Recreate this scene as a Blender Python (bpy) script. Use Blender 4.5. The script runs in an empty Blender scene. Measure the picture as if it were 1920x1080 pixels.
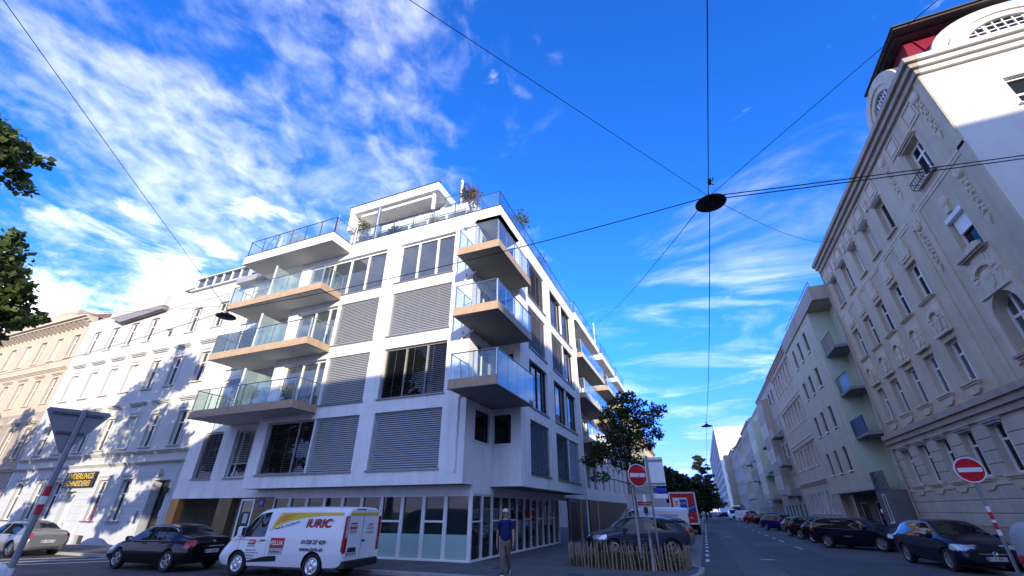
import bpy, bmesh, math, random
from math import sin, cos, pi, radians, hypot, atan2
from mathutils import Vector, Matrix, noise

S = bpy.context.scene
COL = S.collection
random.seed(7)

# ------------------------------------------------------------------ camera
CAM_H = 1.8
cd = bpy.data.cameras.new('camera')
cam = bpy.data.objects.new('camera', cd)
COL.objects.link(cam)
cd.sensor_width = 36.0
cd.lens = 36.0 * 780 / 1920
cd.clip_start = 0.05
cd.clip_end = 3000
cam.location = (0, 0, CAM_H)
cam.rotation_euler = (radians(90 + 28.2), 0, radians(22.2))
S.camera = cam

# ------------------------------------------------------------------ world / sun / exposure
SUN_EL = 12.2
SUN_AZ = 148.0            # clockwise from +Y
w = bpy.data.worlds.new('World')
S.world = w
w.use_nodes = True
NT = w.node_tree
NT.nodes.clear()


def nd(nt, typ, **kw):
    n = nt.nodes.new(typ)
    for k, v in kw.items():
        if k.startswith('i_'):
            n.inputs[k[2:].replace('_', ' ')].default_value = v
        else:
            setattr(n, k, v)
    return n


def mth(nt, op, a, b=None, clamp=False):
    n = nt.nodes.new('ShaderNodeMath')
    n.operation = op
    n.use_clamp = clamp
    for i, x in enumerate((a, b)):
        if x is None:
            continue
        if isinstance(x, (int, float)):
            n.inputs[i].default_value = x
        else:
            nt.links.new(x, n.inputs[i])
    return n.outputs[0]


def vmath(nt, op, a, b=None):
    n = nt.nodes.new('ShaderNodeVectorMath')
    n.operation = op
    for i, x in enumerate((a, b)):
        if x is None:
            continue
        if isinstance(x, (tuple, list)):
            n.inputs[i].default_value = x
        else:
            nt.links.new(x, n.inputs[i])
    return n


def smooth(nt, x, a, b):
    n = nt.nodes.new('ShaderNodeMapRange')
    n.interpolation_type = 'SMOOTHSTEP'
    nt.links.new(x, n.inputs[0])
    n.inputs[1].default_value = a
    n.inputs[2].default_value = b
    return n.outputs[0]


out = nd(NT, 'ShaderNodeOutputWorld')
bg = nd(NT, 'ShaderNodeBackground')
bg.inputs['Strength'].default_value = 0.15
sky = nd(NT, 'ShaderNodeTexSky', sky_type='NISHITA', sun_disc=False)
sky.sun_elevation = radians(SUN_EL)
sky.sun_rotation = radians(SUN_AZ)
sky.air_density = 1.0
sky.dust_density = 0.0
sky.ozone_density = 4.0
hs = nd(NT, 'ShaderNodeHueSaturation')
hs.inputs['Saturation'].default_value = 1.14
NT.links.new(sky.outputs[0], hs.inputs['Color'])
tint = nd(NT, 'ShaderNodeMix', data_type='RGBA', blend_type='MULTIPLY')
tint.inputs[0].default_value = 1.0
tint.inputs[7].default_value = (0.30, 0.60, 1.06, 1)
NT.links.new(hs.outputs[0], tint.inputs[6])
# clouds, laid on a flat layer overhead: wisps, streaks and cumulus bodies
tc = nd(NT, 'ShaderNodeTexCoord')
nrm = vmath(NT, 'NORMALIZE', tc.outputs['Generated'])
sep = nd(NT, 'ShaderNodeSeparateXYZ')
NT.links.new(nrm.outputs[0], sep.inputs[0])
zc = mth(NT, 'ADD', mth(NT, 'MAXIMUM', sep.outputs[2], 0.0), 0.12)
comb = nd(NT, 'ShaderNodeCombineXYZ')
NT.links.new(mth(NT, 'DIVIDE', sep.outputs[0], zc), comb.inputs[0])
NT.links.new(mth(NT, 'DIVIDE', sep.outputs[1], zc), comb.inputs[1])
lay = comb.outputs[0]


def fbm(vec, scale, detail, rough, dist, loc=(0, 0, 0), sc=(1, 1, 1), rot=0):
    mp = nd(NT, 'ShaderNodeMapping')
    mp.inputs['Location'].default_value = loc
    mp.inputs['Scale'].default_value = sc
    mp.inputs['Rotation'].default_value = (0, 0, rot)
    NT.links.new(vec, mp.inputs[0])
    n = nd(NT, 'ShaderNodeTexNoise')
    n.inputs['Scale'].default_value = scale
    n.inputs['Detail'].default_value = detail
    n.inputs['Roughness'].default_value = rough
    n.inputs['Distortion'].default_value = dist
    NT.links.new(mp.outputs[0], n.inputs['Vector'])
    return n.outputs[0]


def lobe(d, a, b):
    dv = Vector(d).normalized()
    n = vmath(NT, 'DOT_PRODUCT', nrm.outputs[0], tuple(dv))
    return smooth(NT, n.outputs['Value'], cos(radians(b)), cos(radians(a)))


# veil of high cloud to the west, streaks to the north, clear overhead
hx = cos(radians(0))
west = lobe((-0.62, 0.42, 0.70), 10, 40)
north = lobe((0.10, 0.90, 0.34), 5, 24)
overhead = lobe((0.02, 0.60, 0.80), 10, 34)
rest = mth(NT, 'SUBTRACT', 1.0, lobe((-0.35, 0.75, 0.58), 52, 85))  # clouds out of view, thickened to brighten the shaded walls
n1 = fbm(lay, 1.7, 8, 0.60, 0.5, (3.1, 1.7, 0), (1.0, 0.9, 1), 0.6)
n2 = fbm(lay, 13.0, 5, 0.55, 0.3, (0.4, 5.2, 0), (1.0, 0.85, 1), 0.9)
n3 = fbm(nrm.outputs[0], 4.6, 8, 0.60, 0.35, (1.3, 0.2, 0.7), (1.0, 1.0, 2.6))
n4 = fbm(lay, 2.3, 7, 0.58, 0.6, (7.7, 2.2, 0), (0.55, 1.0, 1), 0.25)
mk = mth(NT, 'SUBTRACT', mth(NT, 'ADD', mth(NT, 'MULTIPLY', west, 0.20), mth(NT, 'MULTIPLY', rest, 0.25)), mth(NT, 'MULTIPLY', overhead, 0.10))
veil = smooth(NT, mth(NT, 'ADD', mth(NT, 'ADD', mth(NT, 'MULTIPLY', n1, 0.55), mth(NT, 'MULTIPLY', n2, 0.45)), mk), 0.565, 0.90)
low = lobe((-0.88, 0.36, 0.30), 5, 16)
low2 = lobe((-0.40, 0.87, 0.27), 2, 15)
mid = lobe((-0.68, 0.40, 0.60), 3, 13)
cm = mth(NT, 'ADD', mth(NT, 'ADD', mth(NT, 'MULTIPLY', low, 0.285), mth(NT, 'MULTIPLY', mid, 0.12)), mth(NT, 'ADD', mth(NT, 'MULTIPLY', low2, 0.13), mth(NT, 'MULTIPLY', rest, 0.18)))
cum = smooth(NT, mth(NT, 'ADD', n3, cm), 0.66, 0.86)
str_ = smooth(NT, mth(NT, 'ADD', n4, mth(NT, 'SUBTRACT', mth(NT, 'MULTIPLY', north, 0.17), mth(NT, 'MULTIPLY', overhead, 0.06))), 0.60, 0.90)
cl = mth(NT, 'MAXIMUM', mth(NT, 'MULTIPLY', veil, 0.44), mth(NT, 'MAXIMUM', mth(NT, 'MULTIPLY', cum, 0.86), mth(NT, 'MULTIPLY', str_, 0.50)))
shade = smooth(NT, fbm(nrm.outputs[0], 4.4, 5, 0.6, 0.3, (1.32, 0.2, 0.78), (1, 1, 2.4)), 0.35, 0.65)
ccol = nd(NT, 'ShaderNodeMix', data_type='RGBA')
ccol.inputs[6].default_value = (2.7, 2.95, 3.3, 1)
ccol.inputs[7].default_value = (5.0, 4.9, 4.7, 1)
NT.links.new(shade, ccol.inputs[0])
cmix = nd(NT, 'ShaderNodeMix', data_type='RGBA')
NT.links.new(cl, cmix.inputs[0])
hz = nd(NT, 'ShaderNodeMix', data_type='RGBA', blend_type='MULTIPLY')
hz.inputs[7].default_value = (1.15, 0.54, 1.0, 1)
NT.links.new(smooth(NT, sep.outputs[2], 0.42, 0.0), hz.inputs[0])
NT.links.new(tint.outputs[2], hz.inputs[6])
NT.links.new(hz.outputs[2], cmix.inputs[6])
NT.links.new(ccol.outputs[2], cmix.inputs[7])
NT.links.new(cmix.outputs[2], bg.inputs['Color'])
NT.links.new(bg.outputs[0], out.inputs[0])


# ------------------------------------------------------------------ sun lamp
sd = bpy.data.lights.new('sun', 'SUN')
sd.energy = 2.0
sd.angle = radians(0.55)
sd.color = (1.0, 0.88, 0.68)
sun = bpy.data.objects.new('sun', sd)
COL.objects.link(sun)
az = radians(SUN_AZ)
sdir = Vector((sin(az) * cos(radians(SUN_EL)), cos(az) * cos(radians(SUN_EL)), sin(radians(SUN_EL))))
sun.rotation_euler = sdir.to_track_quat('Z', 'Y').to_euler()
sun.location = sdir * 200

S.view_settings.view_transform = 'Standard'
S.view_settings.look = 'None'
S.view_settings.gamma = 1.0
S.view_settings.exposure = 1.75
S.view_settings.use_curve_mapping = False
S.render.engine = 'CYCLES'
S.cycles.max_bounces = 6
S.cycles.transparent_max_bounces = 16
S.cycles.caustics_reflective = False
S.cycles.caustics_refractive = False

# ------------------------------------------------------------------ materials
MATS = {}


def mat(name, col, rough=0.8, metal=0.0, var=0.12, scale=1.5, bump=0.0, bscale=40.0, ior=1.45, streak=0.0, coat=0.0, spec=None):
    if name in MATS:
        return MATS[name]
    m = bpy.data.materials.new(name)
    m.use_nodes = True
    nt = m.node_tree
    b = nt.nodes['Principled BSDF']
    b.inputs['Roughness'].default_value = rough
    b.inputs['Metallic'].default_value = metal
    b.inputs['IOR'].default_value = ior
    if coat:
        b.inputs['Coat Weight'].default_value = coat
        b.inputs['Coat Roughness'].default_value = 0.03
    c = (*col, 1)
    b.inputs['Base Color'].default_value = c
    if var or bump or streak:
        t = nt.nodes.new('ShaderNodeTexCoord')
        geo = nt.nodes.new('ShaderNodeNewGeometry')
    if var:
        n = nt.nodes.new('ShaderNodeTexNoise')
        n.inputs['Scale'].default_value = scale
        n.inputs['Detail'].default_value = 6
        n.inputs['Roughness'].default_value = 0.65
        nt.links.new(geo.outputs['Position'], n.inputs['Vector'])
        mr = nt.nodes.new('ShaderNodeMapRange')
        mr.inputs[1].default_value = 0.3
        mr.inputs[2].default_value = 0.7
        mr.inputs[3].default_value = 1 - var
        mr.inputs[4].default_value = 1 + var
        nt.links.new(n.outputs[0], mr.inputs[0])
        fac = mr.outputs[0]
        if streak:
            mp = nt.nodes.new('ShaderNodeMapping')
            mp.inputs['Scale'].default_value = (2.2, 2.2, 0.16)
            nt.links.new(geo.outputs['Position'], mp.inputs[0])
            n2 = nt.nodes.new('ShaderNodeTexNoise')
            n2.inputs['Scale'].default_value = 1.3
            n2.inputs['Detail'].default_value = 5
            nt.links.new(mp.outputs[0], n2.inputs['Vector'])
            mr2 = nt.nodes.new('ShaderNodeMapRange')
            mr2.inputs[1].default_value = 0.45
            mr2.inputs[2].default_value = 0.75
            mr2.inputs[3].default_value = 1
            mr2.inputs[4].default_value = 1 - streak
            nt.links.new(n2.outputs[0], mr2.inputs[0])
            fac = mth(nt, 'MULTIPLY', fac, mr2.outputs[0])
        mx = nt.nodes.new('ShaderNodeVectorMath')
        mx.operation = 'SCALE'
        mx.inputs[0].default_value = col
        nt.links.new(fac, mx.inputs['Scale'])
        nt.links.new(mx.outputs[0], b.inputs['Base Color'])
    if bump:
        n3 = nt.nodes.new('ShaderNodeTexNoise')
        n3.inputs['Scale'].default_value = bscale
        n3.inputs['Detail'].default_value = 4
        nt.links.new(geo.outputs['Position'], n3.inputs['Vector'])
        bp = nt.nodes.new('ShaderNodeBump')
        bp.inputs['Strength'].default_value = bump
        bp.inputs['Distance'].default_value = 0.02
        nt.links.new(n3.outputs[0], bp.inputs['Height'])
        nt.links.new(bp.outputs[0], b.inputs['Normal'])
    if spec is not None:
        b.inputs['Specular IOR Level'].default_value = spec
    MATS[name] = m
    return m


def clear_glass(name, tint, refl=0.12, haze=0.0):
    m = bpy.data.materials.new(name)
    m.use_nodes = True
    nt = m.node_tree
    nt.nodes.clear()
    o = nt.nodes.new('ShaderNodeOutputMaterial')
    tr = nt.nodes.new('ShaderNodeBsdfTransparent')
    tr.inputs[0].default_value = (*tint, 1)
    gl = nt.nodes.new('ShaderNodeBsdfGlossy')
    gl.inputs['Roughness'].default_value = 0.02
    gl.inputs[0].default_value = (0.9, 0.95, 1, 1)
    lw = nt.nodes.new('ShaderNodeLayerWeight')
    lw.inputs[0].default_value = 0.5
    fz = mth(nt, 'ADD', mth(nt, 'MULTIPLY', mth(nt, 'POWER', lw.outputs['Facing'], 4.0), 0.75), refl * 0.45)
    src = tr.outputs[0]
    if haze:
        df = nt.nodes.new('ShaderNodeBsdfDiffuse')
        df.inputs[0].default_value = (0.62, 0.74, 0.70, 1)
        tl = nt.nodes.new('ShaderNodeBsdfTranslucent')
        tl.inputs[0].default_value = (0.62, 0.74, 0.70, 1)
        a = nt.nodes.new('ShaderNodeMixShader')
        a.inputs[0].default_value = 0.5
        nt.links.new(df.outputs[0], a.inputs[1])
        nt.links.new(tl.outputs[0], a.inputs[2])
        c = nt.nodes.new('ShaderNodeMixShader')
        c.inputs[0].default_value = haze
        nt.links.new(tr.outputs[0], c.inputs[1])
        nt.links.new(a.outputs[0], c.inputs[2])
        src = c.outputs[0]
    mx = nt.nodes.new('ShaderNodeMixShader')
    nt.links.new(fz, mx.inputs[0])
    nt.links.new(src, mx.inputs[1])
    nt.links.new(gl.outputs[0], mx.inputs[2])
    nt.links.new(mx.outputs[0], o.inputs[0])
    MATS[name] = m
    return m


def leaf_mat(name, c1, c2, trans=0.35):
    m = bpy.data.materials.new(name)
    m.use_nodes = True
    nt = m.node_tree
    nt.nodes.clear()
    o = nt.nodes.new('ShaderNodeOutputMaterial')
    geo = nt.nodes.new('ShaderNodeNewGeometry')
    n = nt.nodes.new('ShaderNodeTexNoise')
    n.inputs['Scale'].default_value = 1.4
    n.inputs['Detail'].default_value = 5
    nt.links.new(geo.outputs['Position'], n.inputs['Vector'])
    f = mth(nt, 'ADD', mth(nt, 'MULTIPLY', smooth(nt, n.outputs[0], 0.35, 0.65), 0.6), mth(nt, 'MULTIPLY', geo.outputs['Random Per Island'], 0.4))
    cr = nt.nodes.new('ShaderNodeMix')
    cr.data_type = 'RGBA'
    nt.links.new(f, cr.inputs[0])
    cr.inputs[6].default_value = (*c1, 1)
    cr.inputs[7].default_value = (*c2, 1)
    d = nt.nodes.new('ShaderNodeBsdfPrincipled')
    d.inputs['Roughness'].default_value = 0.55
    t = nt.nodes.new('ShaderNodeBsdfTranslucent')
    nt.links.new(cr.outputs[2], d.inputs['Base Color'])
    nt.links.new(cr.outputs[2], t.inputs[0])
    mx = nt.nodes.new('ShaderNodeMixShader')
    mx.inputs[0].default_value = trans
    nt.links.new(d.outputs[0], mx.inputs[1])
    nt.links.new(t.outputs[0], mx.inputs[2])
    nt.links.new(mx.outputs[0], o.inputs[0])
    MATS[name] = m
    return m


def pane_mat(name, col, ior=1.9, wob=0.06, rough=0.02):
    m = mat(name, col, rough, 0, 0, ior=ior)
    nt = m.node_tree
    geo = nt.nodes.new('ShaderNodeNewGeometry')
    n = nt.nodes.new('ShaderNodeTexNoise')
    n.inputs['Scale'].default_value = 0.9
    n.inputs['Detail'].default_value = 1
    nt.links.new(geo.outputs['Position'], n.inputs['Vector'])
    bp = nt.nodes.new('ShaderNodeBump')
    bp.inputs['Strength'].default_value = wob
    bp.inputs['Distance'].default_value = 0.1
    nt.links.new(n.outputs[0], bp.inputs['Height'])
    nt.links.new(bp.outputs[0], nt.nodes['Principled BSDF'].inputs['Normal'])
    return m


mat('white_render', (0.81, 0.805, 0.78), 0.85, 0, 0.06, 1.1, 0.12, 90, streak=0.15)
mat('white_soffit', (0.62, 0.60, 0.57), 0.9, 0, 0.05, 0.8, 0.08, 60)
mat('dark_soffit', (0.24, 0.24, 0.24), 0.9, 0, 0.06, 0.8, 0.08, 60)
mat('old_white', (0.54, 0.535, 0.51), 0.9, 0, 0.06, 0.8, 0.15, 60, streak=0.10)
mat('old_grey', (0.47, 0.495, 0.52), 0.9, 0, 0.06, 0.8, 0.15, 60, streak=0.08)
mat('pink_plaster', (0.56, 0.44, 0.325), 0.9, 0, 0.07, 0.7, 0.15, 60, streak=0.10)
mat('cream_trim', (0.58, 0.51, 0.41), 0.9, 0, 0.06, 0.9, 0.12, 60, streak=0.08)
mat('brown_plaster', (0.34, 0.29, 0.25), 0.9, 0, 0.1, 0.7, 0.15, 60, streak=0.1)
mat('beige_plaster', (0.57, 0.49, 0.35), 0.92, 0, 0.13, 0.55, 0.25, 45, streak=0.20)
mat('beige_trim', (0.64, 0.56, 0.42), 0.9, 0, 0.10, 1.2, 0.2, 50, streak=0.16)
mat('beige_dark', (0.42, 0.36, 0.28), 0.92, 0, 0.12, 1.2, 0.2, 50, streak=0.16)
mat('ashlar', (0.54, 0.485, 0.39), 0.92, 0, 0.10, 0.8, 0.2, 50, streak=0.14)
mat('cream_end', (0.66, 0.64, 0.58), 0.9, 0, 0.05, 0.7, 0.15, 50, streak=0.06)
mat('green_plaster', (0.57, 0.515, 0.38), 0.92, 0, 0.08, 0.6, 0.2, 60, streak=0.14)
mat('green_side', (0.56, 0.61, 0.47), 0.92, 0, 0.07, 0.6, 0.2, 60, streak=0.12)
mat('sand_plaster', (0.57, 0.465, 0.33), 0.92, 0, 0.10, 0.6, 0.2, 60, streak=0.16)
mat('grey_plaster', (0.46, 0.405, 0.32), 0.92, 0, 0.09, 0.6, 0.2, 60, streak=0.16)
mat('pale_plaster', (0.43, 0.425, 0.37), 0.92, 0, 0.09, 0.6, 0.2, 60, streak=0.16)
mat('tan_plaster', (0.45, 0.36, 0.27), 0.92, 0, 0.09, 0.6, 0.2, 60, streak=0.12)
mat('dark_stone', (0.15, 0.14, 0.135), 0.85, 0, 0.14, 1.0, 0.2, 50, streak=0.12)
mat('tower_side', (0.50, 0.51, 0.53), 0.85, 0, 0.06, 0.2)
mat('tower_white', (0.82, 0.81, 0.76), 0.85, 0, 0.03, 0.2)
mat('wood_clad', (0.46, 0.32, 0.20), 0.6, 0, 0.14, 3.0, 0.1, 30)
mat('bronze_clad', (0.17, 0.115, 0.05), 0.4, 0.35, 0.18, 2.0)
mat('orange_clad', (0.60, 0.27, 0.06), 0.5, 0, 0.12, 2.0)
mat('yellow_panel', (0.70, 0.58, 0.26), 0.7, 0, 0.06, 1.0)
mat('white_frame', (0.80, 0.80, 0.78), 0.45, 0, 0.03, 2)
mat('dark_frame', (0.04, 0.04, 0.045), 0.4, 0.2, 0.05, 3)
mat('steel', (0.42, 0.44, 0.46), 0.32, 0.9, 0.06, 6)
mat('steel_dark', (0.12, 0.13, 0.15), 0.4, 0.7, 0.08, 6)
mat('slat', (0.37, 0.38, 0.405), 0.45, 0.25, 0.05, 3)
mat('slat_dark', (0.19, 0.18, 0.20), 0.42, 0.4, 0.05, 3)
mat('slat_white', (0.62, 0.60, 0.54), 0.5, 0.0, 0.05, 3)
mat('sill_metal', (0.25, 0.25, 0.26), 0.4, 0.6, 0.08, 5)
mat('zinc', (0.36, 0.37, 0.38), 0.6, 0.15, 0.10, 1.2, 0.05, 8)
mat('red_roof', (0.27, 0.020, 0.040), 0.42, 0.15, 0.12, 1.6, 0.06, 10)
mat('dark_roof', (0.055, 0.045, 0.045), 0.6, 0.2, 0.12, 1.6)
mat('tile_roof', (0.30, 0.15, 0.10), 0.85, 0, 0.18, 2.4, 0.2, 20)
mat('asphalt', (0.080, 0.079, 0.080), 0.82, 0, 0.30, 0.8, 0.5, 90)
mat('asphalt_light', (0.125, 0.123, 0.120), 0.85, 0, 0.16, 0.5, 0.35, 120)
mat('asphalt_patch', (0.105, 0.104, 0.103), 0.85, 0, 0.14, 0.6, 0.3, 120)
mat('pavement', (0.105, 0.104, 0.105), 0.85, 0, 0.28, 0.9, 0.45, 80)
mat('paver', (0.21, 0.20, 0.19), 0.88, 0, 0.14, 2.0, 0.25, 60)
mat('granite', (0.30, 0.29, 0.28), 0.8, 0, 0.16, 14, 0.2, 60)
mat('road_paint', (0.66, 0.66, 0.64), 0.7, 0, 0.2, 9)
mat('soil', (0.045, 0.032, 0.022), 0.95, 0, 0.3, 5, 0.4, 30)
mat('stake_wood', (0.30, 0.215, 0.14), 0.8, 0, 0.25, 8, 0.2, 40)
mat('bark', (0.075, 0.058, 0.045), 0.92, 0, 0.25, 6, 0.5, 25)
mat('rubber', (0.018, 0.018, 0.019), 0.8, 0, 0.1, 9)
mat('plastic_black', (0.014, 0.014, 0.016), 0.5, 0, 0.05, 9)
mat('underbody', (0.010, 0.010, 0.011), 0.9, 0, 0)
mat('alloy', (0.62, 0.63, 0.65), 0.28, 0.85, 0.04, 9)
mat('chrome', (0.82, 0.83, 0.84), 0.10, 1.0, 0)
mat('lamp_clear', (0.66, 0.70, 0.74), 0.08, 0.45, 0, ior=1.6)
mat('lamp_red', (0.34, 0.010, 0.012), 0.12, 0, 0, ior=1.6)
mat('plate_white', (0.72, 0.73, 0.74), 0.4, 0, 0)
mat('plate_blue', (0.02, 0.06, 0.42), 0.4, 0, 0)
mat('print_black', (0.015, 0.015, 0.018), 0.5, 0, 0)
mat('print_red', (0.50, 0.018, 0.022), 0.5, 0, 0)
mat('print_white', (0.80, 0.80, 0.80), 0.5, 0, 0)
mat('print_grey', (0.40, 0.42, 0.43), 0.5, 0, 0)
mat('print_blue', (0.03, 0.05, 0.40), 0.5, 0, 0)
mat('print_yellow', (0.72, 0.50, 0.02), 0.5, 0, 0)
mat('sign_red', (0.55, 0.012, 0.022), 0.4, 0, 0.05, 6)
mat('sign_white', (0.80, 0.80, 0.80), 0.4, 0, 0.03, 6)
mat('sign_back', (0.26, 0.27, 0.29), 0.45, 0.6, 0.08, 5)
mat('board_black', (0.012, 0.012, 0.013), 0.35, 0, 0)
mat('sign_yellow', (0.70, 0.46, 0.02), 0.45, 0, 0)
mat('pole_grey', (0.27, 0.28, 0.30), 0.5, 0.6, 0.10, 6)
mat('cable', (0.012, 0.012, 0.014), 0.6, 0, 0)
mat('lamp_shell', (0.030, 0.032, 0.036), 0.45, 0.3, 0.08, 6)
mat('skin', (0.42, 0.25, 0.18), 0.55, 0, 0.06, 30)
mat('hair', (0.16, 0.13, 0.11), 0.8, 0, 0.2, 60)
mat('cap_beige', (0.56, 0.49, 0.40), 0.9, 0, 0.06, 30)
mat('shirt_blue', (0.005, 0.011, 0.095), 0.9, 0, 0.14, 12, 0.15, 60)
mat('trouser_khaki', (0.15, 0.122, 0.088), 0.9, 0, 0.14, 12, 0.15, 60)
mat('shoe_dark', (0.03, 0.03, 0.032), 0.6, 0, 0.1, 30)
mat('bag_black', (0.012, 0.012, 0.014), 0.7, 0, 0.1, 30)
mat('navy_panel', (0.012, 0.018, 0.06), 0.6, 0, 0.1, 4)
mat('pink_cloth', (0.70, 0.16, 0.26), 0.8, 0, 0.1, 12)
mat('frosted', (0.34, 0.50, 0.48), 0.35, 0, 0.03, 1)
mat('curtain', (0.60, 0.60, 0.57), 0.9, 0, 0.10, 4)
mat('pot', (0.24, 0.10, 0.06), 0.8, 0, 0.1, 5)
mat('fabric_beige', (0.62, 0.56, 0.45), 0.9, 0, 0.1, 12)
pane_mat('pane_dark', (0.010, 0.012, 0.014), 1.75)
pane_mat('pane_sky', (0.05, 0.062, 0.075), 2.1, 0.10)
pane_mat('pane_old', (0.022, 0.026, 0.030), 1.7, 0.12)
pane_mat('pane_deep', (0.010, 0.011, 0.012), 1.28)
pane_mat('pane_shop', (0.012, 0.022, 0.024), 1.55, 0.03)
pane_mat('pane_pale', (0.42, 0.44, 0.46), 1.6, 0.1)
pane_mat('car_glass', (0.010, 0.013, 0.014), 1.6, 0.0)
clear_glass('rail_glass', (0.90, 0.95, 0.94), 0.14)
clear_glass('frost_glass', (0.80, 0.90, 0.88), 0.15, 0.55)
clear_glass('smoke_glass', (0.42, 0.46, 0.50), 0.12, 0.12)
leaf_mat('leaf_street', (0.016, 0.032, 0.010), (0.085, 0.125, 0.034), 0.35)
leaf_mat('leaf_broad', (0.022, 0.046, 0.010), (0.11, 0.16, 0.035), 0.35)
leaf_mat('leaf_dark', (0.010, 0.022, 0.009), (0.035, 0.065, 0.020), 0.25)
leaf_mat('leaf_light', (0.060, 0.095, 0.030), (0.15, 0.20, 0.060), 0.4)
leaf_mat('needle', (0.020, 0.036, 0.018), (0.060, 0.085, 0.036), 0.2)
leaf_mat('leaf_autumn', (0.10, 0.10, 0.030), (0.30, 0.16, 0.09), 0.4)


def paint(name, col, metal=0.0, rough=0.28):
    return mat(name, col, rough, metal, 0.0, coat=0.5, spec=0.12)


# ------------------------------------------------------------------ mesh helpers
W = {}          # world matrices of what has been placed


class MB:
    def __init__(s):
        s.v, s.f, s.m, s.cur, s.M = [], [], [], 0, None

    def add(s, vs, fs):
        o = len(s.v)
        if s.M is not None:
            vs = [s.M @ Vector(p) for p in vs]
        s.v += [tuple(p) for p in vs]
        s.f += [tuple(i + o for i in f) for f in fs]
        s.m += [s.cur] * len(fs)
        return s

    def quad(s, a, b, c, d):
        return s.add([a, b, c, d], [(0, 1, 2, 3)])

    def box(s, x0, x1, y0, y1, z0, z1):
        if x0 > x1: x0, x1 = x1, x0
        if y0 > y1: y0, y1 = y1, y0
        if z0 > z1: z0, z1 = z1, z0
        return s.add([(x0, y0, z0), (x1, y0, z0), (x1, y1, z0), (x0, y1, z0), (x0, y0, z1), (x1, y0, z1), (x1, y1, z1), (x0, y1, z1)],
                     [(0, 3, 2, 1), (4, 5, 6, 7), (0, 1, 5, 4), (1, 2, 6, 5), (2, 3, 7, 6), (3, 0, 4, 7)])

    def bbox(s, x0, x1, y0, y1, z0, z1, c=0.02):
        # box with a chamfer on its upper and outer edges
        if x0 > x1: x0, x1 = x1, x0
        if y0 > y1: y0, y1 = y1, y0
        r = []
        for z, i in ((z0, c), (z0 + c, 0), (z1 - c, 0), (z1, c)):
            r += [(x0 + i, y0 + i, z), (x1 - i, y0 + i, z), (x1 - i, y1 - i, z), (x0 + i, y1 - i, z)]
        f = [(0, 3, 2, 1), (12, 13, 14, 15)]
        for k in range(3):
            for j in range(4):
                a, b = k * 4 + j, k * 4 + (j + 1) % 4
                f.append((a, b, b + 4, a + 4))
        return s.add(r, f)

    def prism(s, poly, h0, h1, axis='z'):
        # extrude a 2D polygon: axis z -> (x,y), axis y -> (x,z), axis x -> (y,z)
        n = len(poly)

        def P(p, h):
            return (p[0], p[1], h) if axis == 'z' else ((p[0], h, p[1]) if axis == 'y' else (h, p[0], p[1]))
        vs = [P(p, h0) for p in poly] + [P(p, h1) for p in poly]
        fs = [tuple(range(n))[::-1], tuple(range(n, 2 * n))] + [(i, (i + 1) % n, n + (i + 1) % n, n + i) for i in range(n)]
        return s.add(vs, fs)

    def tube(s, pts, r, n=6, cap=True):
        pts = [Vector(p) for p in pts]
        rs = r if isinstance(r, (list, tuple)) else [r] * len(pts)
        vs, fs = [], []
        up = Vector((0, 0, 1))
        for i, p in enumerate(pts):
            d = (pts[min(i + 1, len(pts) - 1)] - pts[max(i - 1, 0)]).normalized()
            a = d.cross(up if abs(d.z) < 0.95 else Vector((1, 0, 0))).normalized()
            b = d.cross(a).normalized()
            for k in range(n):
                t = 2 * pi * k / n
                vs.append(p + (a * cos(t) + b * sin(t)) * rs[i])
        for i in range(len(pts) - 1):
            for k in range(n):
                k2 = (k + 1) % n
                fs.append((i * n + k, i * n + k2, (i + 1) * n + k2, (i + 1) * n + k))
        if cap:
            fs.append(tuple(range(n)))
            fs.append(tuple(range((len(pts) - 1) * n, len(pts) * n))[::-1])
        return s.add(vs, fs)

    def lathe(s, prof, n=16, c=(0, 0, 0), axis='z', a0=0, a1=2 * pi):
        vs, fs = [], []
        full = abs(a1 - a0 - 2 * pi) < 1e-6
        k_n = n if full else n + 1
        for r, h in prof:
            for k in range(k_n):
                t = a0 + (a1 - a0) * k / n
                x, y = r * cos(t), r * sin(t)
                p = {'z': (x, y, h), 'y': (x, h, y), 'x': (h, x, y)}[axis]
                vs.append((p[0] + c[0], p[1] + c[1], p[2] + c[2]))
        for i in range(len(prof) - 1):
            for k in range(n):
                k2 = (k + 1) % k_n
                fs.append((i * k_n + k, i * k_n + k2, (i + 1) * k_n + k2, (i + 1) * k_n + k))
        return s.add(vs, fs)

    def mesh(s, name, mats, smooth=False):
        me = bpy.data.meshes.new(name)
        me.from_pydata(s.v, [], s.f)
        ml = mats if isinstance(mats, (list, tuple)) else [mats]
        for m in ml:
            me.materials.append(MATS[m] if isinstance(m, str) else m)
        if len(ml) > 1:
            me.polygons.foreach_set('material_index', s.m)
        bm = bmesh.new()
        bm.from_mesh(me)
        bmesh.ops.recalc_face_normals(bm, faces=bm.faces)
        bm.to_mesh(me)
        bm.free()
        if smooth:
            me.polygons.foreach_set('use_smooth', [True] * len(me.polygons))
            if smooth != 'all':
                try:
                    me.set_sharp_from_angle(angle=radians(38))
                except Exception:
                    pass
        me.update()
        return me


def link(name, data, parent=None, M=None):
    o = bpy.data.objects.new(name, data)
    COL.objects.link(o)
    M = M if M is not None else Matrix.Identity(4)
    if parent is not None:
        o.parent = parent
        o.matrix_basis = W[parent.name].inverted() @ M
    else:
        o.matrix_basis = M
    W[o.name] = M.copy()
    return o


def thing(name, label, cat, loc=(0, 0, 0), rot=0.0, group=None, M=None):
    M = M if M is not None else Matrix.Translation(loc) @ Matrix.Rotation(rot, 4, 'Z')
    o = link(name, None, None, M)
    return tag(o, label, cat, group)


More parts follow.
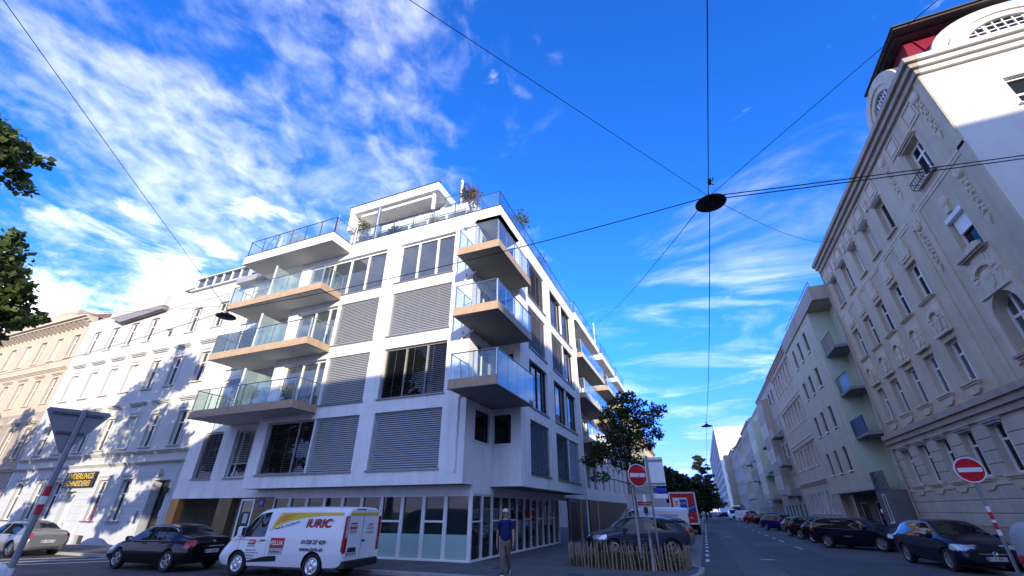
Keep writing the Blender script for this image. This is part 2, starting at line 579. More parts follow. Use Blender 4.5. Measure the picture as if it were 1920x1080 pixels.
def tag(o, label, cat, group=None, kind=None):
    if label: o['label'] = label
    if cat: o['category'] = cat
    if group: o['group'] = group
    if kind: o['kind'] = kind
    return o


def part(name, mb, mats, parent, M=None, smooth=False, kind=None):
    o = link(name, mb.mesh(name, mats, smooth), parent, M)
    if kind: o['kind'] = kind
    return o


def struct(name, mb, mats, smooth=False):
    o = part(name, mb, mats, None, None, smooth)
    o['kind'] = 'structure'
    return o


CACHE = {}


def shared(key, fn):
    if key not in CACHE:
        CACHE[key] = fn()
    return CACHE[key]


def copy_tree(src, M, parent=None):
    # copy of a thing with its parts and their sub-parts
    o = src.copy()
    COL.objects.link(o)
    if parent is None:
        o.matrix_basis = M
    else:
        o.parent = parent
    W[o.name] = M.copy()
    for ch in KIDS.get(src.name, []):
        c = copy_tree(ch, M @ ch.matrix_basis, o)
    return o


KIDS = {}


def index_kids(root):
    for o in bpy.data.objects:
        if o.parent is not None:
            l = KIDS.setdefault(o.parent.name, [])
            if o not in l:
                l.append(o)


def text_mesh(body, size, mat_name, shear=0.0, extrude=0.002, bold=0.0, ax='CENTER', sx=1.0):
    cu = bpy.data.curves.new('lettering', 'FONT')
    cu.body = body
    cu.size = size
    cu.shear = shear
    cu.extrude = extrude
    cu.offset = bold
    cu.align_x = ax
    cu.align_y = 'CENTER'
    cu.resolution_u = 3
    ob = bpy.data.objects.new('lettering', cu)
    dg = bpy.context.evaluated_depsgraph_get()
    COL.objects.link(ob)
    dg.update()
    me = bpy.data.meshes.new_from_object(ob.evaluated_get(dg))
    bpy.data.objects.remove(ob)
    bpy.data.curves.remove(cu)
    if sx != 1.0:
        me.transform(Matrix.Diagonal((sx, 1, 1, 1)))
    me.materials.clear()
    me.materials.append(MATS[mat_name])
    return me


def lettering(name, body, size, mat_name, parent, M, **kw):
    # M maps text plane (x right, y up, z out) into the world
    return link(name, text_mesh(body, size, mat_name, **kw), parent, M)


# ------------------------------------------------------------------ facades
# facade frame: x along the wall (to the right for a viewer outside), y into the wall, z up
def fac(ox, oy, ang, oz=0.0):
    return Matrix.Translation((ox, oy, oz)) @ Matrix.Rotation(radians(ang), 4, 'Z')


def wall_mb(u0, u1, z0, z1, holes, d=0.25, y=0.0, mb=None):
    mb = mb or MB()
    us = sorted({u0, u1} | {min(max(h[i], u0), u1) for h in holes for i in (0, 1)})
    zs = sorted({z0, z1} | {min(max(h[i], z0), z1) for h in holes for i in (2, 3)})
    # merge runs per row to keep the face count small
    for j in range(len(zs) - 1):
        zm = (zs[j] + zs[j + 1]) / 2
        run = None
        for i in range(len(us) - 1):
            um = (us[i] + us[i + 1]) / 2
            inside = any(h[0] < um < h[1] and h[2] < zm < h[3] for h in holes)
            if not inside:
                run = run if run is not None else us[i]
                end = us[i + 1]
            if (inside or i == len(us) - 2) and run is not None:
                mb.quad((run, y, zs[j]), (end, y, zs[j]), (end, y, zs[j + 1]), (run, y, zs[j + 1]))
                run = None
    for h in holes:
        a, b, c, e = h[:4]
        dd = h[4] if len(h) > 4 else d
        mb.quad((a, y, c), (a, y + dd, c), (a, y + dd, e), (a, y, e))
        mb.quad((b, y, c), (b, y, e), (b, y + dd, e), (b, y + dd, c))
        mb.quad((a, y, e), (a, y + dd, e), (b, y + dd, e), (b, y, e))
        mb.quad((a, y, c), (b, y, c), (b, y + dd, c), (a, y + dd, c))
    return mb


def frame_mb(w, h, ft, cols, rows, y0, y1, mt=None):
    """window frame centred on x, standing on z=0; cols/rows = positions of mullions / transoms"""
    mb = MB()
    mt = mt or ft
    mb.box(-w / 2, -w / 2 + ft, y0, y1, 0, h)
    mb.box(w / 2 - ft, w / 2, y0, y1, 0, h)
    mb.box(-w / 2 + ft, w / 2 - ft, y0 + .002, y1, h - ft, h)
    mb.box(-w / 2 + ft, w / 2 - ft, y0 + .002, y1, 0, ft)
    for c in cols:
        mb.box(c - mt / 2, c + mt / 2, y0 + .004, y1, ft, h - ft)
    for r in rows:
        mb.box(-w / 2 + ft, w / 2 - ft, y0 + .006, y1 - .002, r - mt / 2, r + mt / 2)
    return mb


def slats_mb(w, h, pitch, sw, tilt, z0=0.05, z1=None):
    mb = MB()
    n = int(h / pitch)
    c, s_ = cos(radians(tilt)) * sw / 2, sin(radians(tilt)) * sw / 2
    for i in range(n):
        z = h - 0.06 - i * pitch
        # two facets: slats are slightly cupped; lower edge outside
        mb.quad((-w / 2, -c, z - s_), (w / 2, -c, z - s_), (w / 2, 0, z + 0.006), (-w / 2, 0, z + 0.006))
        mb.quad((-w / 2, 0, z + 0.006), (w / 2, 0, z + 0.006), (w / 2, c, z + s_), (-w / 2, c, z + s_))
    mb.box(-w / 2, w / 2, -0.02, 0.02, h - n * pitch - 0.03, h - n * pitch + 0.005)
    for x in (-w * 0.3, 0.0, w * 0.3):
        mb.box(x - .006, x + .006, -sw / 2 - .004, -sw / 2, h - n * pitch, h)
    return mb


def window(F, parent, uc, z0, w, h, depth=0.18, ft=0.07, cols=(), rows=(), frame='white_frame', pane='pane_dark',
           sill=None, panes=True, blind=None, name='window', fd=0.07, curtain=None):
    """one window: frame mesh, with panes, sill and blind as sub-parts"""
    key = ('fr', w, h, ft, tuple(cols), tuple(rows), frame, depth, fd)
    me = shared(key, lambda: frame_mb(w, h, ft, cols, rows, depth - fd, depth).mesh(name, frame))
    M = F @ Matrix.Translation((uc, 0, z0))
    o = link(name, me, parent, M)
    us = [-w / 2 + ft] + sorted(cols) + [w / 2 - ft]
    zs = [ft] + sorted(rows) + [h - ft]
    if panes:
        k = 0
        for i in range(len(us) - 1):
            for j in range(len(zs) - 1):
                pw, ph = round(us[i + 1] - us[i], 3), round(zs[j + 1] - zs[j], 3)
                pm = pane if isinstance(pane, str) else pane[k % len(pane)]
                k += 1
                pme = shared(('pn', pw, ph, pm), lambda: MB().box(-pw / 2, pw / 2, 0, 0.02, 0, ph).mesh('pane', pm))
                link('pane', pme, o, M @ Matrix.Translation(((us[i] + us[i + 1]) / 2, depth - 0.025, zs[j])))
    else:
        pme = shared(('pn', w, h, pane), lambda: MB().box(-w / 2, w / 2, 0, 0.02, 0, h).mesh('pane', pane))
        link('pane', pme, o, M @ Matrix.Translation((0, depth - 0.024, 0)))
    if sill:
        sm, so, sp = sill
        sme = shared(('sl', w, sm, so, sp, depth), lambda: MB().box(-w / 2 - so, w / 2 + so, -sp, depth - fd - .003, -0.05, 0.012).mesh('sill', sm))
        link('sill', sme, o, M)
    if blind:
        bm_, pitch, tilt, frac = blind
        bh = round(h * frac, 3)
        bw = round(w - 0.04, 3)
        bme = shared(('bl', bw, bh, bm_, pitch, tilt), lambda: slats_mb(bw, bh, pitch, pitch * 0.98, tilt).mesh('blind', bm_))
        b = link('blind', bme, o, M @ Matrix.Translation((0, depth - fd - 0.06, h - bh)))
        b['kind'] = 'stuff'
    return o

# ------------------------------------------------------------------ white corner apartment building
YF, XR, CX, CY = 16.53, -7.42, -8.94, 17.47
ZB, ZP = 2.79, 16.72
FL = [(3.40, 5.97), (6.62, 9.20), (9.88, 12.45), (13.10, 15.70)]
SLAB = [None, (6.25, 6.64), (9.55, 9.94), (12.80, 13.20)]
Fa = fac(0, YF, 0)             # front
Fb = fac(0, CY, 0)             # recessed front, left part and shop level
Fr = fac(XR, 0, 90)            # side street face
Fc = fac(CX, 0, 90)            # shop glazing / notch on side street
wb = thing('apartment_building', 'white corner apartment block with grey blinds and wood-edged glass balconies', 'building', (-14, 22, 0))

C1, C2 = (-13.90, -10.15), (-17.60, -14.80)
holes = [(-20.9, -14.80, 3.40, 5.97, .30), (*C1, *FL[0], .30)]
for k in (1, 2):
    holes += [(-20.9, -17.75, *FL[k], .30), (*C2, *FL[k], .30), (*C1, *FL[k], .30)]
holes += [(-20.9, -14.80, *FL[3], .30), (*C1, *FL[3], .30)]
part('wall', wall_mb(-21.62, CX, ZB, ZP, holes), 'white_render', wb, Fa)
# recessed left part
hl = []
for k in range(4):
    zb_, zt = FL[k]
    hl += [(-27.2, -25.6, zb_, zt, .25), (-24.5, -22.95, zb_, zt, .25)]
part('wall', wall_mb(-28.3, -21.62, 2.42, ZP - .02, hl), 'white_render', wb, Fb)
mb = MB()
mb.quad((-21.62, YF, ZB), (-21.62, CY, ZB), (-21.62, CY, ZP), (-21.62, YF, ZP))
part('wall', mb, 'white_render', wb)
mb = MB().quad((CX, YF, ZB), (CX, YF + .94, ZB), (CX, YF + .94, 16.07), (CX, YF, 16.07))
part('wall', mb, 'white_render', wb)
# band over the shop glazing
mb = MB()
mb.box(-21.62, CX, CY, CY + .3, 2.44, ZB + .02)
mb.box(CX - .3, CX, CY + .3, 44, 2.44, ZB + .02)
part('wall', mb, 'white_render', wb)
mb = MB()
mb.quad((-21.62, YF, ZB), (CX, YF, ZB), (CX, CY + .02, ZB), (-21.62, CY + .02, ZB))
mb.quad((CX - .02, 19.3, ZB), (XR, 19.3, ZB), (XR, 31.8, ZB), (CX - .02, 31.8, ZB))
part('soffit', mb, 'dark_soffit', wb)
mb = MB().quad((CX, YF, 16.07), (XR, YF, 16.07), (XR, 19.3, 16.07), (CX, 19.3, 16.07))
part('soffit', mb, 'white_soffit', wb)
# notch walls
nh = [(17.2, 19.02, 4.58, 5.98, .2)] + [(17.0, 19.05, FL[k][0] - .0, FL[k][1], .2) for k in (1, 2, 3)]
part('wall', wall_mb(CY, 19.3, 2.44, 16.07, nh), 'white_render', wb, Fc)
Fn = fac(0, 19.3, 0)
nh2 = [(-8.84, -7.93, 4.62, 6.0, .2)] + [(-8.84, -7.75, *FL[k], .2) for k in (1, 2, 3)]
part('wall', wall_mb(CX, XR, ZB, 16.07, nh2), 'white_render', wb, Fn)
# roof edge beam over the notch
mb = MB()
mb.box(CX - .001, XR, YF, YF + .25, 16.07, ZP)
mb.box(XR - .25, XR, YF + .25, 19.3, 16.07, ZP)
part('parapet', mb, 'white_render', wb)
# side street face
RW1, RW2 = (20.65, 23.88), (25.2, 30.68)
hr = []
for k in range(4):
    hr += [(*RW1, *FL[k], .28), (*RW2, *FL[k], .28)]
part('wall', wall_mb(19.3, 31.8, ZB, ZP, hr), 'white_render', wb, Fr)
mb = MB().quad((XR, 31.8, ZB), (CX - 1, 31.8, ZB), (CX - 1, 31.8, ZP), (XR, 31.8, ZP))
part('wall', mb, 'white_render', wb)
# roof deck and coping
mb = MB().box(-28.3, XR - .25, YF + .25, 31.79, 16.2, 16.66)
part('roof', mb, 'zinc', wb)
mb = MB()
mb.box(-17.66, XR + .03, YF - .03, YF + .30, ZP, ZP + .035)
mb.box(XR - .30, XR + .03, YF + .30, 31.8, ZP, ZP + .035)
part('coping', mb, 'dark_frame', wb)

# windows of the front
SILL = ('sill_metal', .06, .07)
wpar = dict(depth=.26, ft=.08, sill=SILL, fd=.09)
window(Fa, wb, -19.275, FL[0][0], 3.22, 2.57, cols=(.5,), blind=('slat_dark', .095, 8, 1), **wpar)
window(Fa, wb, -16.2, FL[0][0], 2.78, 2.57, blind=('slat', .095, 58, 1), **wpar)
mb = MB().box(-17.66, -17.59, .02, .26, 3.40, 5.97)
part('mullion', mb, 'white_frame', wb, Fa)
window(Fa, wb, -12.025, FL[0][0], 3.74, 2.57, blind=('slat', .095, 56, 1), **wpar)
window(Fa, wb, -12.025, FL[1][0], 3.74, 2.58, cols=(-.58, .68), blind=('slat_dark', .095, 12, 1), **wpar)
window(Fa, wb, -16.2, FL[1][0], 2.79, 2.58, blind=('slat', .095, 60, 1), **wpar)
window(Fa, wb, -12.025, FL[2][0], 3.74, 2.57, blind=('slat', .095, 62, 1), **wpar)
window(Fa, wb, -16.2, FL[2][0], 2.79, 2.57, blind=('slat', .095, 62, 1), **wpar)
window(Fa, wb, -12.025, FL[3][0], 3.74, 2.60, cols=(-.58, .68), pane='pane_sky', **{**wpar, 'ft': .13})
window(Fa, wb, -17.85, FL[3][0], 6.08, 2.60, cols=(-1.1, .28, 1.63), pane='pane_sky', **{**wpar, 'ft': .13})
for k in (1, 2):
    window(Fa, wb, -19.325, FL[k][0], 3.13, 2.57, cols=(-.25, .85), pane='pane_sky', depth=.28, ft=.10, fd=.09)
for k in range(4):
    bl = ('slat_white' if k == 0 else 'slat', .095, 20, 1.0) if k in (0,) else None
    window(Fb, wb, -26.4, FL[k][0], 1.6, 2.55, depth=.2, ft=.07, pane='pane_sky' if k else 'pane_old', blind=('slat', .095, 18, 1) if k == 0 else None, sill=SILL)
    window(Fb, wb, -23.725, FL[k][0], 1.54, 2.55, depth=.2, ft=.08, cols=(-.3,), pane='pane_sky' if k else 'pane_old', blind=('slat_white', .095, 24, .72) if k == 0 else None, sill=SILL)
mb = MB().box(-25.45, -24.65, -.06, 0.01, 9.88, 12.45)
part('cladding_panel', mb, 'yellow_panel', wb, Fb)
# windows of the side face
for k in range(4):
    z0, z1 = FL[k]
    h = z1 - z0
    b1 = [('slat_dark', .095, 50, 1), None, ('slat', .095, 62, 1), ('slat', .095, 62, 1)][k]
    b2 = [('slat_dark', .095, 40, 1), None, ('slat', .095, 62, 1), None][k]
    b3 = [('slat', .095, 60, 1), None, None, None][k]
    window(Fr, wb, (RW1[0] + RW1[1]) / 2, z0, 3.2, h, cols=(-.9, 0.1, 1.0) if not b1 else (), depth=.24, ft=.07, fd=.09, blind=b1, sill=SILL, frame='dark_frame' if not b1 else 'white_frame')
    window(Fr, wb, 26.6, z0, 2.78, h, cols=(-.7, .55) if not b2 else (), depth=.24, ft=.07, fd=.09, blind=b2, sill=SILL, frame='dark_frame' if not b2 else 'white_frame')
    window(Fr, wb, 29.36, z0, 2.6, h, cols=(-.6, .5) if not b3 else (), depth=.24, ft=.07, fd=.09, blind=b3, sill=SILL, frame='dark_frame' if not b3 else 'white_frame')
    mb = MB().box(27.99, 28.06, .02, .24, z0, z1)
    part('mullion', mb, 'white_frame', wb, Fr)
# notch windows
window(Fc, wb, 18.11, 4.58, 1.8, 1.38, depth=.16, ft=.07, frame='dark_frame', sill=('white_frame', .03, .05))
window(Fn, wb, -8.385, 4.62, .9, 1.36, depth=.16, ft=.06, frame='dark_frame', sill=('white_frame', .03, .05))
for k in (1, 2, 3):
    window(Fc, wb, 18.025, FL[k][0], 2.04, FL[k][1] - FL[k][0], depth=.16, ft=.08, cols=(.1,), pane='pane_sky')
    window(Fn, wb, -8.295, FL[k][0], 1.08, FL[k][1] - FL[k][0], depth=.16, ft=.08, pane='pane_sky')


# balconies -------------------------------------------------------------
def railing(parent, pts, z0, hgt, step, glass='rail_glass', glass_y=0.0, skirt=0.0, rail='steel', low=None):
    """posts, glass panels and a handrail along a polyline"""
    for i in range(len(pts) - 1):
        a, b = Vector((*pts[i], 0)), Vector((*pts[i + 1], 0))
        L = (b - a).length
        n = max(1, round(L / step))
        d = (b - a) / n
        ang = atan2(d.y, d.x)
        for k in range(n):
            p = a + d * k
            M = Matrix.Translation((p.x, p.y, z0)) @ Matrix.Rotation(ang, 4, 'Z')
            pl = round(d.length - .05, 3)
            me = shared(('gp', pl, hgt, glass, skirt), lambda: MB().box(0.025, 0.025 + pl, -.008, .008, -skirt + .01, hgt - .06).mesh('glass_panel', glass))
            link('glass_panel', me, parent, M)
            pm = shared(('post', hgt, rail), lambda: MB().box(-.02, .02, .012, .05, -.05, hgt - .005).mesh('post', rail))
            link('post', pm, parent, M)
        M = Matrix.Translation((b.x, b.y, z0)) @ Matrix.Rotation(ang, 4, 'Z')
        link('post', shared(('post', hgt, rail), None), parent, M)
    mb = MB()
    mb.tube([(p[0], p[1], z0 + hgt) for p in pts], .028, 8)
    part('handrail', mb, rail, parent, smooth=True)


def balcony(parent, x0, x1, y0, y1, z0, z1, rail_pts, edge='wood_clad', step=.95, glass='rail_glass', skirt=0.0):
    mb = MB().box(x0 + .03, x1 - .03, y0 + .03, y1, z0 + .01, z1 - .02)
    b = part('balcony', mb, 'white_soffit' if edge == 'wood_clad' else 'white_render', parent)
    mb = MB()
    for (ax, ay, bx, by) in [(x0, y0, x1, y0 + .028), (x0, y0 + .028, x0 + .028, y1 - .004), (x1 - .028, y0 + .028, x1, y1 - .004)]:
        mb.box(ax, bx, ay, by, z0, z1)
    part('edge_board', mb, edge, b)
    mb = MB()
    for (ax, ay, bx, by) in [(x0 - .012, y0 - .012, x1 + .012, y0 + .05), (x1 - .05, y0 + .05, x1 + .012, y1 - .006)]:
        mb.box(ax, bx, ay, by, z0 - .03, z0 - .002)
    part('drip_edge', mb, 'dark_frame', b)
    railing(b, rail_pts, z1, 1.12, step, glass, skirt=skirt)
    return b


BX0, BX1, BY = -25.25, -17.7, 14.95
for k in (1, 2, 3):
    z0, z1 = SLAB[k]
    b = balcony(wb, BX0, BX1, BY, YF - .004, z0, z1, [(BX0 + .05, CY - .1), (BX0 + .05, BY + .04), (BX1 - .05, BY + .04), (BX1 - .05, YF - .05)], glass='rail_glass' if k != 2 else 'rail_glass')
    # the slab runs back to the recessed wall on its left half
    part('slab', MB().box(BX0 + .03, -21.63, YF - .003, CY - .004, z0 + .01, z1 - .02), 'white_soffit', b)
    # frosted privacy screen between the two flats
    part('privacy_screen', MB().box(-21.9, -21.88, BY + .1, YF + .8, z1 + .02, z1 + 2.0), 'frost_glass', b)
    part('post', MB().box(-21.93, -21.85, BY + .04, BY + .11, z1, z1 + 2.06), 'white_frame', b)
# smoked panels on the left flat of the middle balcony
mb = MB()
for i in range(3):
    mb.box(BX0 + .1 + i * 1.08, BX0 + 1.1 + i * 1.08, BY - .01, BY + .0, SLAB[2][1] + .02, SLAB[2][1] + 1.05)
part('screen_cloth', mb, 'smoke_glass', wb)
# roof terrace slab on the left, white
z0, z1 = 16.07, 16.66
mb = MB().box(BX0, BX1, BY, YF - .003, z0, z1).box(BX0, -21.63, YF - .003, CY - .003, z0, z1)
rt = part('terrace_slab', mb, 'white_render', wb)
part('soffit', MB().quad((BX0 + .05, BY + .05, z0 - .004), (BX1 - .05, BY + .05, z0 - .004), (BX1 - .05, YF - .01, z0 - .004), (BX0 + .05, YF - .01, z0 - .004)), 'white_soffit', rt)
part('coping', MB().box(BX0 - .03, BX1 + .03, BY - .03, BY + .25, z1, z1 + .035).box(BX1 - .25, BX1 + .03, BY + .25, YF - .03, z1, z1 + .035), 'dark_frame', rt)
railing(rt, [(BX0 + .08, CY), (BX0 + .08, BY + .08), (BX1 - .06, BY + .08), (BX1 - .06, YF + .08)], z1 + .03, 1.15, 1.2, rail='steel_dark')
rr = part('terrace_edge', MB().box(-17.6, XR - .1, YF + .05, YF + .2, ZP + .036, ZP + .07), 'steel_dark', wb)
railing(rr, [(-17.6, YF + .1), (XR - .1, YF + .1), (XR - .1, 31.6)], ZP + .04, 1.08, 1.35, rail='steel_dark')
# corner balconies wrapping the notch: an L shaped slab
for k in (1, 2, 3):
    z0, z1 = SLAB[k]
    ex0, ex1, ey0, ey1 = CX - .01, -6.72, 14.85, 19.2
    mb = MB().box(ex0 + .03, ex1 - .03, ey0 + .03, YF, z0 + .01, z1 - .02).box(CX + .002, ex1 - .03, YF, ey1 - .02, z0 + .01, z1 - .02)
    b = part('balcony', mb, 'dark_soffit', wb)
    edge = 'wood_clad'
    mb = MB().box(ex0, ex1, ey0, ey0 + .028, z0, z1)
    mb.box(ex0, ex0 + .028, ey0 + .028, YF - .004, z0, z1)
    part('edge_board', mb, 'wood_clad', b)
    mb = MB().box(ex1 - .028, ex1, ey0 + .028, ey1, z0, z1).box(XR + .004, ex1 - .028, ey1 - .03, ey1, z0, z1)
    part('edge_board', mb, 'wood_clad' if k > 1 else 'white_soffit', b)
    part('drip_edge', MB().box(ex0 - .01, ex1 + .012, ey0 - .012, ey0 + .05, z0 - .03, z0 - .002).box(ex1 - .05, ex1 + .012, ey0 + .05, ey1, z0 - .03, z0 - .002), 'dark_frame', b)
    railing(b, [(ex0 + .05, YF - .1), (ex0 + .05, ey0 + .04), (ex1 - .05, ey0 + .04)], z1, 1.12, .95)
    if k == 1:
        railing(b, [(ex1 + .01, ey0 + .04), (ex1 + .01, ey1 - .03)], z1, 1.12, 1.06, glass='frost_glass', skirt=.38)
    else:
        railing(b, [(ex1 - .05, ey0 + .04), (ex1 - .05, ey1 - .03)], z1, 1.12, 1.06, glass='rail_glass')

# rainwater pipes
mb = MB()
mb.tube([(-9.32, YF - .07, 6.5), (-9.32, YF - .07, 3.25)], .055, 10)
mb.tube([(-9.32, YF - .07, 6.35), (-8.6, YF - .1, 6.5)], .05, 8)
for z0, z1 in ((7.0, 9.5), (10.2, 12.75), (13.4, 16.2)):
    mb.tube([(-9.32, YF - .07, z0), (-9.32, YF - .07, z1)], .05, 10)
    mb.tube([(-9.32, YF - .07, z0 + 2.2), (-8.7, YF - .1, z1 - .05)], .05, 8)
part('downpipe', mb, 'white_frame', wb, smooth=True)
part('downpipe', MB().tube([(XR + .08, 31.55, 16.2), (XR + .08, 31.55, .0)], .055, 10), 'white_frame', wb, smooth=True)
part('rain_hopper', MB().prism([(-9.55, 15.9), (-9.1, 15.9), (-9.2, 15.6), (-9.45, 15.6)], YF - .22, YF - .002, 'y'), 'white_frame', wb)

# ground floor glazing
def shopfront(F, parent, us, z1, ztr, name='shop_window'):
    for i in range(len(us) - 1):
        wd = round(us[i + 1] - us[i] - .012, 3)
        rows = (ztr,) if i % 2 == 0 else ()
        o = window(F, parent, (us[i] + us[i + 1]) / 2, 0.0, wd, z1, depth=.14, ft=.075, rows=rows, fd=.1, pane='pane_shop', name=name)
        fr = shared(('frost', wd), lambda: MB().box(-wd / 2 + .08, wd / 2 - .08, 0, .004, .08, .94).mesh('frosted_film', 'frosted'))
        link('frosted_film', fr, o, F @ Matrix.Translation(((us[i] + us[i + 1]) / 2, .108, 0)))


us = [-20.30, -19.2, -18.07, -16.95, -15.83, -14.7, -13.57, -12.43, -11.31, -10.22, CX - .10]
shopfront(Fb, wb, us, 2.44, 1.41)
ur = [CY + .1, 18.6, 19.64, 20.68, 21.72, 22.74, 23.78, 24.84, 25.88, 26.97, 28.08, 29.18, 30.3]
Fc2 = fac(CX, 0, 90)
for i in range(len(ur) - 1):
    wd = round(ur[i + 1] - ur[i] - .012, 3)
    window(Fc2, wb, (ur[i] + ur[i + 1]) / 2, 0, wd, 2.44, depth=.14, ft=.06, rows=(1.41,) if i % 2 == 0 else (), fd=.1, pane='pane_shop', name='shop_window')
part('corner_post', MB().box(CX - .10, CX + .0, CY, CY + .10, 0, 2.44), 'white_frame', wb)
part('plinth', MB().box(-20.3, CX + .02, CY - .02, CY + .2, -.02, .05).box(CX - .2, CX + .02, CY + .2, 30.3, -.02, .05), 'white_frame', wb)
# entrance bay and open car passage on the left
part('pillar', MB().box(-24.3, -23.3, CY - .02, CY + .5, -.05, 2.42), 'bronze_clad', wb)
part('wall', MB().box(-21.62, -20.32, CY + .03, CY + .2, -.05, 2.44), 'bronze_clad', wb)
part('wall', MB().box(-23.3, -22.62, CY + .4, CY + .6, -.05, 2.44), 'dark_stone', wb)
d = part('door', frame_mb(1.0, 2.36, .09, (), (), CY + .03, CY + .13), 'white_frame', wb, Matrix.Translation((-22.12, 0, 0)))
part('pane', MB().box(-.41, .41, CY + .08, CY + .1, .09, 2.27), 'pane_dark', d, Matrix.Translation((-22.12, 0, 0)))
part('notice', MB().box(-.1, .22, CY + .06, CY + .075, 1.25, 1.68), 'frosted', d, Matrix.Translation((-22.12, 0, 0)))
ns = part('house_number', MB().box(-21.28, -20.93, CY + .005, CY + .03, 2.0, 2.36), 'print_blue', wb)
lettering('house_number_digits', '12', .24, 'print_white', ns, Matrix.Translation((-21.105, CY + .002, 2.18)) @ Matrix.Rotation(radians(90), 4, 'X'))
part('pillar', MB().box(-28.25, -27.62, CY - .015, CY + .35, -.05, 2.42), 'orange_clad', wb)
mb = MB()
mb.box(-28.3, -22.9, 21.5, 21.7, -.05, 2.7)
mb.box(-28.32, -28.26, CY + .35, 21.5, -.05, 2.7)
mb.box(-23.0, -22.9, CY + .6, 21.5, -.05, 2.7)
part('passage_wall', mb, 'cream_trim', wb)
part('passage_ceiling', MB().box(-28.25, -23.0, CY + .02, 21.5, 2.55, 2.68), 'dark_soffit', wb)

# set-back top storeys
mb = wall_mb(-20.2, -10.2, ZP - .06, 19.5, [(-19.6, -10.8, 16.95, 19.1, .2)])
part('wall', mb, 'white_render', wb, fac(0, 18.6, 0))
for i in range(6):
    window(fac(0, 18.6, 0), wb, -18.87 + i * 1.467, 16.95, 1.45, 2.15, depth=.15, ft=.07, pane='pane_sky')
mb = MB().box(-20.2, -10.2, 18.61, 30, 19.42, 19.55).quad((-10.2, 18.6, ZP), (-10.2, 30, ZP), (-10.2, 30, 19.5), (-10.2, 18.6, 19.5)).quad((-20.2, 18.6, ZP), (-20.2, 30, ZP), (-20.2, 30, 19.5), (-20.2, 18.6, 19.5))
part('roof', mb, 'white_render', wb)
mb = wall_mb(-19.9, -13.0, 19.55, 21.1, [(-18.9, -13.4, 19.75, 20.9, .2)])
pw = part('wall', mb, 'white_render', wb, fac(0, 19.6, 0))
for i in range(3):
    window(fac(0, 19.6, 0), wb, -17.98 + i * 1.83, 19.75, 1.8, 1.15, depth=.15, ft=.1, pane='pane_old')
mb = MB()
mb.box(-20.25, -12.75, 18.1, 27, 20.95, 21.6)
mb.box(-20.25, -19.85, 18.15, 19.59, 19.55, 20.95)
part('roof', mb, 'white_render', wb)
part('coping', MB().box(-20.3, -12.7, 18.05, 18.3, 21.6, 21.64), 'dark_frame', wb)
part('awning_box', MB().box(-19.3, -13.4, 18.3, 18.6, 20.62, 20.8), 'white_frame', wb)
part('pillar', MB().box(-13.3, -13.12, 18.3, 18.48, 19.56, 20.95), 'white_frame', wb)
part('vent_pipe', MB().tube([(-11.4, 18.9, 19.5), (-11.4, 18.9, 21.9)], .09, 10), 'white_frame', wb, smooth=True)
e = part('terrace_edge', MB().box(-19.8, -10.3, 18.66, 18.76, 19.56, 19.6), 'steel_dark', wb)
railing(e, [(-12.5, 18.7), (-10.3, 18.7), (-10.3, 27)], 19.57, 1.0, 1.3, rail='steel_dark')
# what stands on the terrace at the left: screen, posts
part('privacy_screen', MB().box(-21.95, -21.92, BY + .2, YF + .9, 16.7, 18.3), 'frost_glass', wb)
mb = MB()
for x, h in ((-20.1, 18.9), (-18.6, 18.9), (-21.95, 18.35)):
    mb.tube([(x, BY + .9, 16.7), (x, BY + .9, h)], .035, 6)
part('post', mb, 'steel', wb)
part('chimney', MB().tube([(-17.0, 17.6, 16.7), (-17.0, 17.6, 20.2)], .13, 10), 'steel', wb, smooth=True)

# continuation of the block along the side street
wb2 = thing('apartment_building', 'white apartment block further along the side street behind the street tree', 'building', (-12, 50, 0))
X2 = -8.55
F2 = fac(X2, 0, 90)
hz = []
for k in range(4):
    for u in (33.2, 35.7, 38.2, 40.7, 44.5, 47.6, 50.7, 53.8, 57.2):
        hz.append((u - .8, u + .8, FL[k][0], FL[k][1] - .1, .22))
part('wall', wall_mb(31.82, 60, 2.6, 16.7, hz), 'white_render', wb2, F2)
for h_ in hz:
    window(F2, wb2, (h_[0] + h_[1]) / 2, h_[2], 1.6, h_[3] - h_[2], depth=.18, ft=.08, cols=(0.1,), pane='pane_dark')
part('soffit', MB().quad((X2, 31.82, 2.6), (X2 - 1.2, 31.82, 2.6), (X2 - 1.2, 60, 2.6), (X2, 60, 2.6)), 'dark_soffit', wb2)
part('roof', MB().box(-22, X2 - .02, 31.85, 60, 16.4, 16.68), 'zinc', wb2)
part('wall', MB().quad((X2, 60, 0), (X2 - 12, 60, 0), (X2 - 12, 60, 16.7), (X2, 60, 16.7)), 'white_render', wb2)
for (ya, yb_) in ((32.0, 41.3), (43.2, 50.5), (52.5, 59.0)):
    for k in (1, 2, 3):
        z0, z1 = SLAB[k]
        if ya > 42 and k == 1:
            continue
        mb = MB().box(X2, -6.93, ya + .03, yb_ - .03, z0 + .01, z1 - .02)
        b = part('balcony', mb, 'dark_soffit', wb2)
        part('edge_board', MB().box(X2, -6.93, ya, ya + .028, z0, z1), 'wood_clad', b)
        part('edge_board', MB().box(-6.93, -6.9, ya, yb_, z0, z1), 'white_soffit', b)
        railing(b, [(X2 + .1, ya + .05), (-6.95, ya + .05), (-6.95, yb_ - .05)], z1, 1.12, 1.05)
    b = part('terrace_slab', MB().box(X2, -7.2, ya - .1, yb_ + .2, 16.07, 16.72), 'white_render', wb2)
    railing(b, [(X2 + .1, ya), (-7.3, ya), (-7.3, yb_)], 16.74, 1.1, 1.2, rail='steel_dark')
mb = MB().box(X2 - .25, X2 - .05, 31.9, 60, -.05, 2.6)
part('wall', mb, 'bronze_clad', wb2)
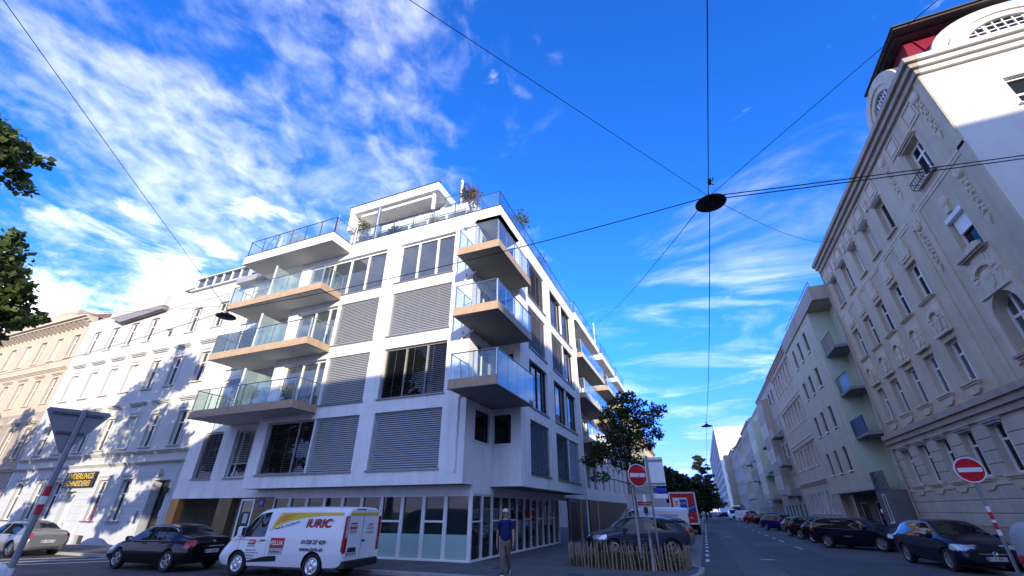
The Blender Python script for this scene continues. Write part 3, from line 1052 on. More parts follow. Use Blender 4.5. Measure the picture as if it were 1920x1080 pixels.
for y0_, y1_, m_ in ((31.0, 31.5, 'bronze_clad'), (34.3, 34.6, 'wood_clad'), (37.4, 37.7, 'bronze_clad'), (40.5, 40.8, 'tan_plaster')):
    part('pillar', MB().box(X2 - .05, X2 + .06, y0_, y1_, -.05, 2.59), m_, wb2)
d = part('garage_door', MB().box(X2 - .04, X2 + .0, 34.8, 37.3, 0, 2.4), 'bronze_clad', wb2)
mb = MB()
for i in range(18):
    mb.box(X2 + .0, X2 + .025, 34.85, 37.25, .1 + i * .125, .19 + i * .125)
part('louvre', mb, 'steel_dark', d)
part('door', MB().box(X2 - .04, X2 + .02, 31.6, 33.6, 0, 2.35), 'plastic_black', wb2)

# ------------------------------------------------------------------ ground, roads, pavements
RZ = -0.10
g = MB().quad((-900, -500, RZ - .012), (900, -500, RZ - .012), (900, 1500, RZ - .012), (-900, 1500, RZ - .012))
struct('ground', g, 'asphalt_light')
struct('road', MB().quad((-220, -6.5, RZ - .006), (60, -6.5, RZ - .006), (60, 14.2, RZ - .006), (-220, 14.2, RZ - .006)), 'asphalt')
struct('road', MB().quad((-5.35, 14.2, RZ - .002), (9.1, 14.2, RZ - .002), (9.1, 230, RZ - .002), (-5.35, 230, RZ - .002)), 'asphalt')
# cross street at the far end
struct('road', MB().quad((-120, 180, RZ + .002), (160, 180, RZ + .002), (160, 196, RZ + .002), (-120, 196, RZ + .002)), 'asphalt')
# paved parking bays on the left, old repair strips in the road
struct('parking_bay', MB().quad((-5.3, 20.1, RZ + .002), (-.52, 19.5, RZ + .002), (-.52, 178, RZ + .002), (-5.3, 178, RZ + .002)), 'paver')
struct('road_repair', MB().quad((4.9, 26.5, RZ + .002), (9.0, 23.0, RZ + .002), (9.0, 178, RZ + .002), (4.9, 178, RZ + .002)), 'asphalt_patch')
struct('road_repair', MB().quad((2.4, 34.0, RZ + .002), (4.8, 34.0, RZ + .002), (4.8, 37.2, RZ + .002), (2.4, 37.2, RZ + .002)), 'asphalt_light')
struct('road_repair', MB().quad((.6, 60, RZ + .002), (1.9, 60, RZ + .002), (2.3, 15, RZ + .002), (.9, 15, RZ + .002)), 'asphalt_patch')
struct('road_repair', MB().quad((-40, 7.2, RZ + .002), (-21.5, 7.2, RZ + .002), (-21.5, 10.4, RZ + .002), (-40, 10.4, RZ + .002)), 'asphalt_patch')


def kerbed(name, outline, kerb_edges, top=0.0, m='pavement'):
    """a raised pavement with a real step and granite kerb stones along some of its edges"""
    s_ = MB().prism(outline, RZ - .2, top)
    o = struct(name, s_, m)
    pts = [Vector((*p, 0)) for p in kerb_edges]
    for i in range(len(pts) - 1):
        a, b = pts[i], pts[i + 1]
        L = (b - a).length
        n = max(1, round(L / 1.0))
        if L > 60:
            n = round(L / 12.0)
        d = (b - a) / n
        ang = atan2(d.y, d.x)
        ll = round(d.length - .012, 3)
        me = shared(('kerb', ll), lambda: MB().bbox(0.006, ll, -.09, .09, RZ - .1, .012, .018).mesh('kerb_stone', 'granite'))
        for k in range(n):
            p = a + d * k
            link('kerb_stone', me, o, Matrix.Translation((p.x, p.y, 0)) @ Matrix.Rotation(ang, 4, 'Z'))
    return o


arc = [(-3.2, 14.2), (-2.2, 14.5), (-1.4, 15.2), (-.8, 16.3), (-.5, 17.6), (-.45, 19.2), (-.75, 19.75), (-1.5, 19.9), (-5.3, 20.1)]
pv_line = [(-90, 14.2), (-34, 14.2)] + arc + [(-5.35, 178)]
kerbed('pavement', pv_line + [(-9.2, 178), (-9.2, 17.0), (-90, 17.0)], [(-34, 14.2)] + arc + [(-5.35, 60), (-5.35, 178)])
# fill beneath the car passage and the strips behind the building lines
struct('pavement', MB().prism([(-90, 16.98), (-9.3, 16.98), (-9.3, 22), (-90, 22)], RZ - .2, -.003), 'pavement')
struct('pavement', MB().prism([(-9.19, 31.8), (-8.2, 31.8), (-8.2, 60), (-9.19, 60)], RZ - .2, -.003), 'pavement')
# right hand pavement with a nose at the corner
rarc = [(30, 9.0), (7.0, 8.0), (4.6, 8.6), (3.7, 9.8), (3.75, 12.0), (4.6, 14.0), (7.5, 16.8), (9.1, 18.3), (9.1, 178)]
kerbed('pavement', rarc + [(13, 178), (13, 16.4), (30, 16.4)], rarc)
# southern pavement behind the camera
kerbed('pavement', [(-90, -6.5), (40, -6.5), (40, -9.2), (-90, -9.2)], [(-30, -6.5), (30, -6.5)])
struct('pavement', MB().prism([(-90, 0.6), (-17.5, 0.6), (-16.8, 1.6), (-17.5, 3.2), (-90, 3.2)], RZ - .2, 0.0), 'pavement')
# markings
for k in range(26):
    y = 22.6 + k * 2.65
    tag(struct('road_marking', MB().quad((-.34, y, RZ + .006), (-.18, y, RZ + .006), (-.18, y + 1.15, RZ + .006), (-.34, y + 1.15, RZ + .006)), 'road_paint'), None, None)
for y0, y1 in ((31.7, 33.9), (38.2, 40.6), (42.2, 44.4), (47.0, 49.6), (53, 55.4), (60, 62.4), (70, 72.4), (82, 84.4)):
    struct('road_marking', MB().quad((4.64, y0, RZ + .006), (4.76, y0, RZ + .006), (4.76, y1, RZ + .006), (4.64, y1, RZ + .006)), 'road_paint')
struct('road_marking', MB().quad((-10.1, 12.2, RZ + .006), (-8.9, 12.4, RZ + .006), (-8.9, 12.52, RZ + .006), (-10.1, 12.32, RZ + .006)), 'road_paint')
for i in range(3):
    x = -27.5 + i * 1.9
    struct('road_marking', MB().quad((x - 2.4, 10.9, RZ + .006), (x - 2.0, 10.9, RZ + .006), (x + .5, 13.9, RZ + .006), (x + .1, 13.9, RZ + .006)), 'road_paint')

for (x, y, r) in ((2.2, 24.5, .33), (1.4, 44.0, .33), (-4.2, 15.6, .3), (-12.5, 9.6, .33), (-7.2, 16.2, .22)):
    t = thing('manhole_cover', {2.2: 'cast iron manhole cover in the side street lane', 1.4: 'farther cast iron manhole cover up the side street', -4.2: 'manhole cover in the corner pavement', -12.5: 'manhole cover in the front street by the van', -7.2: 'small valve cover in the pavement by the shop corner'}[x], 'manhole cover', (x, y, RZ if y < 14.2 or x > 0 else 0))
    zz = RZ + .006 if (y < 14.2 or x > 0) else .002
    part('ring', MB().lathe([(r * .86, zz), (r, zz), (r, zz + .008), (r * .86, zz + .008)], 24, (x, y, 0)), 'steel_dark', t)
    part('lid', MB().lathe([(0, zz + .006), (r * .84, zz + .006)], 24, (x, y, 0)), 'steel_dark', t)

# ------------------------------------------------------------------ older houses: helpers
def cornice(mb, u0, u1, z, h, out, steps=3, ext=False):
    # stepped moulding, widest on top
    for i in range(steps):
        a = h * i / steps
        b = h * (i + 1) / steps
        mb.box(u0, u1 + (out * (i + 1) / steps if ext else 0), -out * (i + 1) / steps, .02, z + a + .001 * i, z + b)


def hood(F, parent, uc, z, w, m, h=.16, out=.14, key='hood', ped=False):
    def mk():
        mb = MB()
        mb.box(-w / 2, w / 2, -out * .5, .01, 0, h * .4)
        mb.box(-w / 2 - .06, w / 2 + .06, -out, .01, h * .4, h * .75)
        mb.box(-w / 2 - .1, w / 2 + .1, -out * 1.25, .01, h * .75, h)
        if ped:
            mb.prism([(-w / 2 - .1, h), (w / 2 + .1, h), (0, h + w * .26)], -out * 1.1, .01, 'y')
        return mb.mesh('window_hood', m)
    link('window_hood', shared((key, w, m, h, out, ped), mk), parent, F @ Matrix.Translation((uc, 0, z)))


def surround(F, parent, uc, z0, w, h, m, t=.12, out=.05):
    def mk():
        mb = MB()
        mb.box(-w / 2 - t, -w / 2, -out, .01, 0, h + t)
        mb.box(w / 2, w / 2 + t, -out, .01, 0, h + t)
        mb.box(-w / 2, w / 2, -out, .01, h, h + t)
        return mb.mesh('window_surround', m)
    link('window_surround', shared(('sur', w, h, m, t, out), mk), parent, F @ Matrix.Translation((uc, 0, z0)))


OLDW = dict(depth=.24, ft=.07, fd=.08)


def oldwin(F, b, u, z, w, h, pane='pane_old', **k):
    o = {**OLDW, **k}
    return window(F, b, u, z, w, h, cols=(0,), rows=(round(h * .66, 3),), pane=pane, **o)


# ------------------------------------------------------------------ old white house on the left
oh = thing('tenement_house', 'old white plaster tenement with pale grey ground floor and tailor shop', 'building', (-38, 22, 0))
AX = [-45.65, -43.02, -40.42, -37.86, -35.26, -32.82, -29.98]
WO = 1.0
hup, hgr = [], []
for i, u in enumerate(AX):
    hup += [(u - .5, u + .5, 5.45, 7.57, .22), (u - .5, u + .5, 9.45, 11.55, .22)]
    if i != 4:
        hup.append((u - .5, u + .5, 13.42, 15.40, .22))
hup.append((-35.73, -35.0, 13.45, 14.05, .2))
part('wall', wall_mb(-47.6, -28.3, 4.55, 16.6, hup), 'old_white', oh, Fb)
GW = [-45.6, -43.0, -40.75, -35.62, -33.1]
for u in GW:
    hgr.append((u - .5, u + .5, 1.25, 3.55, .22))
hgr.append((-39.4, -38.2, .05, 2.95, .35))
hgr.append((-30.55, -28.98, .0, 3.45, .6))
hgr += [(-36.25, -35.35, .0, .48, .2), (-43.5, -42.7, 0, .48, .2)]
part('wall', wall_mb(-47.6, -28.3, -.1, 4.42, hgr), 'old_grey', oh, Fb)
for i, u in enumerate(AX):
    oldwin(Fb, oh, u, 5.45, WO, 2.12, sill=('old_white', .12, .12), pane='pane_pale' if i in (1, 4) else 'pane_old')
    oldwin(Fb, oh, u, 9.45, WO, 2.10, sill=('old_white', .12, .12), pane=('pane_pale' if i < 4 else 'pane_old'))
    hood(Fb, oh, u, 12.2, 1.5, 'old_white', .22, .2)
    hood(Fb, oh, u, 8.25, 1.5, 'old_white', .22, .2)
    surround(Fb, oh, u, 5.46, 1.0, 2.3, 'old_white')
    surround(Fb, oh, u, 9.46, 1.0, 2.3, 'old_white')
    if i != 4:
        oldwin(Fb, oh, u, 13.42, WO, 1.98, sill=('old_white', .08, .08), pane='pane_old')
window(Fb, oh, -35.365, 13.45, .73, .6, depth=.2, ft=.06, pane='pane_old')
part('vent_panel', MB().box(-35.9, -34.9, -.03, 0, 14.1, 15.5), 'old_white', oh, Fb)
mb = MB()
cornice(mb, -47.62, -28.32, 5.02, .2, .22)
cornice(mb, -47.62, -28.32, 4.40, .16, .2)
part('cornice', mb, 'old_white', oh, Fb)
# ground floor rustication: blocks stand a little proud, joints between them
bl = MB().bbox(0, 1, -.022, .02, 0, .37, .012)
rust_me = bl.mesh('rustic_block', 'old_grey')
ed = [-47.55] + sorted([h_[0] for h_ in hgr if h_[3] > 2] + [h_[1] for h_ in hgr if h_[3] > 2]) + [-28.34]
for i in range(0, len(ed), 2):
    a, b_ = ed[i] + .14, ed[i + 1] - .14
    if b_ - a < .25:
        continue
    for r_ in range(7):
        z = 1.25 + r_ * .40
        n = max(1, round((b_ - a) / 1.3))
        for k in range(n):
            l0 = a + (b_ - a) * k / n
            wd = (b_ - a) / n - .02
            link('rustic_block', rust_me, oh, Fb @ Matrix.Translation((l0, 0, z)) @ Matrix.Diagonal((wd, 1, 1, 1)))
part('plinth', MB().box(-47.6, -39.45, -.05, .01, -.1, 1.0).box(-38.15, -36.3, -.05, .01, -.1, 1.0).box(-35.3, -30.7, -.05, .01, -.1, 1.0), 'old_grey', oh, Fb)
for u in GW:
    oldwin(Fb, oh, u, 1.25, 1.0, 2.3, sill=('sill_metal', .15, .14), pane='pane_dark')
    surround(Fb, oh, u, 1.26, 1.0, 2.3, 'old_white', .1, .04)
    hood(Fb, oh, u, 3.72, 1.2, 'old_white', .12, .1)
part('pane', MB().box(-36.25, -35.35, .18, .2, 0, .48), 'pane_dark', oh, Fb)
part('pane', MB().box(-43.5, -42.7, .18, .2, 0, .48), 'pane_dark', oh, Fb)
d = part('door', MB().box(-39.4, -38.2, .30, .34, .05, 2.95).box(-39.3, -38.85, .285, .3, .3, 1.3).box(-38.75, -38.3, .285, .3, .3, 1.3).box(-39.3, -38.85, .285, .3, 1.45, 2.8).box(-38.75, -38.3, .285, .3, 1.45, 2.8), 'curtain', oh, Fb)
part('handle', MB().box(-38.85, -38.8, .23, .285, 1.0, 1.15), 'steel', d, Fb)
d = part('door', frame_mb(1.55, 3.44, .07, (0.1,), (2.5,), .5, .58), 'dark_frame', oh, Fb @ Matrix.Translation((-29.765, 0, 0)))
part('pane', MB().box(-30.5, -29.03, .55, .57, .07, 3.37), 'pane_dark', d, Fb)
part('notice', MB().box(-29.9, -29.55, .5, .515, 1.5, 1.85), 'print_grey', d, Fb)
part('intercom', MB().bbox(-31.1, -30.85, -.03, .01, 1.15, 1.8, .01), 'steel_dark', oh, Fb)
part('wall_lamp', MB().lathe([(.0, .0), (.09, .02), (.11, .12), (.09, .26), (.0, .28)], 10, (-28.8, -.16, 2.7)).box(-28.83, -28.77, -.16, .0, 2.95, 3.0), 'lamp_shell', oh, Fb, smooth=True)
part('bracket', MB().box(-30.3, -29.9, -.14, .0, 3.75, 3.95).box(-30.22, -29.98, -.2, -.14, 3.6, 4.1), 'old_white', oh, Fb)
part('step', MB().box(-39.6, -38.0, -.3, .3, -.1, .05), 'granite', oh, Fb)
# dress and cloth in the shop windows
part('window_display', MB().lathe([(.02, 2.1), (.10, 2.05), (.12, 1.9), (.09, 1.75), (.2, 1.5), (.26, 1.3), (.0, 1.3)], 10, (-35.6, .19, .02)), 'pink_cloth', oh, Fb, smooth=True)
part('window_display', MB().box(-33.4, -32.8, .185, .2, 1.4, 1.75), 'steel_dark', oh, Fb)
# attic: parapet, dormer wedge, metal roof with skylights
part('parapet', MB().box(-47.6, -28.3, .0, .35, 16.6, 16.72), 'zinc', oh, Fb)
part('wall', MB().box(-43.6, -28.3, -.03, .3, 16.0, 17.0), 'old_white', oh, Fb)
part('dormer_soffit', MB().prism([(-43.5, 16.15), (-36.7, 16.15), (-36.7, 15.85), (-42.0, 15.55)], -.46, -.03, 'y'), 'dark_soffit', oh, Fb)
part('dormer_wall', MB().box(-43.6, -36.6, -.5, -.032, 16.15, 17.0), 'old_white', oh, Fb)
mb = MB().add([(-47.6, CY + .3, 16.72), (-28.3, CY + .3, 16.72), (-28.3, CY + 5, 20.6), (-47.6, CY + 5, 20.6), (-47.6, CY + 12, 20.6), (-28.3, CY + 12, 20.6)], [(0, 1, 2, 3), (3, 2, 5, 4)])
mb.quad((-28.3, CY + .3, 16.72), (-28.3, CY + 12, 16.72), (-28.3, CY + 12, 20.6), (-28.3, CY + 5, 20.6))
rf = part('roof', mb, 'zinc', oh)
mb = MB()
for i in range(32):
    x = -47.4 + i * .6
    mb.add([(x, CY + .3, 16.74), (x + .04, CY + .3, 16.74), (x + .04, CY + 5, 20.64), (x, CY + 5, 20.64), (x, CY + .3, 16.79), (x + .04, CY + .3, 16.79), (x + .04, CY + 5, 20.69), (x, CY + 5, 20.69)], [(0, 1, 2, 3), (4, 5, 6, 7), (0, 3, 7, 4), (1, 2, 6, 5), (0, 1, 5, 4)])
o = part('standing_seam', mb, 'zinc', rf)
o['kind'] = 'stuff'
mb = MB()
for i in range(6):
    x = -34.2 + i * .98
    mb.box(x, x + .9, CY + .1, CY + .16, 17.05, 18.1)
part('skylight', mb, 'pane_sky', rf)
mb = MB().box(-34.4, -28.35, CY - .25, CY + .2, 17.0, 17.08).box(-34.4, -28.35, CY - .1, CY + .3, 18.1, 18.18)
for i in range(7):
    mb.box(-34.3 + i * .98, -34.22 + i * .98, CY, CY + .2, 17.05, 18.15)
part('skylight_frame', mb, 'white_frame', rf)
mb = MB().prism([(CY + .9, 18.2), (CY + 3.2, 20.9), (CY + 6, 20.9), (CY + 6, 18.2)], -37.5, -28.6, 'x')
part('roof_house', mb, 'zinc', rf)
# shop sign
sg = thing('shop_sign', 'black tailor shop sign with yellow block letters above the shop door', 'sign', (-38.25, CY - .12, 3.64))
part('board', MB().box(-40.0, -36.5, -.16, -.08, 3.17, 4.11), 'board_black', sg, Fb)
part('bracket', MB().box(-39.7, -39.6, -.08, .0, 3.5, 3.8).box(-36.9, -36.8, -.08, .0, 3.5, 3.8), 'steel_dark', sg, Fb)
TM = Matrix.Rotation(radians(90), 4, 'X')
lettering('lettering', 'ÄNDERUNGS', .50, 'sign_yellow', sg, Matrix.Translation((-38.25, CY - .164, 3.84)) @ TM, bold=.004, sx=1.03)
lettering('lettering', 'SCHNEIDEREI', .46, 'sign_yellow', sg, Matrix.Translation((-38.25, CY - .164, 3.40)) @ TM, bold=.004, sx=1.02)

# ------------------------------------------------------------------ pink house further left
ph = thing('tenement_house', 'pink plaster tenement with bracketed cornice left of the old white house', 'building', (-62, 22, 0))
PX = [-48.75 - 2.68 * i for i in range(12)]
hp, hb = [], []
for u in PX:
    hp += [(u - .5, u + .5, 9.55, 11.72, .22), (u - .5, u + .5, 13.5, 15.6, .22)]
    hb += [(u - .5, u + .5, 5.4, 7.6, .22), (u - .55, u + .55, 1.2, 3.4, .22)]
part('wall', wall_mb(-81, -47.62, 8.9, 16.3, hp), 'pink_plaster', ph, Fb)
part('wall', wall_mb(-81, -47.62, -.1, 8.9, hb), 'brown_plaster', ph, Fb)
for i, u in enumerate(PX):
    pn = 'pane_pale' if i in (1, 3, 6) else 'pane_old'
    oldwin(Fb, ph, u, 13.5, 1.0, 2.1, pane=pn, sill=('cream_trim', .1, .1))
    oldwin(Fb, ph, u, 9.55, 1.0, 2.17, sill=('cream_trim', .1, .1))
    oldwin(Fb, ph, u, 5.4, 1.0, 2.2, sill=('cream_trim', .1, .1))
    oldwin(Fb, ph, u, 1.2, 1.1, 2.2, sill=('cream_trim', .1, .1))
    surround(Fb, ph, u, 13.51, 1.0, 2.1, 'cream_trim', .1)
    surround(Fb, ph, u, 9.56, 1.0, 2.2, 'cream_trim', .12)
    surround(Fb, ph, u, 5.41, 1.0, 2.3, 'cream_trim', .12)
    hood(Fb, ph, u, 11.95, 1.4, 'cream_trim', .2, .18)
    hood(Fb, ph, u, 8.0, 1.5, 'cream_trim', .2, .2, ped=True)
mb = MB()
cornice(mb, -81, -47.64, 12.4, .25, .25)
cornice(mb, -81, -47.64, 4.4, .3, .28)
cornice(mb, -81, -47.64, 16.75, .5, .7)
part('cornice', mb, 'cream_trim', ph, Fb)
mb = MB().box(-81, -47.62, 0, .3, 16.3, 17.25)
part('frieze', mb, 'cream_trim', ph, Fb)
br = MB().prism([(0, 0), (-.55, .0), (-.55, -.12), (-.2, -.42), (0, -.45)], -.09, .09, 'x').mesh('bracket', 'brown_plaster')
for i in range(46):
    link('bracket', br, ph, Fb @ Matrix.Translation((-47.95 - i * .72, 0, 16.75)))
mb = MB().add([(-81, CY - .4, 17.25), (-47.6, CY - .4, 17.25), (-47.6, CY + 4, 19.4), (-81, CY + 4, 19.4), (-47.6, CY + 9, 17.25)], [(0, 1, 2, 3), (1, 4, 2)])
part('roof', mb, 'tile_roof', ph)
part('attic', MB().box(-81, -52, CY + .3, CY + 4, 17.2, 18.9), 'pink_plaster', ph)

far_l = thing('tenement_house', 'grey tenement at the far left end of the front street beyond the pink house', 'building', (-95, 22, 0))
hx_ = []
for i in range(8):
    for z in (1.2, 5.2, 9.2, 13.2):
        hx_.append((-83.5 - i * 2.9 - .55, -83.5 - i * 2.9 + .55, z, z + 2.1, .22))
part('wall', wall_mb(-108, -81.02, -.1, 16.5, hx_), 'sand_plaster', far_l, Fb)
for h_ in hx_:
    window(Fb, far_l, (h_[0] + h_[1]) / 2, h_[2], 1.1, 2.1, depth=.2, ft=.08, cols=(0,), pane='pane_old', panes=False)
part('roof', MB().box(-108, -81.02, CY - .3, CY + 8, 16.5, 17.1), 'tile_roof', far_l)

# ------------------------------------------------------------------ ornate house on the right
XO = 11.0
Fo = fac(XO, 0, -90)          # u = -y
YE = 15.95
Fe = fac(0, YE, 0)            # end face towards the front street
orn = thing('tenement_house', 'ornate beige corner tenement with red mansard roof and round dormers', 'building', (16, 24, 0))
OA = [22.55, 24.75, 26.95, 29.15, 31.35]
BAY = 18.45
ho = []
for y in OA:
    ho += [(-y - .52, -y + .52, 3.05, 4.88, .3), (-y - .52, -y + .52, 6.45, 8.25, .3), (-y - .52, -y + .52, 10.2, 12.05, .3), (-y - .48, -y + .48, 13.85, 15.7, .3)]
ho += [(-BAY - .6, -BAY + .6, 10.22, 12.05, .3), (-BAY - .6, -BAY + .6, 13.9, 15.7, .3), (-BAY - .75, -BAY + .75, 6.65, 8.6, .4), (-BAY - .8, -BAY + .8, 3.05, 4.88, .3)]
lo = [h_ for h_ in ho if h_[2] < 5] + [(-24.9, -23.9, .55, 1.68, .3), (-29.6, -28.6, .55, 1.68, .3)]
up = [h_ for h_ in ho if h_[2] > 5]
part('wall', wall_mb(-32.9, -YE, 5.75, 17.1, up), 'beige_plaster', orn, Fo)
part('wall', wall_mb(-32.9, -YE, -.1, 5.0, lo), 'ashlar', orn, Fo)
# end face, smooth and pale
he = [(13.0, 14.6, 14.5, 15.86, .3), (17.2, 18.8, 14.5, 15.86, .3)] + [(x, x + 1.4, z, z + 1.9, .3) for x in (17.2, 21.0) for z in (3, 6.5, 10.2)]
part('wall', wall_mb(XO, 62, -.1, 17.1, he), 'cream_end', orn, Fe)
for h_ in he:
    window(Fe, orn, (h_[0] + h_[1]) / 2, h_[2], round(h_[1] - h_[0], 3), round(h_[3] - h_[2], 3), depth=.24, ft=.09, cols=(0,), rows=(.55,), pane='pane_deep', sill=('old_white', .1, .1))
# cornices; sun on the end face and shade on the street side coloured in
mb = MB()
cornice(mb, -32.9, -YE, 5.0, .75, .34, 3, True)
part('cornice', mb, 'beige_dark', orn, Fo)
mb = MB()
cornice(mb, -32.92, -YE, 17.1, .72, .42, 3, True)
part('cornice', mb, 'beige_dark', orn, Fo)
mb = MB()
cornice(mb, XO + .022, 62, 17.1, .72, .42, 3)
part('cornice', mb, 'cream_end', orn, Fe)
mb = MB().box(-32.9, -YE, -.05, .01, 13.42, 13.56).box(-32.9, -YE, -.03, .01, 13.3, 13.42)
part('string_course', mb, 'beige_trim', orn, Fo)
mb = MB().box(-32.9, -YE, -.06, .01, 2.72, 2.86)
part('string_course', mb, 'beige_trim', orn, Fo)
part('plinth', MB().box(-32.9, -29.65, -.06, .01, -.1, 1.2).box(-28.55, -24.95, -.06, .01, -.1, 1.2).box(-23.85, -YE, -.06, .01, -.1, 1.2), 'beige_dark', orn, Fo)
# pilaster strips beside the corner bay
for y in (20.15, 21.15):
    part('pilaster', MB().box(-y - .16, -y + .16, -.05, .01, 5.76, 13.3), 'beige_plaster', orn, Fo)
part('pilaster', MB().box(-16.4, -15.96, -.05, .01, 5.76, 17.08), 'beige_plaster', orn, Fo)
part('pilaster', MB().box(-32.88, -32.5, -.05, .01, 5.76, 17.08), 'beige_plaster', orn, Fo)


def console(kind):
    mb = MB()
    if kind == 'sill':
        mb.box(-.66, .66, -.2, .01, -.08, 0)
        mb.box(-.6, .6, -.14, .01, -.16, -.08)
        mb.prism([(-.55, -.16), (.55, -.16), (.5, -.34), (.25, -.48), (-.25, -.48), (-.5, -.34)], -.09, .01, 'y')
    elif kind == 'cartouche':
        # panel with arched crown, shield and side scrolls between two windows
        mb.box(-.64, .64, -.05, .01, 0, 1.5)
        mb.box(-.62, .62, -.18, -.05, -.06, .06)
        n = 10
        arc_ = [(-.52 * cos(pi * i / n), .72 + .42 * sin(pi * i / n)) for i in range(n + 1)] + [(.36 * cos(pi * i / n), .72 + .26 * sin(pi * i / n)) for i in range(n + 1)]
        mb.prism(arc_, -.17, -.05, 'y')
        mb.lathe([(.0, -.16), (.16, -.14), (.22, -.09), (.22, -.05)], 10, (0, 0, .62), 'y')
        mb.prism([(-.24, .5), (.24, .5), (.16, .2), (0, .1), (-.16, .2)], -.13, -.05, 'y')
        for s_ in (-1, 1):
            mb.lathe([(.0, -.15), (.10, -.13), (.13, -.05)], 8, (s_ * .46, 0, .62), 'y')
            mb.prism([(s_ * .34, .5), (s_ * .56, .56), (s_ * .5, .2), (s_ * .38, .14)], -.11, -.05, 'y')
    elif kind == 'shield':
        mb.prism([(-.42, .0), (.42, .0), (.5, .3), (.4, .5), (.44, .95), (.2, 1.05), (-.2, 1.05), (-.44, .95), (-.4, .5), (-.5, .3)], -.07, .01, 'y')
        mb.prism([(-.3, .12), (.3, .12), (.34, .4), (.3, .85), (-.3, .85), (-.34, .4)], -.1, -.07, 'y')
    elif kind == 'key':
        mb.lathe([(.0, -.13), (.18, -.11), (.24, -.05), (.26, .01)], 12, (0, 0, 0), 'y')
        mb.prism([(-.2, -.1), (.2, -.1), (.12, -.5), (-.12, -.5)], -.09, .01, 'y')
    elif kind == 'garland':
        mb.lathe([(.0, -.12), (.18, -.11), (.25, -.05), (.27, .01)], 12, (0, 0, 0), 'y')
        for i in range(8):
            mb.lathe([(.0, -.09), (.07, -.07), (.11, .01)], 6, ((.05 if i % 2 else -.05), 0, -.36 - i * .2), 'y')
            mb.box(-.15, .15, -.035, .01, -.45 - i * .2, -.40 - i * .2)
        mb.prism([(-.13, -2.0), (.13, -2.0), (.0, -2.35)], -.06, .01, 'y')
    elif kind == 'panel':
        mb.box(-.5, .5, -.05, .01, 0, .06)
        mb.box(-.5, .5, -.05, .01, .84, .9)
        mb.box(-.5, -.44, -.05, .01, .06, .84)
        mb.box(.44, .5, -.05, .01, .06, .84)
        mb.box(-.3, .3, -.03, .01, .2, .7)
    return mb


def orn_part(kind, nm, y, z, m='beige_trim', F=None, sx=1.0):
    me = shared(('orn', kind, m), lambda: console(kind).mesh(nm, m))
    return link(nm, me, orn, (F or Fo) @ Matrix.Translation((-y if F is None else y, 0, z)) @ Matrix.Diagonal((sx, 1, 1, 1)))


for y in OA:
    oldwin(Fo, orn, -y, 3.05, 1.04, 1.83, pane='pane_deep', depth=.3, ft=.09)
    hood(Fo, orn, -y, 4.80, 1.0, 'old_white', .2, .2, key='lintel')
    orn_part('sill', 'window_console', y, 3.03)
    oldwin(Fo, orn, -y, 6.45, 1.04, 1.80, pane='pane_sky', depth=.3, ft=.09)
    orn_part('sill', 'window_console', y, 6.43)
    orn_part('cartouche', 'cartouche', y, 8.55)
    oldwin(Fo, orn, -y, 10.2, 1.04, 1.85, pane='pane_deep', depth=.3, ft=.09)
    hood(Fo, orn, -y, 10.04, 1.15, 'beige_trim', .15, .16, key='sillband')
    orn_part('shield', 'shield_ornament', y, 12.25)
    window(Fo, orn, -y, 13.85, .96, 1.85, depth=.3, ft=.09, pane='pane_pale' if y in (24.75, 26.95) else 'pane_deep', sill=('beige_trim', .1, .12))
    hood(Fo, orn, -y, 15.72, .95, 'old_white', .12, .14, key='lintel2')
    orn_part('panel', 'relief_panel', y, 16.05)
    orn_part('key', 'keystone', y + 1.1, 16.5)
for y in (20.6, 17.0):
    orn_part('garland', 'garland_ornament', y, 12.9)
for y in (20.6, 16.7):
    orn_part('garland', 'garland_ornament', y, 16.7)
orn_part('shield', 'shield_ornament', 20.6, 12.9)
orn_part('panel', 'relief_panel', 17.45, 16.05)
orn_part('panel', 'relief_panel', 19.45, 16.05)
# corner bay windows
window(Fo, orn, -BAY, 13.9, 1.2, 1.8, depth=.3, ft=.1, cols=(0,), rows=(1.25,), pane='pane_deep', sill=('beige_trim', .12, .14))
hood(Fo, orn, -BAY, 15.72, 1.3, 'beige_trim', .16, .18, key='lintel3')
window(Fo, orn, -BAY, 10.22, 1.2, 1.83, depth=.3, ft=.1, pane='pane_deep', rows=(1.1,))
part('roller_shutter', MB().box(-BAY - .58, -BAY + .58, -.02, .15, 11.86, 12.04).box(-BAY - .5, -BAY + .5, .16, .19, 11.25, 11.9), 'print_white', orn, Fo)
hood(Fo, orn, -BAY, 10.04, 1.4, 'beige_dark', .17, .22, key='sillband2')
orn_part('key', 'keystone', BAY, 12.6)
orn_part('cartouche', 'cartouche', BAY, 8.65, sx=1.35)
orn_part('shield', 'shield_ornament', BAY, 9.55, 'cream_trim', sx=1.1)
# arched window: arch fillers turn the rectangular opening into a round head
mb = MB()
n = 12
r_ = .75
for s_ in (-1, 1):
    for i in range(n // 2):
        a0_, a1_ = pi / 2 * i / (n // 2), pi / 2 * (i + 1) / (n // 2)
        p0 = (s_ * r_ * cos(a0_), 7.85 + r_ * sin(a0_))
        p1 = (s_ * r_ * cos(a1_), 7.85 + r_ * sin(a1_))
        mb.prism([p0, p1, (p1[0], 8.62), (s_ * .76, 8.62 if i else 8.62), (s_ * .76, p0[1])], .0, .38, 'y')
part('arch_filler', mb, 'beige_trim', orn, Fo @ Matrix.Translation((-BAY, 0, 0)))
mb = MB()
prof = [(-1.05, 6.2), (-.95, 7.2), (-1.1, 8.1), (-.95, 8.9), (-.5, 9.35), (.5, 9.35), (.95, 8.9), (1.1, 8.1), (.95, 7.2), (1.05, 6.2)]
inner = [(.75, 6.3), (.75, 7.85)] + [(r_ * cos(pi * i / n), 7.85 + r_ * sin(pi * i / n)) for i in range(1, n)] + [(-.75, 7.85), (-.75, 6.3)]
mb.prism(prof + inner, -.10, .005, 'y')
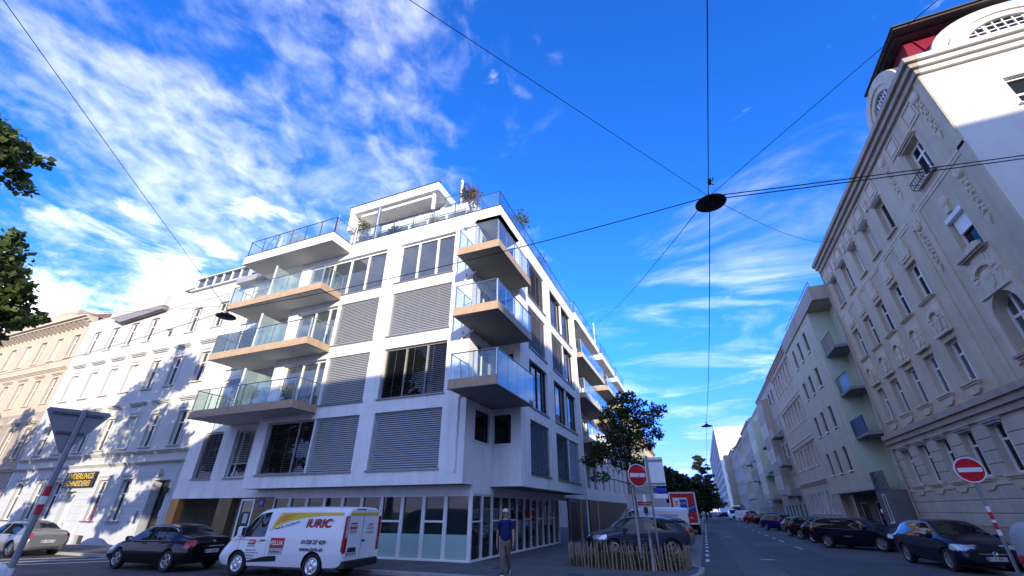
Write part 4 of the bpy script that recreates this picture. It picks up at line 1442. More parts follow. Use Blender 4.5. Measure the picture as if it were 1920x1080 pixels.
part('window_surround', mb, 'beige_trim', orn, Fo @ Matrix.Translation((-BAY, 0, 0)))
window(Fo, orn, -BAY, 6.65, 1.5, 1.95, depth=.36, ft=.1, cols=(-.22, .22), rows=(1.15,), pane='pane_sky')
orn_part('sill', 'window_console', BAY, 6.5, 'beige_dark', sx=1.4)
oldwin(Fo, orn, -BAY, 3.05, 1.6, 1.83, pane='pane_deep', depth=.3, ft=.09)
hood(Fo, orn, -BAY, 4.80, 1.6, 'old_white', .2, .2, key='lintel4')
orn_part('sill', 'window_console', BAY, 3.03, sx=1.4)
# wrought iron flower guard at the upper bay window
mb = MB()
for z in (13.75, 14.05):
    mb.tube([(-BAY - .7, -.05, z), (-BAY - .55, -.4, z), (-BAY + .55, -.4, z), (-BAY + .7, -.05, z)], .018, 5)
for i in range(7):
    u = -BAY - .54 + i * .18
    mb.tube([(u, -.4, 14.05), (u, -.42, 13.8), (u, -.3, 13.72), (u, -.03, 13.75)], .012, 4)
part('flower_guard', mb, 'plastic_black', orn, Fo)
# cellar windows
for u in (-24.4, -29.1):
    part('pane', MB().box(u - .5, u + .5, .25, .28, .55, 1.68), 'pane_deep', orn, Fo)
# ashlar blocks of the ground floor
ash = MB().bbox(0, 1, -.035, .02, 0, .40, .018).mesh('ashlar_block', 'ashlar')
edg = [-32.9]
for u0, u1 in sorted([(h_[0], h_[1]) for h_ in lo if h_[2] > 2]):
    edg += [u0, u1]
edg.append(-YE)
for i in range(0, len(edg), 2):
    a, b_ = edg[i] + .02, edg[i + 1] - .02
    for r in range(4):
        z = 3.0 + r * .46
        sh = .5 if (r % 2) else 0
        n = max(1, round((b_ - a) / 1.15))
        cuts = [a] + [a + (b_ - a) * (k + sh) / n for k in range(1 if not sh else 0, n)] + [b_]
        cuts = [c for j, c in enumerate(cuts) if j == 0 or c - cuts[j - 1] > .12]
        for k in range(len(cuts) - 1):
            link('ashlar_block', ash, orn, Fo @ Matrix.Translation((cuts[k] + .012, 0, z)) @ Matrix.Diagonal((cuts[k + 1] - cuts[k] - .024, 1, 1.06, 1)))
for r in range(3):
    z = 1.22 + r * .5
    n = 7
    for k in range(n):
        a = -32.88 + (32.88 - YE) * k / n
        link('ashlar_block', ash, orn, Fo @ Matrix.Translation((a + .01, 0, z)) @ Matrix.Diagonal(((32.88 - YE) / n - .02, 1, 1.17, 1)))
# mansard roof of the corner
zt, zc_ = 19.72, 17.82
A0 = (XO + .14, YE + .14, zc_); B0 = (14.8, YE + .14, zc_); C0 = (XO + .14, 19.2, zc_); D0 = (14.8, 19.2, zc_)
A1 = (XO + .6, YE + .6, zt); B1 = (14.8, YE + .6, zt); C1_ = (XO + .6, 19.2, zt); D1 = (14.8, 19.2, zt)
mb = MB().quad(A0, B0, B1, A1).quad(C0, A0, A1, C1_).quad(D0, C0, C1_, D1)
rf = part('roof', mb, 'red_roof', orn)
mb = MB()
for x in (11.9, 12.8, 13.7):
    t_ = .03
    mb.add([(x, YE + .14, zc_), (x + t_, YE + .14, zc_), (x + t_, YE + .6, zt), (x, YE + .6, zt), (x, YE + .08, zc_ + .02), (x + t_, YE + .08, zc_ + .02), (x + t_, YE + .54, zt), (x, YE + .54, zt)], [(4, 5, 6, 7), (0, 3, 7, 4), (1, 2, 6, 5)])
part('roof_seam', mb, 'red_roof', rf)
mb = MB()
mb.prism([(XO + .2, YE + .2), (14.82, YE + .2), (14.82, 19.22), (XO + .2, 19.22)], zt, zt + .08, 'z')
mb.prism([(XO + .05, YE - .22), (14.88, YE - .22), (14.88, 19.26), (XO + .05, 19.26)], zt + .08, zt + .17, 'z')
mb.prism([(XO, YE - .3), (14.95, YE - .3), (14.95, 19.32), (XO, 19.32)], zt + .17, zt + .23, 'z')
part('roof_eave', mb, 'dark_roof', rf)


def dormer(M, w, h):
    d_ = part('dormer', MB().prism(ring_pts(w, h, 1.0), .27, 1.7, 'y'), 'red_roof', orn, M, smooth=True)
    mb = MB()
    o_ = ring_pts(w + .04, h + .03, 1.0)
    i_ = ring_pts(w * .56, h * .60, 1.0)
    mb.prism(o_ + i_[::-1], -.18, .3, 'y')
    o2, i2 = ring_pts(w * .80, h * .82, 1.0), ring_pts(w * .72, h * .75, 1.0)
    mb.prism(o2 + i2[::-1], -.24, -.18, 'y')
    part('dormer_arch', mb, 'cream_end' if M[1][0] > -.5 else 'beige_trim', d_, M)
    mb = MB()
    wi, hi = w * .55, h * .585
    for k in range(-4, 5):
        x = wi * k / 4.5
        top = hi * math.sqrt(max(0, 1 - (x / wi) ** 2))
        t_ = .05 if abs(k) in (2,) else .02
        mb.box(x - t_, x + t_, -.09, -.03, 0, top)
    for k in range(4):
        z = hi * (k + .3) / 4
        xx = wi * math.sqrt(max(0, 1 - (z / hi) ** 2))
        mb.box(-xx, xx, -.085, -.035, z - .02, z + .02)
    part('window_bars', mb, 'white_frame', d_, M)
    part('pane', MB().prism(ring_pts(wi, hi, 1.0), -.03, -.01, 'y'), 'pane_deep', d_, M)


def ring_pts(w, h, s_, n=20):
    return [(w * cos(pi * i / n), h * sin(pi * i / n)) for i in range(n + 1)]


dormer(Matrix.Translation((14.25, YE + .12, 17.86)), 2.45, 1.72)
dormer(Fo @ Matrix.Translation((-18.45, .12, 17.86)), 1.75, 1.75)
# lower roof behind the cornice and the far gutter
mb = MB().add([(XO + .05, 16.1, 17.84), (XO + .05, 32.9, 17.84), (XO + 3.5, 32.9, 18.9), (XO + 3.5, 16.1, 18.9)], [(0, 1, 2, 3)])
part('roof', mb, 'dark_roof', orn)
part('downpipe', MB().tube([(XO - .1, 32.75, 17.2), (XO - .1, 32.75, 0)], .06, 8), 'beige_dark', orn, smooth=True)

# ------------------------------------------------------------------ green house with recessed balconies
XG = 10.0
Fg = fac(XG, 0, -90)
Fgr = fac(11.4, 0, -90)
gr = thing('apartment_building', 'plain grey-green apartment house with balconies in the recess beside the ornate house', 'building', (14, 40, 0))
hg = []
for z, zt_ in ((4.28, 5.86), (7.2, 8.72), (10.2, 11.65), (12.95, 14.56)):
    for y in (38.25, 40.75, 43.1):
        hg.append((-y - .42, -y + .42, z, zt_, .2))
part('wall', wall_mb(-45.6, -35.5, 3.1, 15.2, hg), 'green_plaster', gr, Fg)
for h_ in hg:
    window(Fg, gr, (h_[0] + h_[1]) / 2, h_[2], .84, round(h_[3] - h_[2], 3), depth=.18, ft=.05, pane='pane_deep', frame='steel_dark', sill=('white_frame', .06, .1))
for yy in (35.5, 45.6):
    part('wall', MB().quad((XG, yy, 3.1), (11.5, yy, 3.1), (11.5, yy, 15.2), (XG, yy, 15.2)), 'green_side', gr)
part('soffit', MB().box(XG - .05, 11.6, 35.45, 45.65, 2.98, 3.1), 'pale_plaster', gr)
hb_ = [(-34.9, -33.6, z, z + 2.1, .2) for z in (3.5, 6.4, 9.3, 12.2)]
part('wall', wall_mb(-35.6, -32.92, 3.0, 15.6, hb_), 'green_side', gr, Fgr)
for h_ in hb_:
    window(Fgr, gr, -34.25, h_[2], 1.3, 2.1, depth=.15, ft=.08, cols=(.1,), pane='pane_deep')
for i, z in enumerate((5.95, 8.75, 11.6)):
    b = part('balcony', MB().box(10.15, 11.4, 33.0, 35.48, z, z + .16), 'dark_soffit', gr)
    if i == 0:
        part('parapet', MB().box(10.15, 10.2, 33.0, 35.48, z + .16, z + 1.15), 'navy_panel', b)
    else:
        mb = MB()
        for k in range(13):
            y = 33.05 + k * .2
            mb.tube([(10.2, y, z + .16), (10.2, y, z + 1.15)], .012, 4)
        part('baluster', mb, 'steel_dark', b)
        part('glass_panel', MB().box(10.22, 10.24, 33.05, 35.45, z + .2, z + 1.1), 'grey_plaster' if i == 2 else 'frost_glass', b)
    part('handrail', MB().tube([(10.18, 33.0, z + 1.17), (10.18, 35.47, z + 1.17)], .03, 6), 'steel_dark', b)
part('terrace_wall', MB().box(10.1, 11.4, 32.95, 35.4, -.1, 2.9), 'dark_stone', gr)
part('railing', MB().box(10.12, 10.16, 33.0, 35.4, 2.92, 3.95), 'smoke_glass', gr)
window(fac(10.1, 0, -90), gr, -34.2, 1.2, .5, 1.5, depth=.03, ft=.05, fd=.05, pane='pane_deep', sill=('white_frame', .06, .1))
hgf = [(-38.6, -37.6, 1.0, 2.4, .2), (-41.2, -39.9, -.05, 2.4, .2), (-44.6, -42.6, .9, 2.4, .2)]
part('wall', wall_mb(-45.6, -35.4, -.1, 3.0, hgf), 'dark_stone', gr, Fgr)
for h_ in hgf:
    window(Fgr, gr, (h_[0] + h_[1]) / 2, h_[2], round(h_[1] - h_[0], 3), round(h_[3] - h_[2], 3), depth=.16, ft=.07, pane='pane_deep')
# folded metal attic band
mb = MB()
for k in range(22):
    y = 32.95 + k * .575
    mb.box(XG - .12, XG + .05, y + .02, y + .555, 15.2, 16.3)
mb.box(XG - .04, 11.5, 32.95, 45.6, 15.19, 15.32)
mb.box(XG + .06, 14, 32.95, 45.6, 15.33, 16.25)
part('attic_band', mb, 'grey_plaster', gr)
mb = MB()
for k in range(9):
    y = 34 + k * 1.3
    mb.tube([(XG + .3, y, 16.2), (XG + .3, y, 17.1)], .025, 5)
mb.tube([(XG + .3, 34, 17.1), (XG + .3, 44.5, 17.1)], .03, 5)
part('roof_railing', mb, 'steel_dark', gr)

# ------------------------------------------------------------------ row further down the right side
def row_house(label, y0, y1, x, hgt, m, floors, pitch, ww, wh, base=1.1, trims=None, bays=(), roof='tile_roof', balc=(), gf='ashlar', name='tenement_house', panes=True, hoods=False, sill=True):
    F = fac(x, 0, -90)
    b = thing(name, label, 'building', (x + 4, (y0 + y1) / 2, 0))
    hs_ = []
    n = int((y1 - y0 - .6) / pitch)
    off = (y1 - y0 - (n - 1) * pitch) / 2
    fh = (hgt - .6) / floors
    for k in range(floors):
        for i in range(n):
            u = -(y0 + off + i * pitch)
            z = base + k * fh
            hs_.append((u - ww / 2, u + ww / 2, z, z + wh, .2))
    lo_ = [h_ for h_ in hs_ if h_[2] < fh]
    up_ = [h_ for h_ in hs_ if h_[2] >= fh]
    part('wall', wall_mb(-y1, -y0, fh, hgt, up_), m, b, F)
    part('wall', wall_mb(-y1, -y0, -.1, fh, lo_), gf, b, F)
    for i, h_ in enumerate(hs_):
        far_ = y0 > 75
        window(F, b, (h_[0] + h_[1]) / 2, h_[2], ww, wh, depth=.16, ft=.07, cols=(0,), rows=() if far_ else (round(wh * .66, 3),), pane=('pane_pale' if (i * 7) % 11 == 3 else 'pane_deep'), frame=('white_frame' if (i // n) % 2 or hoods else 'steel_dark'), panes=not far_, sill=('white_frame', .05, .1) if sill else None)
        if hoods and h_[2] >= fh:
            hood(F, b, (h_[0] + h_[1]) / 2, h_[3] + .18, ww + .3, trims, .2, .16, key='rowhood')
            surround(F, b, (h_[0] + h_[1]) / 2, h_[2] + .01, ww, wh, trims, .1, .04)
    mb = MB()
    cornice(mb, -y1 + .02, -y0 - .02, hgt - .35, .4, .4 if hoods else .2)
    if hoods:
        cornice(mb, -y1 + .02, -y0 - .02, fh + .05, .35, .25)
        for k in range(2, floors):
            mb.box(-y1 + .02, -y0 - .02, -.06, .01, fh * k + .1, fh * k + .28)
    part('cornice', mb, trims or m, b, F)
    mb = MB().add([(x - .1, y0, hgt + .05), (x - .1, y1, hgt + .05), (x + 3.5, y1, hgt + 2.2), (x + 3.5, y0, hgt + 2.2)], [(0, 1, 2, 3)])
    part('roof', mb, roof, b)
    for yy in (y0, y1):
        part('side_wall', MB().quad((x, yy, -.1), (x + 6, yy, -.1), (x + 6, yy, hgt), (x, yy, hgt)), m, b)
    for (ya, yb_, ox, za, zb_) in bays:
        bm_ = MB().box(x - ox, x + .02, ya, yb_, za, zb_)
        by = part('bay', bm_, m, b)
        for k in range(1, floors):
            z = base + k * fh
            if za < z and z + wh < zb_:
                nn = max(1, int((yb_ - ya) / 1.5))
                for i in range(nn):
                    yc = ya + (yb_ - ya) * (i + .5) / nn
                    window(fac(x - ox, 0, -90), b, -yc, z, ww, wh, depth=.03, ft=.08, fd=.06, cols=(0,), pane='pane_deep', panes=False)
    for (yc, k) in balc:
        z = base + k * fh - .9
        bb = part('balcony', MB().box(x - 1.0, x, yc - 1.5, yc + 1.5, z, z + .15), 'dark_soffit', b)
        part('parapet', MB().box(x - 1.0, x - .96, yc - 1.5, yc + 1.5, z + .15, z + 1.15), 'pale_plaster', bb)
        part('handrail', MB().tube([(x - .98, yc - 1.5, z + 1.17), (x - .98, yc + 1.5, z + 1.17)], .03, 5), 'steel_dark', bb)
    return b


row_house('sand ornate tenement with rows of window hoods beyond the grey-green house', 45.7, 60.2, 10.55, 16.6, 'sand_plaster', 4, 1.75, .9, 1.75, 1.6, 'cream_trim', hoods=True)
row_house('grey house with glazed bay and balconies next to the sand ornate tenement', 60.3, 76, 10.6, 16.8, 'grey_plaster', 5, 2.5, 1.2, 1.5, 1.0, bays=((66, 71.5, .9, 3.6, 15.2),), balc=((63.5, 1), (63.5, 2), (63.5, 3), (73.8, 2), (73.8, 3)), gf='pale_plaster')
row_house('pale green house with projecting bay in the middle of the right row', 76.1, 92, 10.6, 16.2, 'green_side', 5, 2.3, 1.1, 1.45, 1.0, bays=((80, 87, 1.0, 3.4, 14.8),), balc=((78.3, 1), (78.3, 2), (89.5, 3)), gf='pale_plaster')
row_house('plain grey house with small windows in the far right row', 92.1, 110, 10.6, 17.0, 'grey_plaster', 5, 2.4, 1.1, 1.4, 1.0, 'pale_plaster', balc=((98, 2), (104, 3)), gf='grey_plaster')
row_house('beige house with tall windows in the far right row', 110.1, 128, 10.6, 16.4, 'sand_plaster', 4, 2.2, 1.0, 1.9, 1.3, 'cream_trim', hoods=True)
row_house('pale house before the last projecting one in the far right row', 128.1, 146, 10.6, 16.8, 'pale_plaster', 5, 2.4, 1.1, 1.4, 1.0, gf='grey_plaster')
row_house('brown-grey house with a projecting corner at the end of the right row', 146.1, 165, 10.6, 18.0, 'grey_plaster', 5, 2.6, 1.1, 1.4, 1.0, bays=((158, 164.9, 1.8, 3.4, 17.6),), gf='dark_stone')

# ------------------------------------------------------------------ tower block at the end
tw = thing('tower_block', 'tall white tower block with blank sunlit end wall closing the street', 'building', (20, 230, 0))
XT, YT, HT = 9.6, 200.0, 32.6
Ft = fac(XT, 0, -90)
ht = []
for k in range(10):
    for i in range(22):
        u = -(YT + 4 + i * 6.4)
        ht.append((u - 2.6, u + 2.6, 3.3 + k * 2.85, 5.2 + k * 2.85, .5))
part('wall', wall_mb(-YT - 145, -YT, 0, HT, ht), 'tower_side', tw, fac(XT, 0, -90))
for h_ in ht:
    window(Ft, tw, (h_[0] + h_[1]) / 2, h_[2], 5.2, 1.9, depth=.4, ft=.12, cols=(-1.2, 1.2), frame='dark_frame', pane='pane_dark', panes=False)
hw = [(24.2, 25.6, 27.6, 28.8, .3), (24.2, 25.6, 29.2, 30.2, .3)]
part('wall', wall_mb(XT, 38, 0, HT, hw), 'tower_white', tw, fac(0, YT, 0))
for h_ in hw:
    window(fac(0, YT, 0), tw, 24.9, h_[2], 1.4, round(h_[3] - h_[2], 3), depth=.2, ft=.1, pane='pane_old')
part('roof', MB().box(XT - .05, 38.05, YT - .05, YT + 145, HT, HT + .3), 'zinc', tw)
mb = MB()
for k in range(9):
    mb.box(XT + .02, 38, YT - .025, YT, 3.2 + k * 2.85, 3.26 + k * 2.85)
part('joint_band', mb, 'white_soffit', tw)
part('canopy', MB().box(XT + .5, 34, YT - 9, YT - .1, 3.0, 3.3), 'dark_stone', tw)
part('ground_floor', MB().box(XT + .8, 34, YT - 3, YT - .12, -.1, 3.0), 'dark_stone', tw)

# ------------------------------------------------------------------ left row beyond the white block
def left_house(label, y0, y1, x, hgt, m, floors, pitch, ww, wh, base, gf, trims):
    F = fac(x, 0, 90)
    b = thing('tenement_house', label, 'building', (x - 4, (y0 + y1) / 2, 0))
    fh = (hgt - .6) / floors
    n = int((y1 - y0 - .6) / pitch)
    off = (y1 - y0 - (n - 1) * pitch) / 2
    hs_ = [(y0 + off + i * pitch - ww / 2, y0 + off + i * pitch + ww / 2, base + k * fh, base + k * fh + wh, .2) for k in range(floors) for i in range(n)]
    part('wall', wall_mb(y0, y1, fh, hgt, [h_ for h_ in hs_ if h_[2] >= fh]), m, b, F)
    part('wall', wall_mb(y0, y1, -.1, fh, [h_ for h_ in hs_ if h_[2] < fh]), gf, b, F)
    for h_ in hs_:
        window(F, b, (h_[0] + h_[1]) / 2, h_[2], ww, wh, depth=.16, ft=.07, cols=(0,), pane='pane_old', panes=False, sill=('white_frame', .05, .1))
        if h_[2] > fh:
            surround(F, b, (h_[0] + h_[1]) / 2, h_[2] + .01, ww, wh, trims, .12, .05)
    mb = MB()
    cornice(mb, y0, y1, hgt - .4, .4, .4)
    cornice(mb, y0, y1, fh, .3, .25)
    part('cornice', mb, trims, b, F)
    part('roof', MB().box(x - 12, x - .05, y0, y1, hgt, hgt + 1.2).quad((x, y0, 0), (x - 10, y0, 0), (x - 10, y0, hgt), (x, y0, hgt)), 'tile_roof', b)


left_house('old house with reddish ground floor beyond the white block on the left', 60.1, 84, -8.3, 14.5, 'pale_plaster', 4, 2.4, 1.0, 1.8, 1.2, 'tan_plaster', 'cream_trim')
left_house('grey old house far down the left side behind the dark trees', 84.2, 105, -8.3, 13.0, 'grey_plaster', 4, 2.4, 1.0, 1.7, 1.2, 'grey_plaster', 'cream_trim')

# ------------------------------------------------------------------ houses on the south side, behind the camera
def south_house(label, x0, x1, hgt, m, floors, y=-9.2):
    F = fac(0, y, 180)
    b = thing('tenement_house', label, 'building', ((x0 + x1) / 2, y - 4, 0))
    fh = hgt / floors
    n = int((x1 - x0) / 2.8)
    off = (x1 - x0 - (n - 1) * 2.8) / 2
    hs_ = [(-(x0 + off + i * 2.8) - .55, -(x0 + off + i * 2.8) + .55, 1.1 + k * fh, 3.0 + k * fh, .2) for k in range(floors) for i in range(n)]
    part('wall', wall_mb(-x1, -x0, -.1, hgt, hs_), m, b, F)
    for h_ in hs_:
        window(F, b, (h_[0] + h_[1]) / 2, h_[2], 1.1, 1.9, depth=.18, ft=.08, cols=(0,), pane='pane_old', panes=False, sill=('white_frame', .05, .1))
    mb = MB()
    cornice(mb, -x1, -x0, hgt - .35, .35, .4)
    cornice(mb, -x1, -x0, fh, .25, .2)
    part('cornice', mb, 'cream_trim', b, F)
    mb = MB().box(x0, x1, y - 12, y - .05, hgt, hgt + .25)
    for xx in (x0, x1):
        mb.quad((xx, y, -.1), (xx, y - 12, -.1), (xx, y - 12, hgt), (xx, y, hgt))
    mb.quad((x0, y - 12, -.1), (x1, y - 12, -.1), (x1, y - 12, hgt), (x0, y - 12, hgt))
    part('roof', mb, 'tile_roof', b)


south_house('sand tenement on the south side of the crossing behind the viewer', -6.0, 15.9, 14.2, 'sand_plaster', 4)
south_house('tall grey tenement on the south side opposite the ornate corner house', 16.0, 64, 20.4, 'grey_plaster', 5)

# unseen tall slab, added to shade the lower part of the tower block
sl = thing('tower_block', 'unseen grey slab block added behind the right hand row to shade the tower', 'building', (60, 150, 0))
hs_ = [(28 + i * 4, 30.4 + i * 4, 2 + k * 2.9, 3.7 + k * 2.9, .3) for i in range(16) for k in range(10)]
part('wall', wall_mb(26, 92, -.1, 31, hs_), 'pale_plaster', sl, fac(0, 140, 0))
for h_ in hs_:
    window(fac(0, 140, 0), sl, (h_[0] + h_[1]) / 2, h_[2], 2.4, 1.7, depth=.24, ft=.09, cols=(0,), pane='pane_old', panes=False)
mb = MB().box(26, 92, 140.4, 156, 0, 30.9)
part('wall', mb, 'pale_plaster', sl)
part('roof', MB().box(25.9, 92.1, 139.9, 156.1, 31, 31.3), 'zinc', sl)

# ------------------------------------------------------------------ vehicles
def lerp(a, b, t):
    return a + (b - a) * t


def pchip(xs, ys, x):
    # monotone cubic through the stations
    n = len(xs)
    if x <= xs[0]: return ys[0]
    if x >= xs[-1]: return ys[-1]
    i = max(k for k in range(n - 1) if xs[k] <= x)
    h = [xs[k + 1] - xs[k] for k in range(n - 1)]
    d = [(ys[k + 1] - ys[k]) / h[k] for k in range(n - 1)]

    def sl(k):
        if k == 0: return d[0]
        if k == n - 1: return d[-1]
        if d[k - 1] * d[k] <= 0: return 0
        w1, w2 = 2 * h[k] + h[k - 1], h[k] + 2 * h[k - 1]
        return (w1 + w2) / (w1 / d[k - 1] + w2 / d[k])
    t = (x - xs[i]) / h[i]
    return ((2 * t**3 - 3 * t**2 + 1) * ys[i] + (t**3 - 2 * t**2 + t) * h[i] * sl(i)
            + (-2 * t**3 + 3 * t**2) * ys[i + 1] + (t**3 - t**2) * h[i] * sl(i + 1))


class Body:
    """car body as a lofted surface; stations: x, zb, w_low, w_max, z_belt, w_belt, z_top, w_top"""

    def __init__(s, st, boxy=False):
        s.st = sorted(st)
        s.xs = [q[0] for q in s.st]
        s.boxy = boxy

    def par(s, x):
        return [pchip(s.xs, [q[k] for q in s.st], x) for k in range(1, 8)]

    def ctrl(s, x):
        zb, wl, wm, zt_, wbelt, zr, wr = s.par(x)
        hb = zt_ - zb
        hr_ = zr - zt_
        k = .45 if not s.boxy else .25
        return [(0, zb), (wl * .88, zb), (wl, zb + .05 * hb + .02), (wm, zb + hb * .42), (lerp(wm, wbelt, .35), zb + hb * .78), (wbelt, zt_),
                (lerp(wbelt, wr, .62 if not s.boxy else .5), zt_ + hr_ * .55), (wr, zt_ + hr_ * .90), (wr * .72, zr - .004), (0, zr + .018)]

    def sec(s, x, t):
        c = s.ctrl(x)
        n = len(c)
        i = min(int(t), n - 2)
        f = t - i
        p0, p1, p2, p3 = c[max(i - 1, 0)], c[i], c[i + 1], c[min(i + 2, n - 1)]
        if i in (0, 1):
            return (lerp(p1[0], p2[0], f), lerp(p1[1], p2[1], f))
        tau = .38
        r = []
        for k in (0, 1):
            m1, m2 = (p2[k] - p0[k]) * tau, (p3[k] - p1[k]) * tau
            if i == n - 2 and k == 1: m2 = 0
            if i == 2: m1 = (p2[k] - p1[k]) * tau
            r.append((2 * f**3 - 3 * f**2 + 1) * p1[k] + (f**3 - 2 * f**2 + f) * m1 + (-2 * f**3 + 3 * f**2) * p2[k] + (f**3 - f**2) * m2)
        return tuple(r)

    def side_y(s, x, z):
        lo, hi = 2.0, 7.0
        for _ in range(24):
            m = (lo + hi) / 2
            if s.sec(x, m)[1] < z: lo = m
            else: hi = m
        return s.sec(x, lo)[0]


PARTN = ['body', 'windscreen', 'rear_window', 'side_window', 'side_window', 'door', 'door', 'headlight', 'tail_light', 'grille', 'wheel_arch', 'bumper_trim', 'side_window']


def build_body(B, nx, rule, wheels, sub=(1, 1, 2, 4, 3, 3, 4, 4, 3)):
    ts = []
    for i, k in enumerate(sub):
        ts += [i + j / k for j in range(k)]
    ts.append(9.0)
    x0, x1 = B.xs[0], B.xs[-1]
    xl = sorted({round(x0 + (x1 - x0) * (.5 - .5 * cos(pi * i / nx)) * .55 + (x1 - x0) * i / nx * .45, 4) for i in range(nx + 1)} | set(B.xs) | set(rule.get('cuts', ())))
    ring = len(ts) * 2 - 2
    vs = []
    for x in xl:
        half = [B.sec(x, t) for t in ts]
        vs += [(x, y, z) for y, z in half] + [(x, -y, z) for y, z in half[-2:0:-1]]
    fs, mi = [], []
    for i in range(len(xl) - 1):
        xm = (xl[i] + xl[i + 1]) / 2
        zb, wl, wm, zt_, wbelt, zr, wr = B.par(xm)
        for k in range(ring):
            a, b = i * ring + k, i * ring + (k + 1) % ring
            fs.append((a, b, b + ring, a + ring))
            kk = k if k < len(ts) - 1 else ring - 1 - k
            tm = (ts[kk] + ts[kk + 1]) / 2
            y, z = B.sec(xm, tm)
            mi.append(rule['f'](xm, tm, z, y, zr - zt_))
    n = len(xl)
    fs.append(tuple(range(ring))[::-1])
    mi.append(rule.get('rear', 0))
    fs.append(tuple(range((n - 1) * ring, n * ring)))
    mi.append(rule.get('front', 0))
    me = bpy.data.meshes.new('shell')
    me.from_pydata(vs, [], fs)
    tmp = [bpy.data.materials.get('slot%d' % i) or bpy.data.materials.new('slot%d' % i) for i in range(13)]
    for m in tmp:
        me.materials.append(m)
    me.polygons.foreach_set('material_index', mi)
    bm = bmesh.new()
    bm.from_mesh(me)
    bmesh.ops.recalc_face_normals(bm, faces=bm.faces)
    bm.to_mesh(me)
    bm.free()
    ob = bpy.data.objects.new('shell', me)
    COL.objects.link(ob)
    cut = MB()
    for (wx, wr_, wy) in wheels:
        for s_ in (-1, 1):
            prof = [(0, s_ * (wy - .34)), (wr_ + .055, s_ * (wy - .34)), (wr_ + .055, s_ * (wy + .3)), (0, s_ * (wy + .3))]
            cut.lathe(prof, 28, (wx, 0, wr_ - .0), 'y')
    cme = cut.mesh('cutter', [])
    cme.materials.append(tmp[10])
    co = bpy.data.objects.new('cutter', cme)
    COL.objects.link(co)
    md = ob.modifiers.new('arch', 'BOOLEAN')
    md.object = co
    md.operation = 'DIFFERENCE'
    md.solver = 'EXACT'
    try:
        md.material_mode = 'TRANSFER'
    except Exception:
        pass
    dg = bpy.context.evaluated_depsgraph_get()
    dg.update()
    res = bpy.data.meshes.new_from_object(ob.evaluated_get(dg))
    idx = [next((i for i, m in enumerate(tmp) if m == mm), 0) for mm in res.materials]
    bpy.data.objects.remove(ob)
    bpy.data.objects.remove(co)
    groups = {}
    for p in res.polygons:
        k = idx[p.material_index] if p.material_index < len(idx) else 0
        side = 0 if k in (0, 1, 2, 9, 10, 11) else (1 if p.center.y > 0 else -1)
        groups.setdefault((k, side), []).append(p)
    out_ = {}
    co_ = [v.co.copy() for v in res.vertices]
    nrm_ = [v.normal.copy() for v in res.vertices]
    for key, ps in groups.items():
        mp, v2, f2 = {}, [], []
        for p in ps:
            f = []
            for v in p.vertices:
                if v not in mp:
                    mp[v] = len(v2)
                    v2.append(co_[v])
                f.append(mp[v])
            f2.append(f)
        m = bpy.data.meshes.new(PARTN[key[0]])
        m.from_pydata(v2, [], f2)
        m.polygons.foreach_set('use_smooth', [key[0] != 10] * len(m.polygons))
        try:
            m.set_sharp_from_angle(angle=radians(32))
        except Exception:
            pass
        out_[key] = m
    bpy.data.meshes.remove(res)
    return out_


def wheel_meshes(r, wd, style):
    def tyre():
        mb = MB().lathe([(r * .64, -wd * .42), (r * .70, -wd * .5), (r * .93, -wd * .5), (r * .99, -wd * .4), (r, -wd * .2), (r, wd * .2), (r * .99, wd * .4), (r * .93, wd * .5), (r * .70, wd * .5), (r * .64, wd * .42)], 28, axis='y')
        return mb.mesh('tyre', 'rubber', True)

    def rim():
        mb = MB()
        mb.lathe([(r * .66, wd * .44), (r * .62, wd * .46), (r * .58, wd * .40), (r * .57, -wd * .3)], 28, axis='y')
        if style == 'steel':
            mb.lathe([(0, wd * .42), (r * .2, wd * .46), (r * .5, wd * .36), (r * .6, wd * .40)], 24, axis='y')
            for k in range(6):
                a = 2 * pi * k / 6
                c_, s_ = cos(a), sin(a)
                mb.prism([(r * (.22 * c_ - .09 * s_), r * (.22 * s_ + .09 * c_)), (r * (.22 * c_ + .09 * s_), r * (.22 * s_ - .09 * c_)), (r * (.58 * c_ + .05 * s_), r * (.58 * s_ - .05 * c_)), (r * (.58 * c_ - .05 * s_), r * (.58 * s_ + .05 * c_))], wd * .36, wd * .47, 'y')
        else:
            n = style
            mb.lathe([(0, wd * .42), (r * .12, wd * .42), (r * .15, wd * .36)], 14, axis='y')
            for k in range(n):
                a = 2 * pi * k / n
                for da in ((-.09, .09) if n <= 6 else (0,)):
                    c_, s_ = cos(a + da), sin(a + da)
                    q = .035 if n <= 6 else .042
                    mb.prism([(r * (.1 * c_ - q * s_), r * (.1 * s_ + q * c_)), (r * (.1 * c_ + q * s_), r * (.1 * s_ - q * c_)), (r * (.63 * c_ + q * 1.4 * s_), r * (.63 * s_ - q * 1.4 * c_)), (r * (.63 * c_ - q * 1.4 * s_), r * (.63 * s_ + q * 1.4 * c_))], wd * .30, wd * .42, 'y')
        return mb.mesh('rim', 'alloy')
    hubm = shared(('hub', r, wd), lambda: MB().lathe([(0, wd * .05), (r * .6, wd * .05), (r * .6, -wd * .2), (0, -wd * .2)], 20, axis='y').mesh('brake_disc', 'steel_dark'))
    return shared(('ty', r, wd), tyre), shared(('rim', r, wd, style), rim), hubm


def add_wheels(t, wheels, wd, style):
    for (wx, wr_, wy) in wheels:
        for s_ in (1, -1):
            ty, rm, hb_ = wheel_meshes(wr_, wd, style)
            M = W[t.name] @ Matrix.Translation((wx, s_ * (wy - wd * .5 - .01), wr_)) @ Matrix.Rotation(0 if s_ > 0 else pi, 4, 'Z')
            o = link('wheel', hb_, t, M)
            link('tyre', ty, o, M)
            link('rim', rm, o, M)


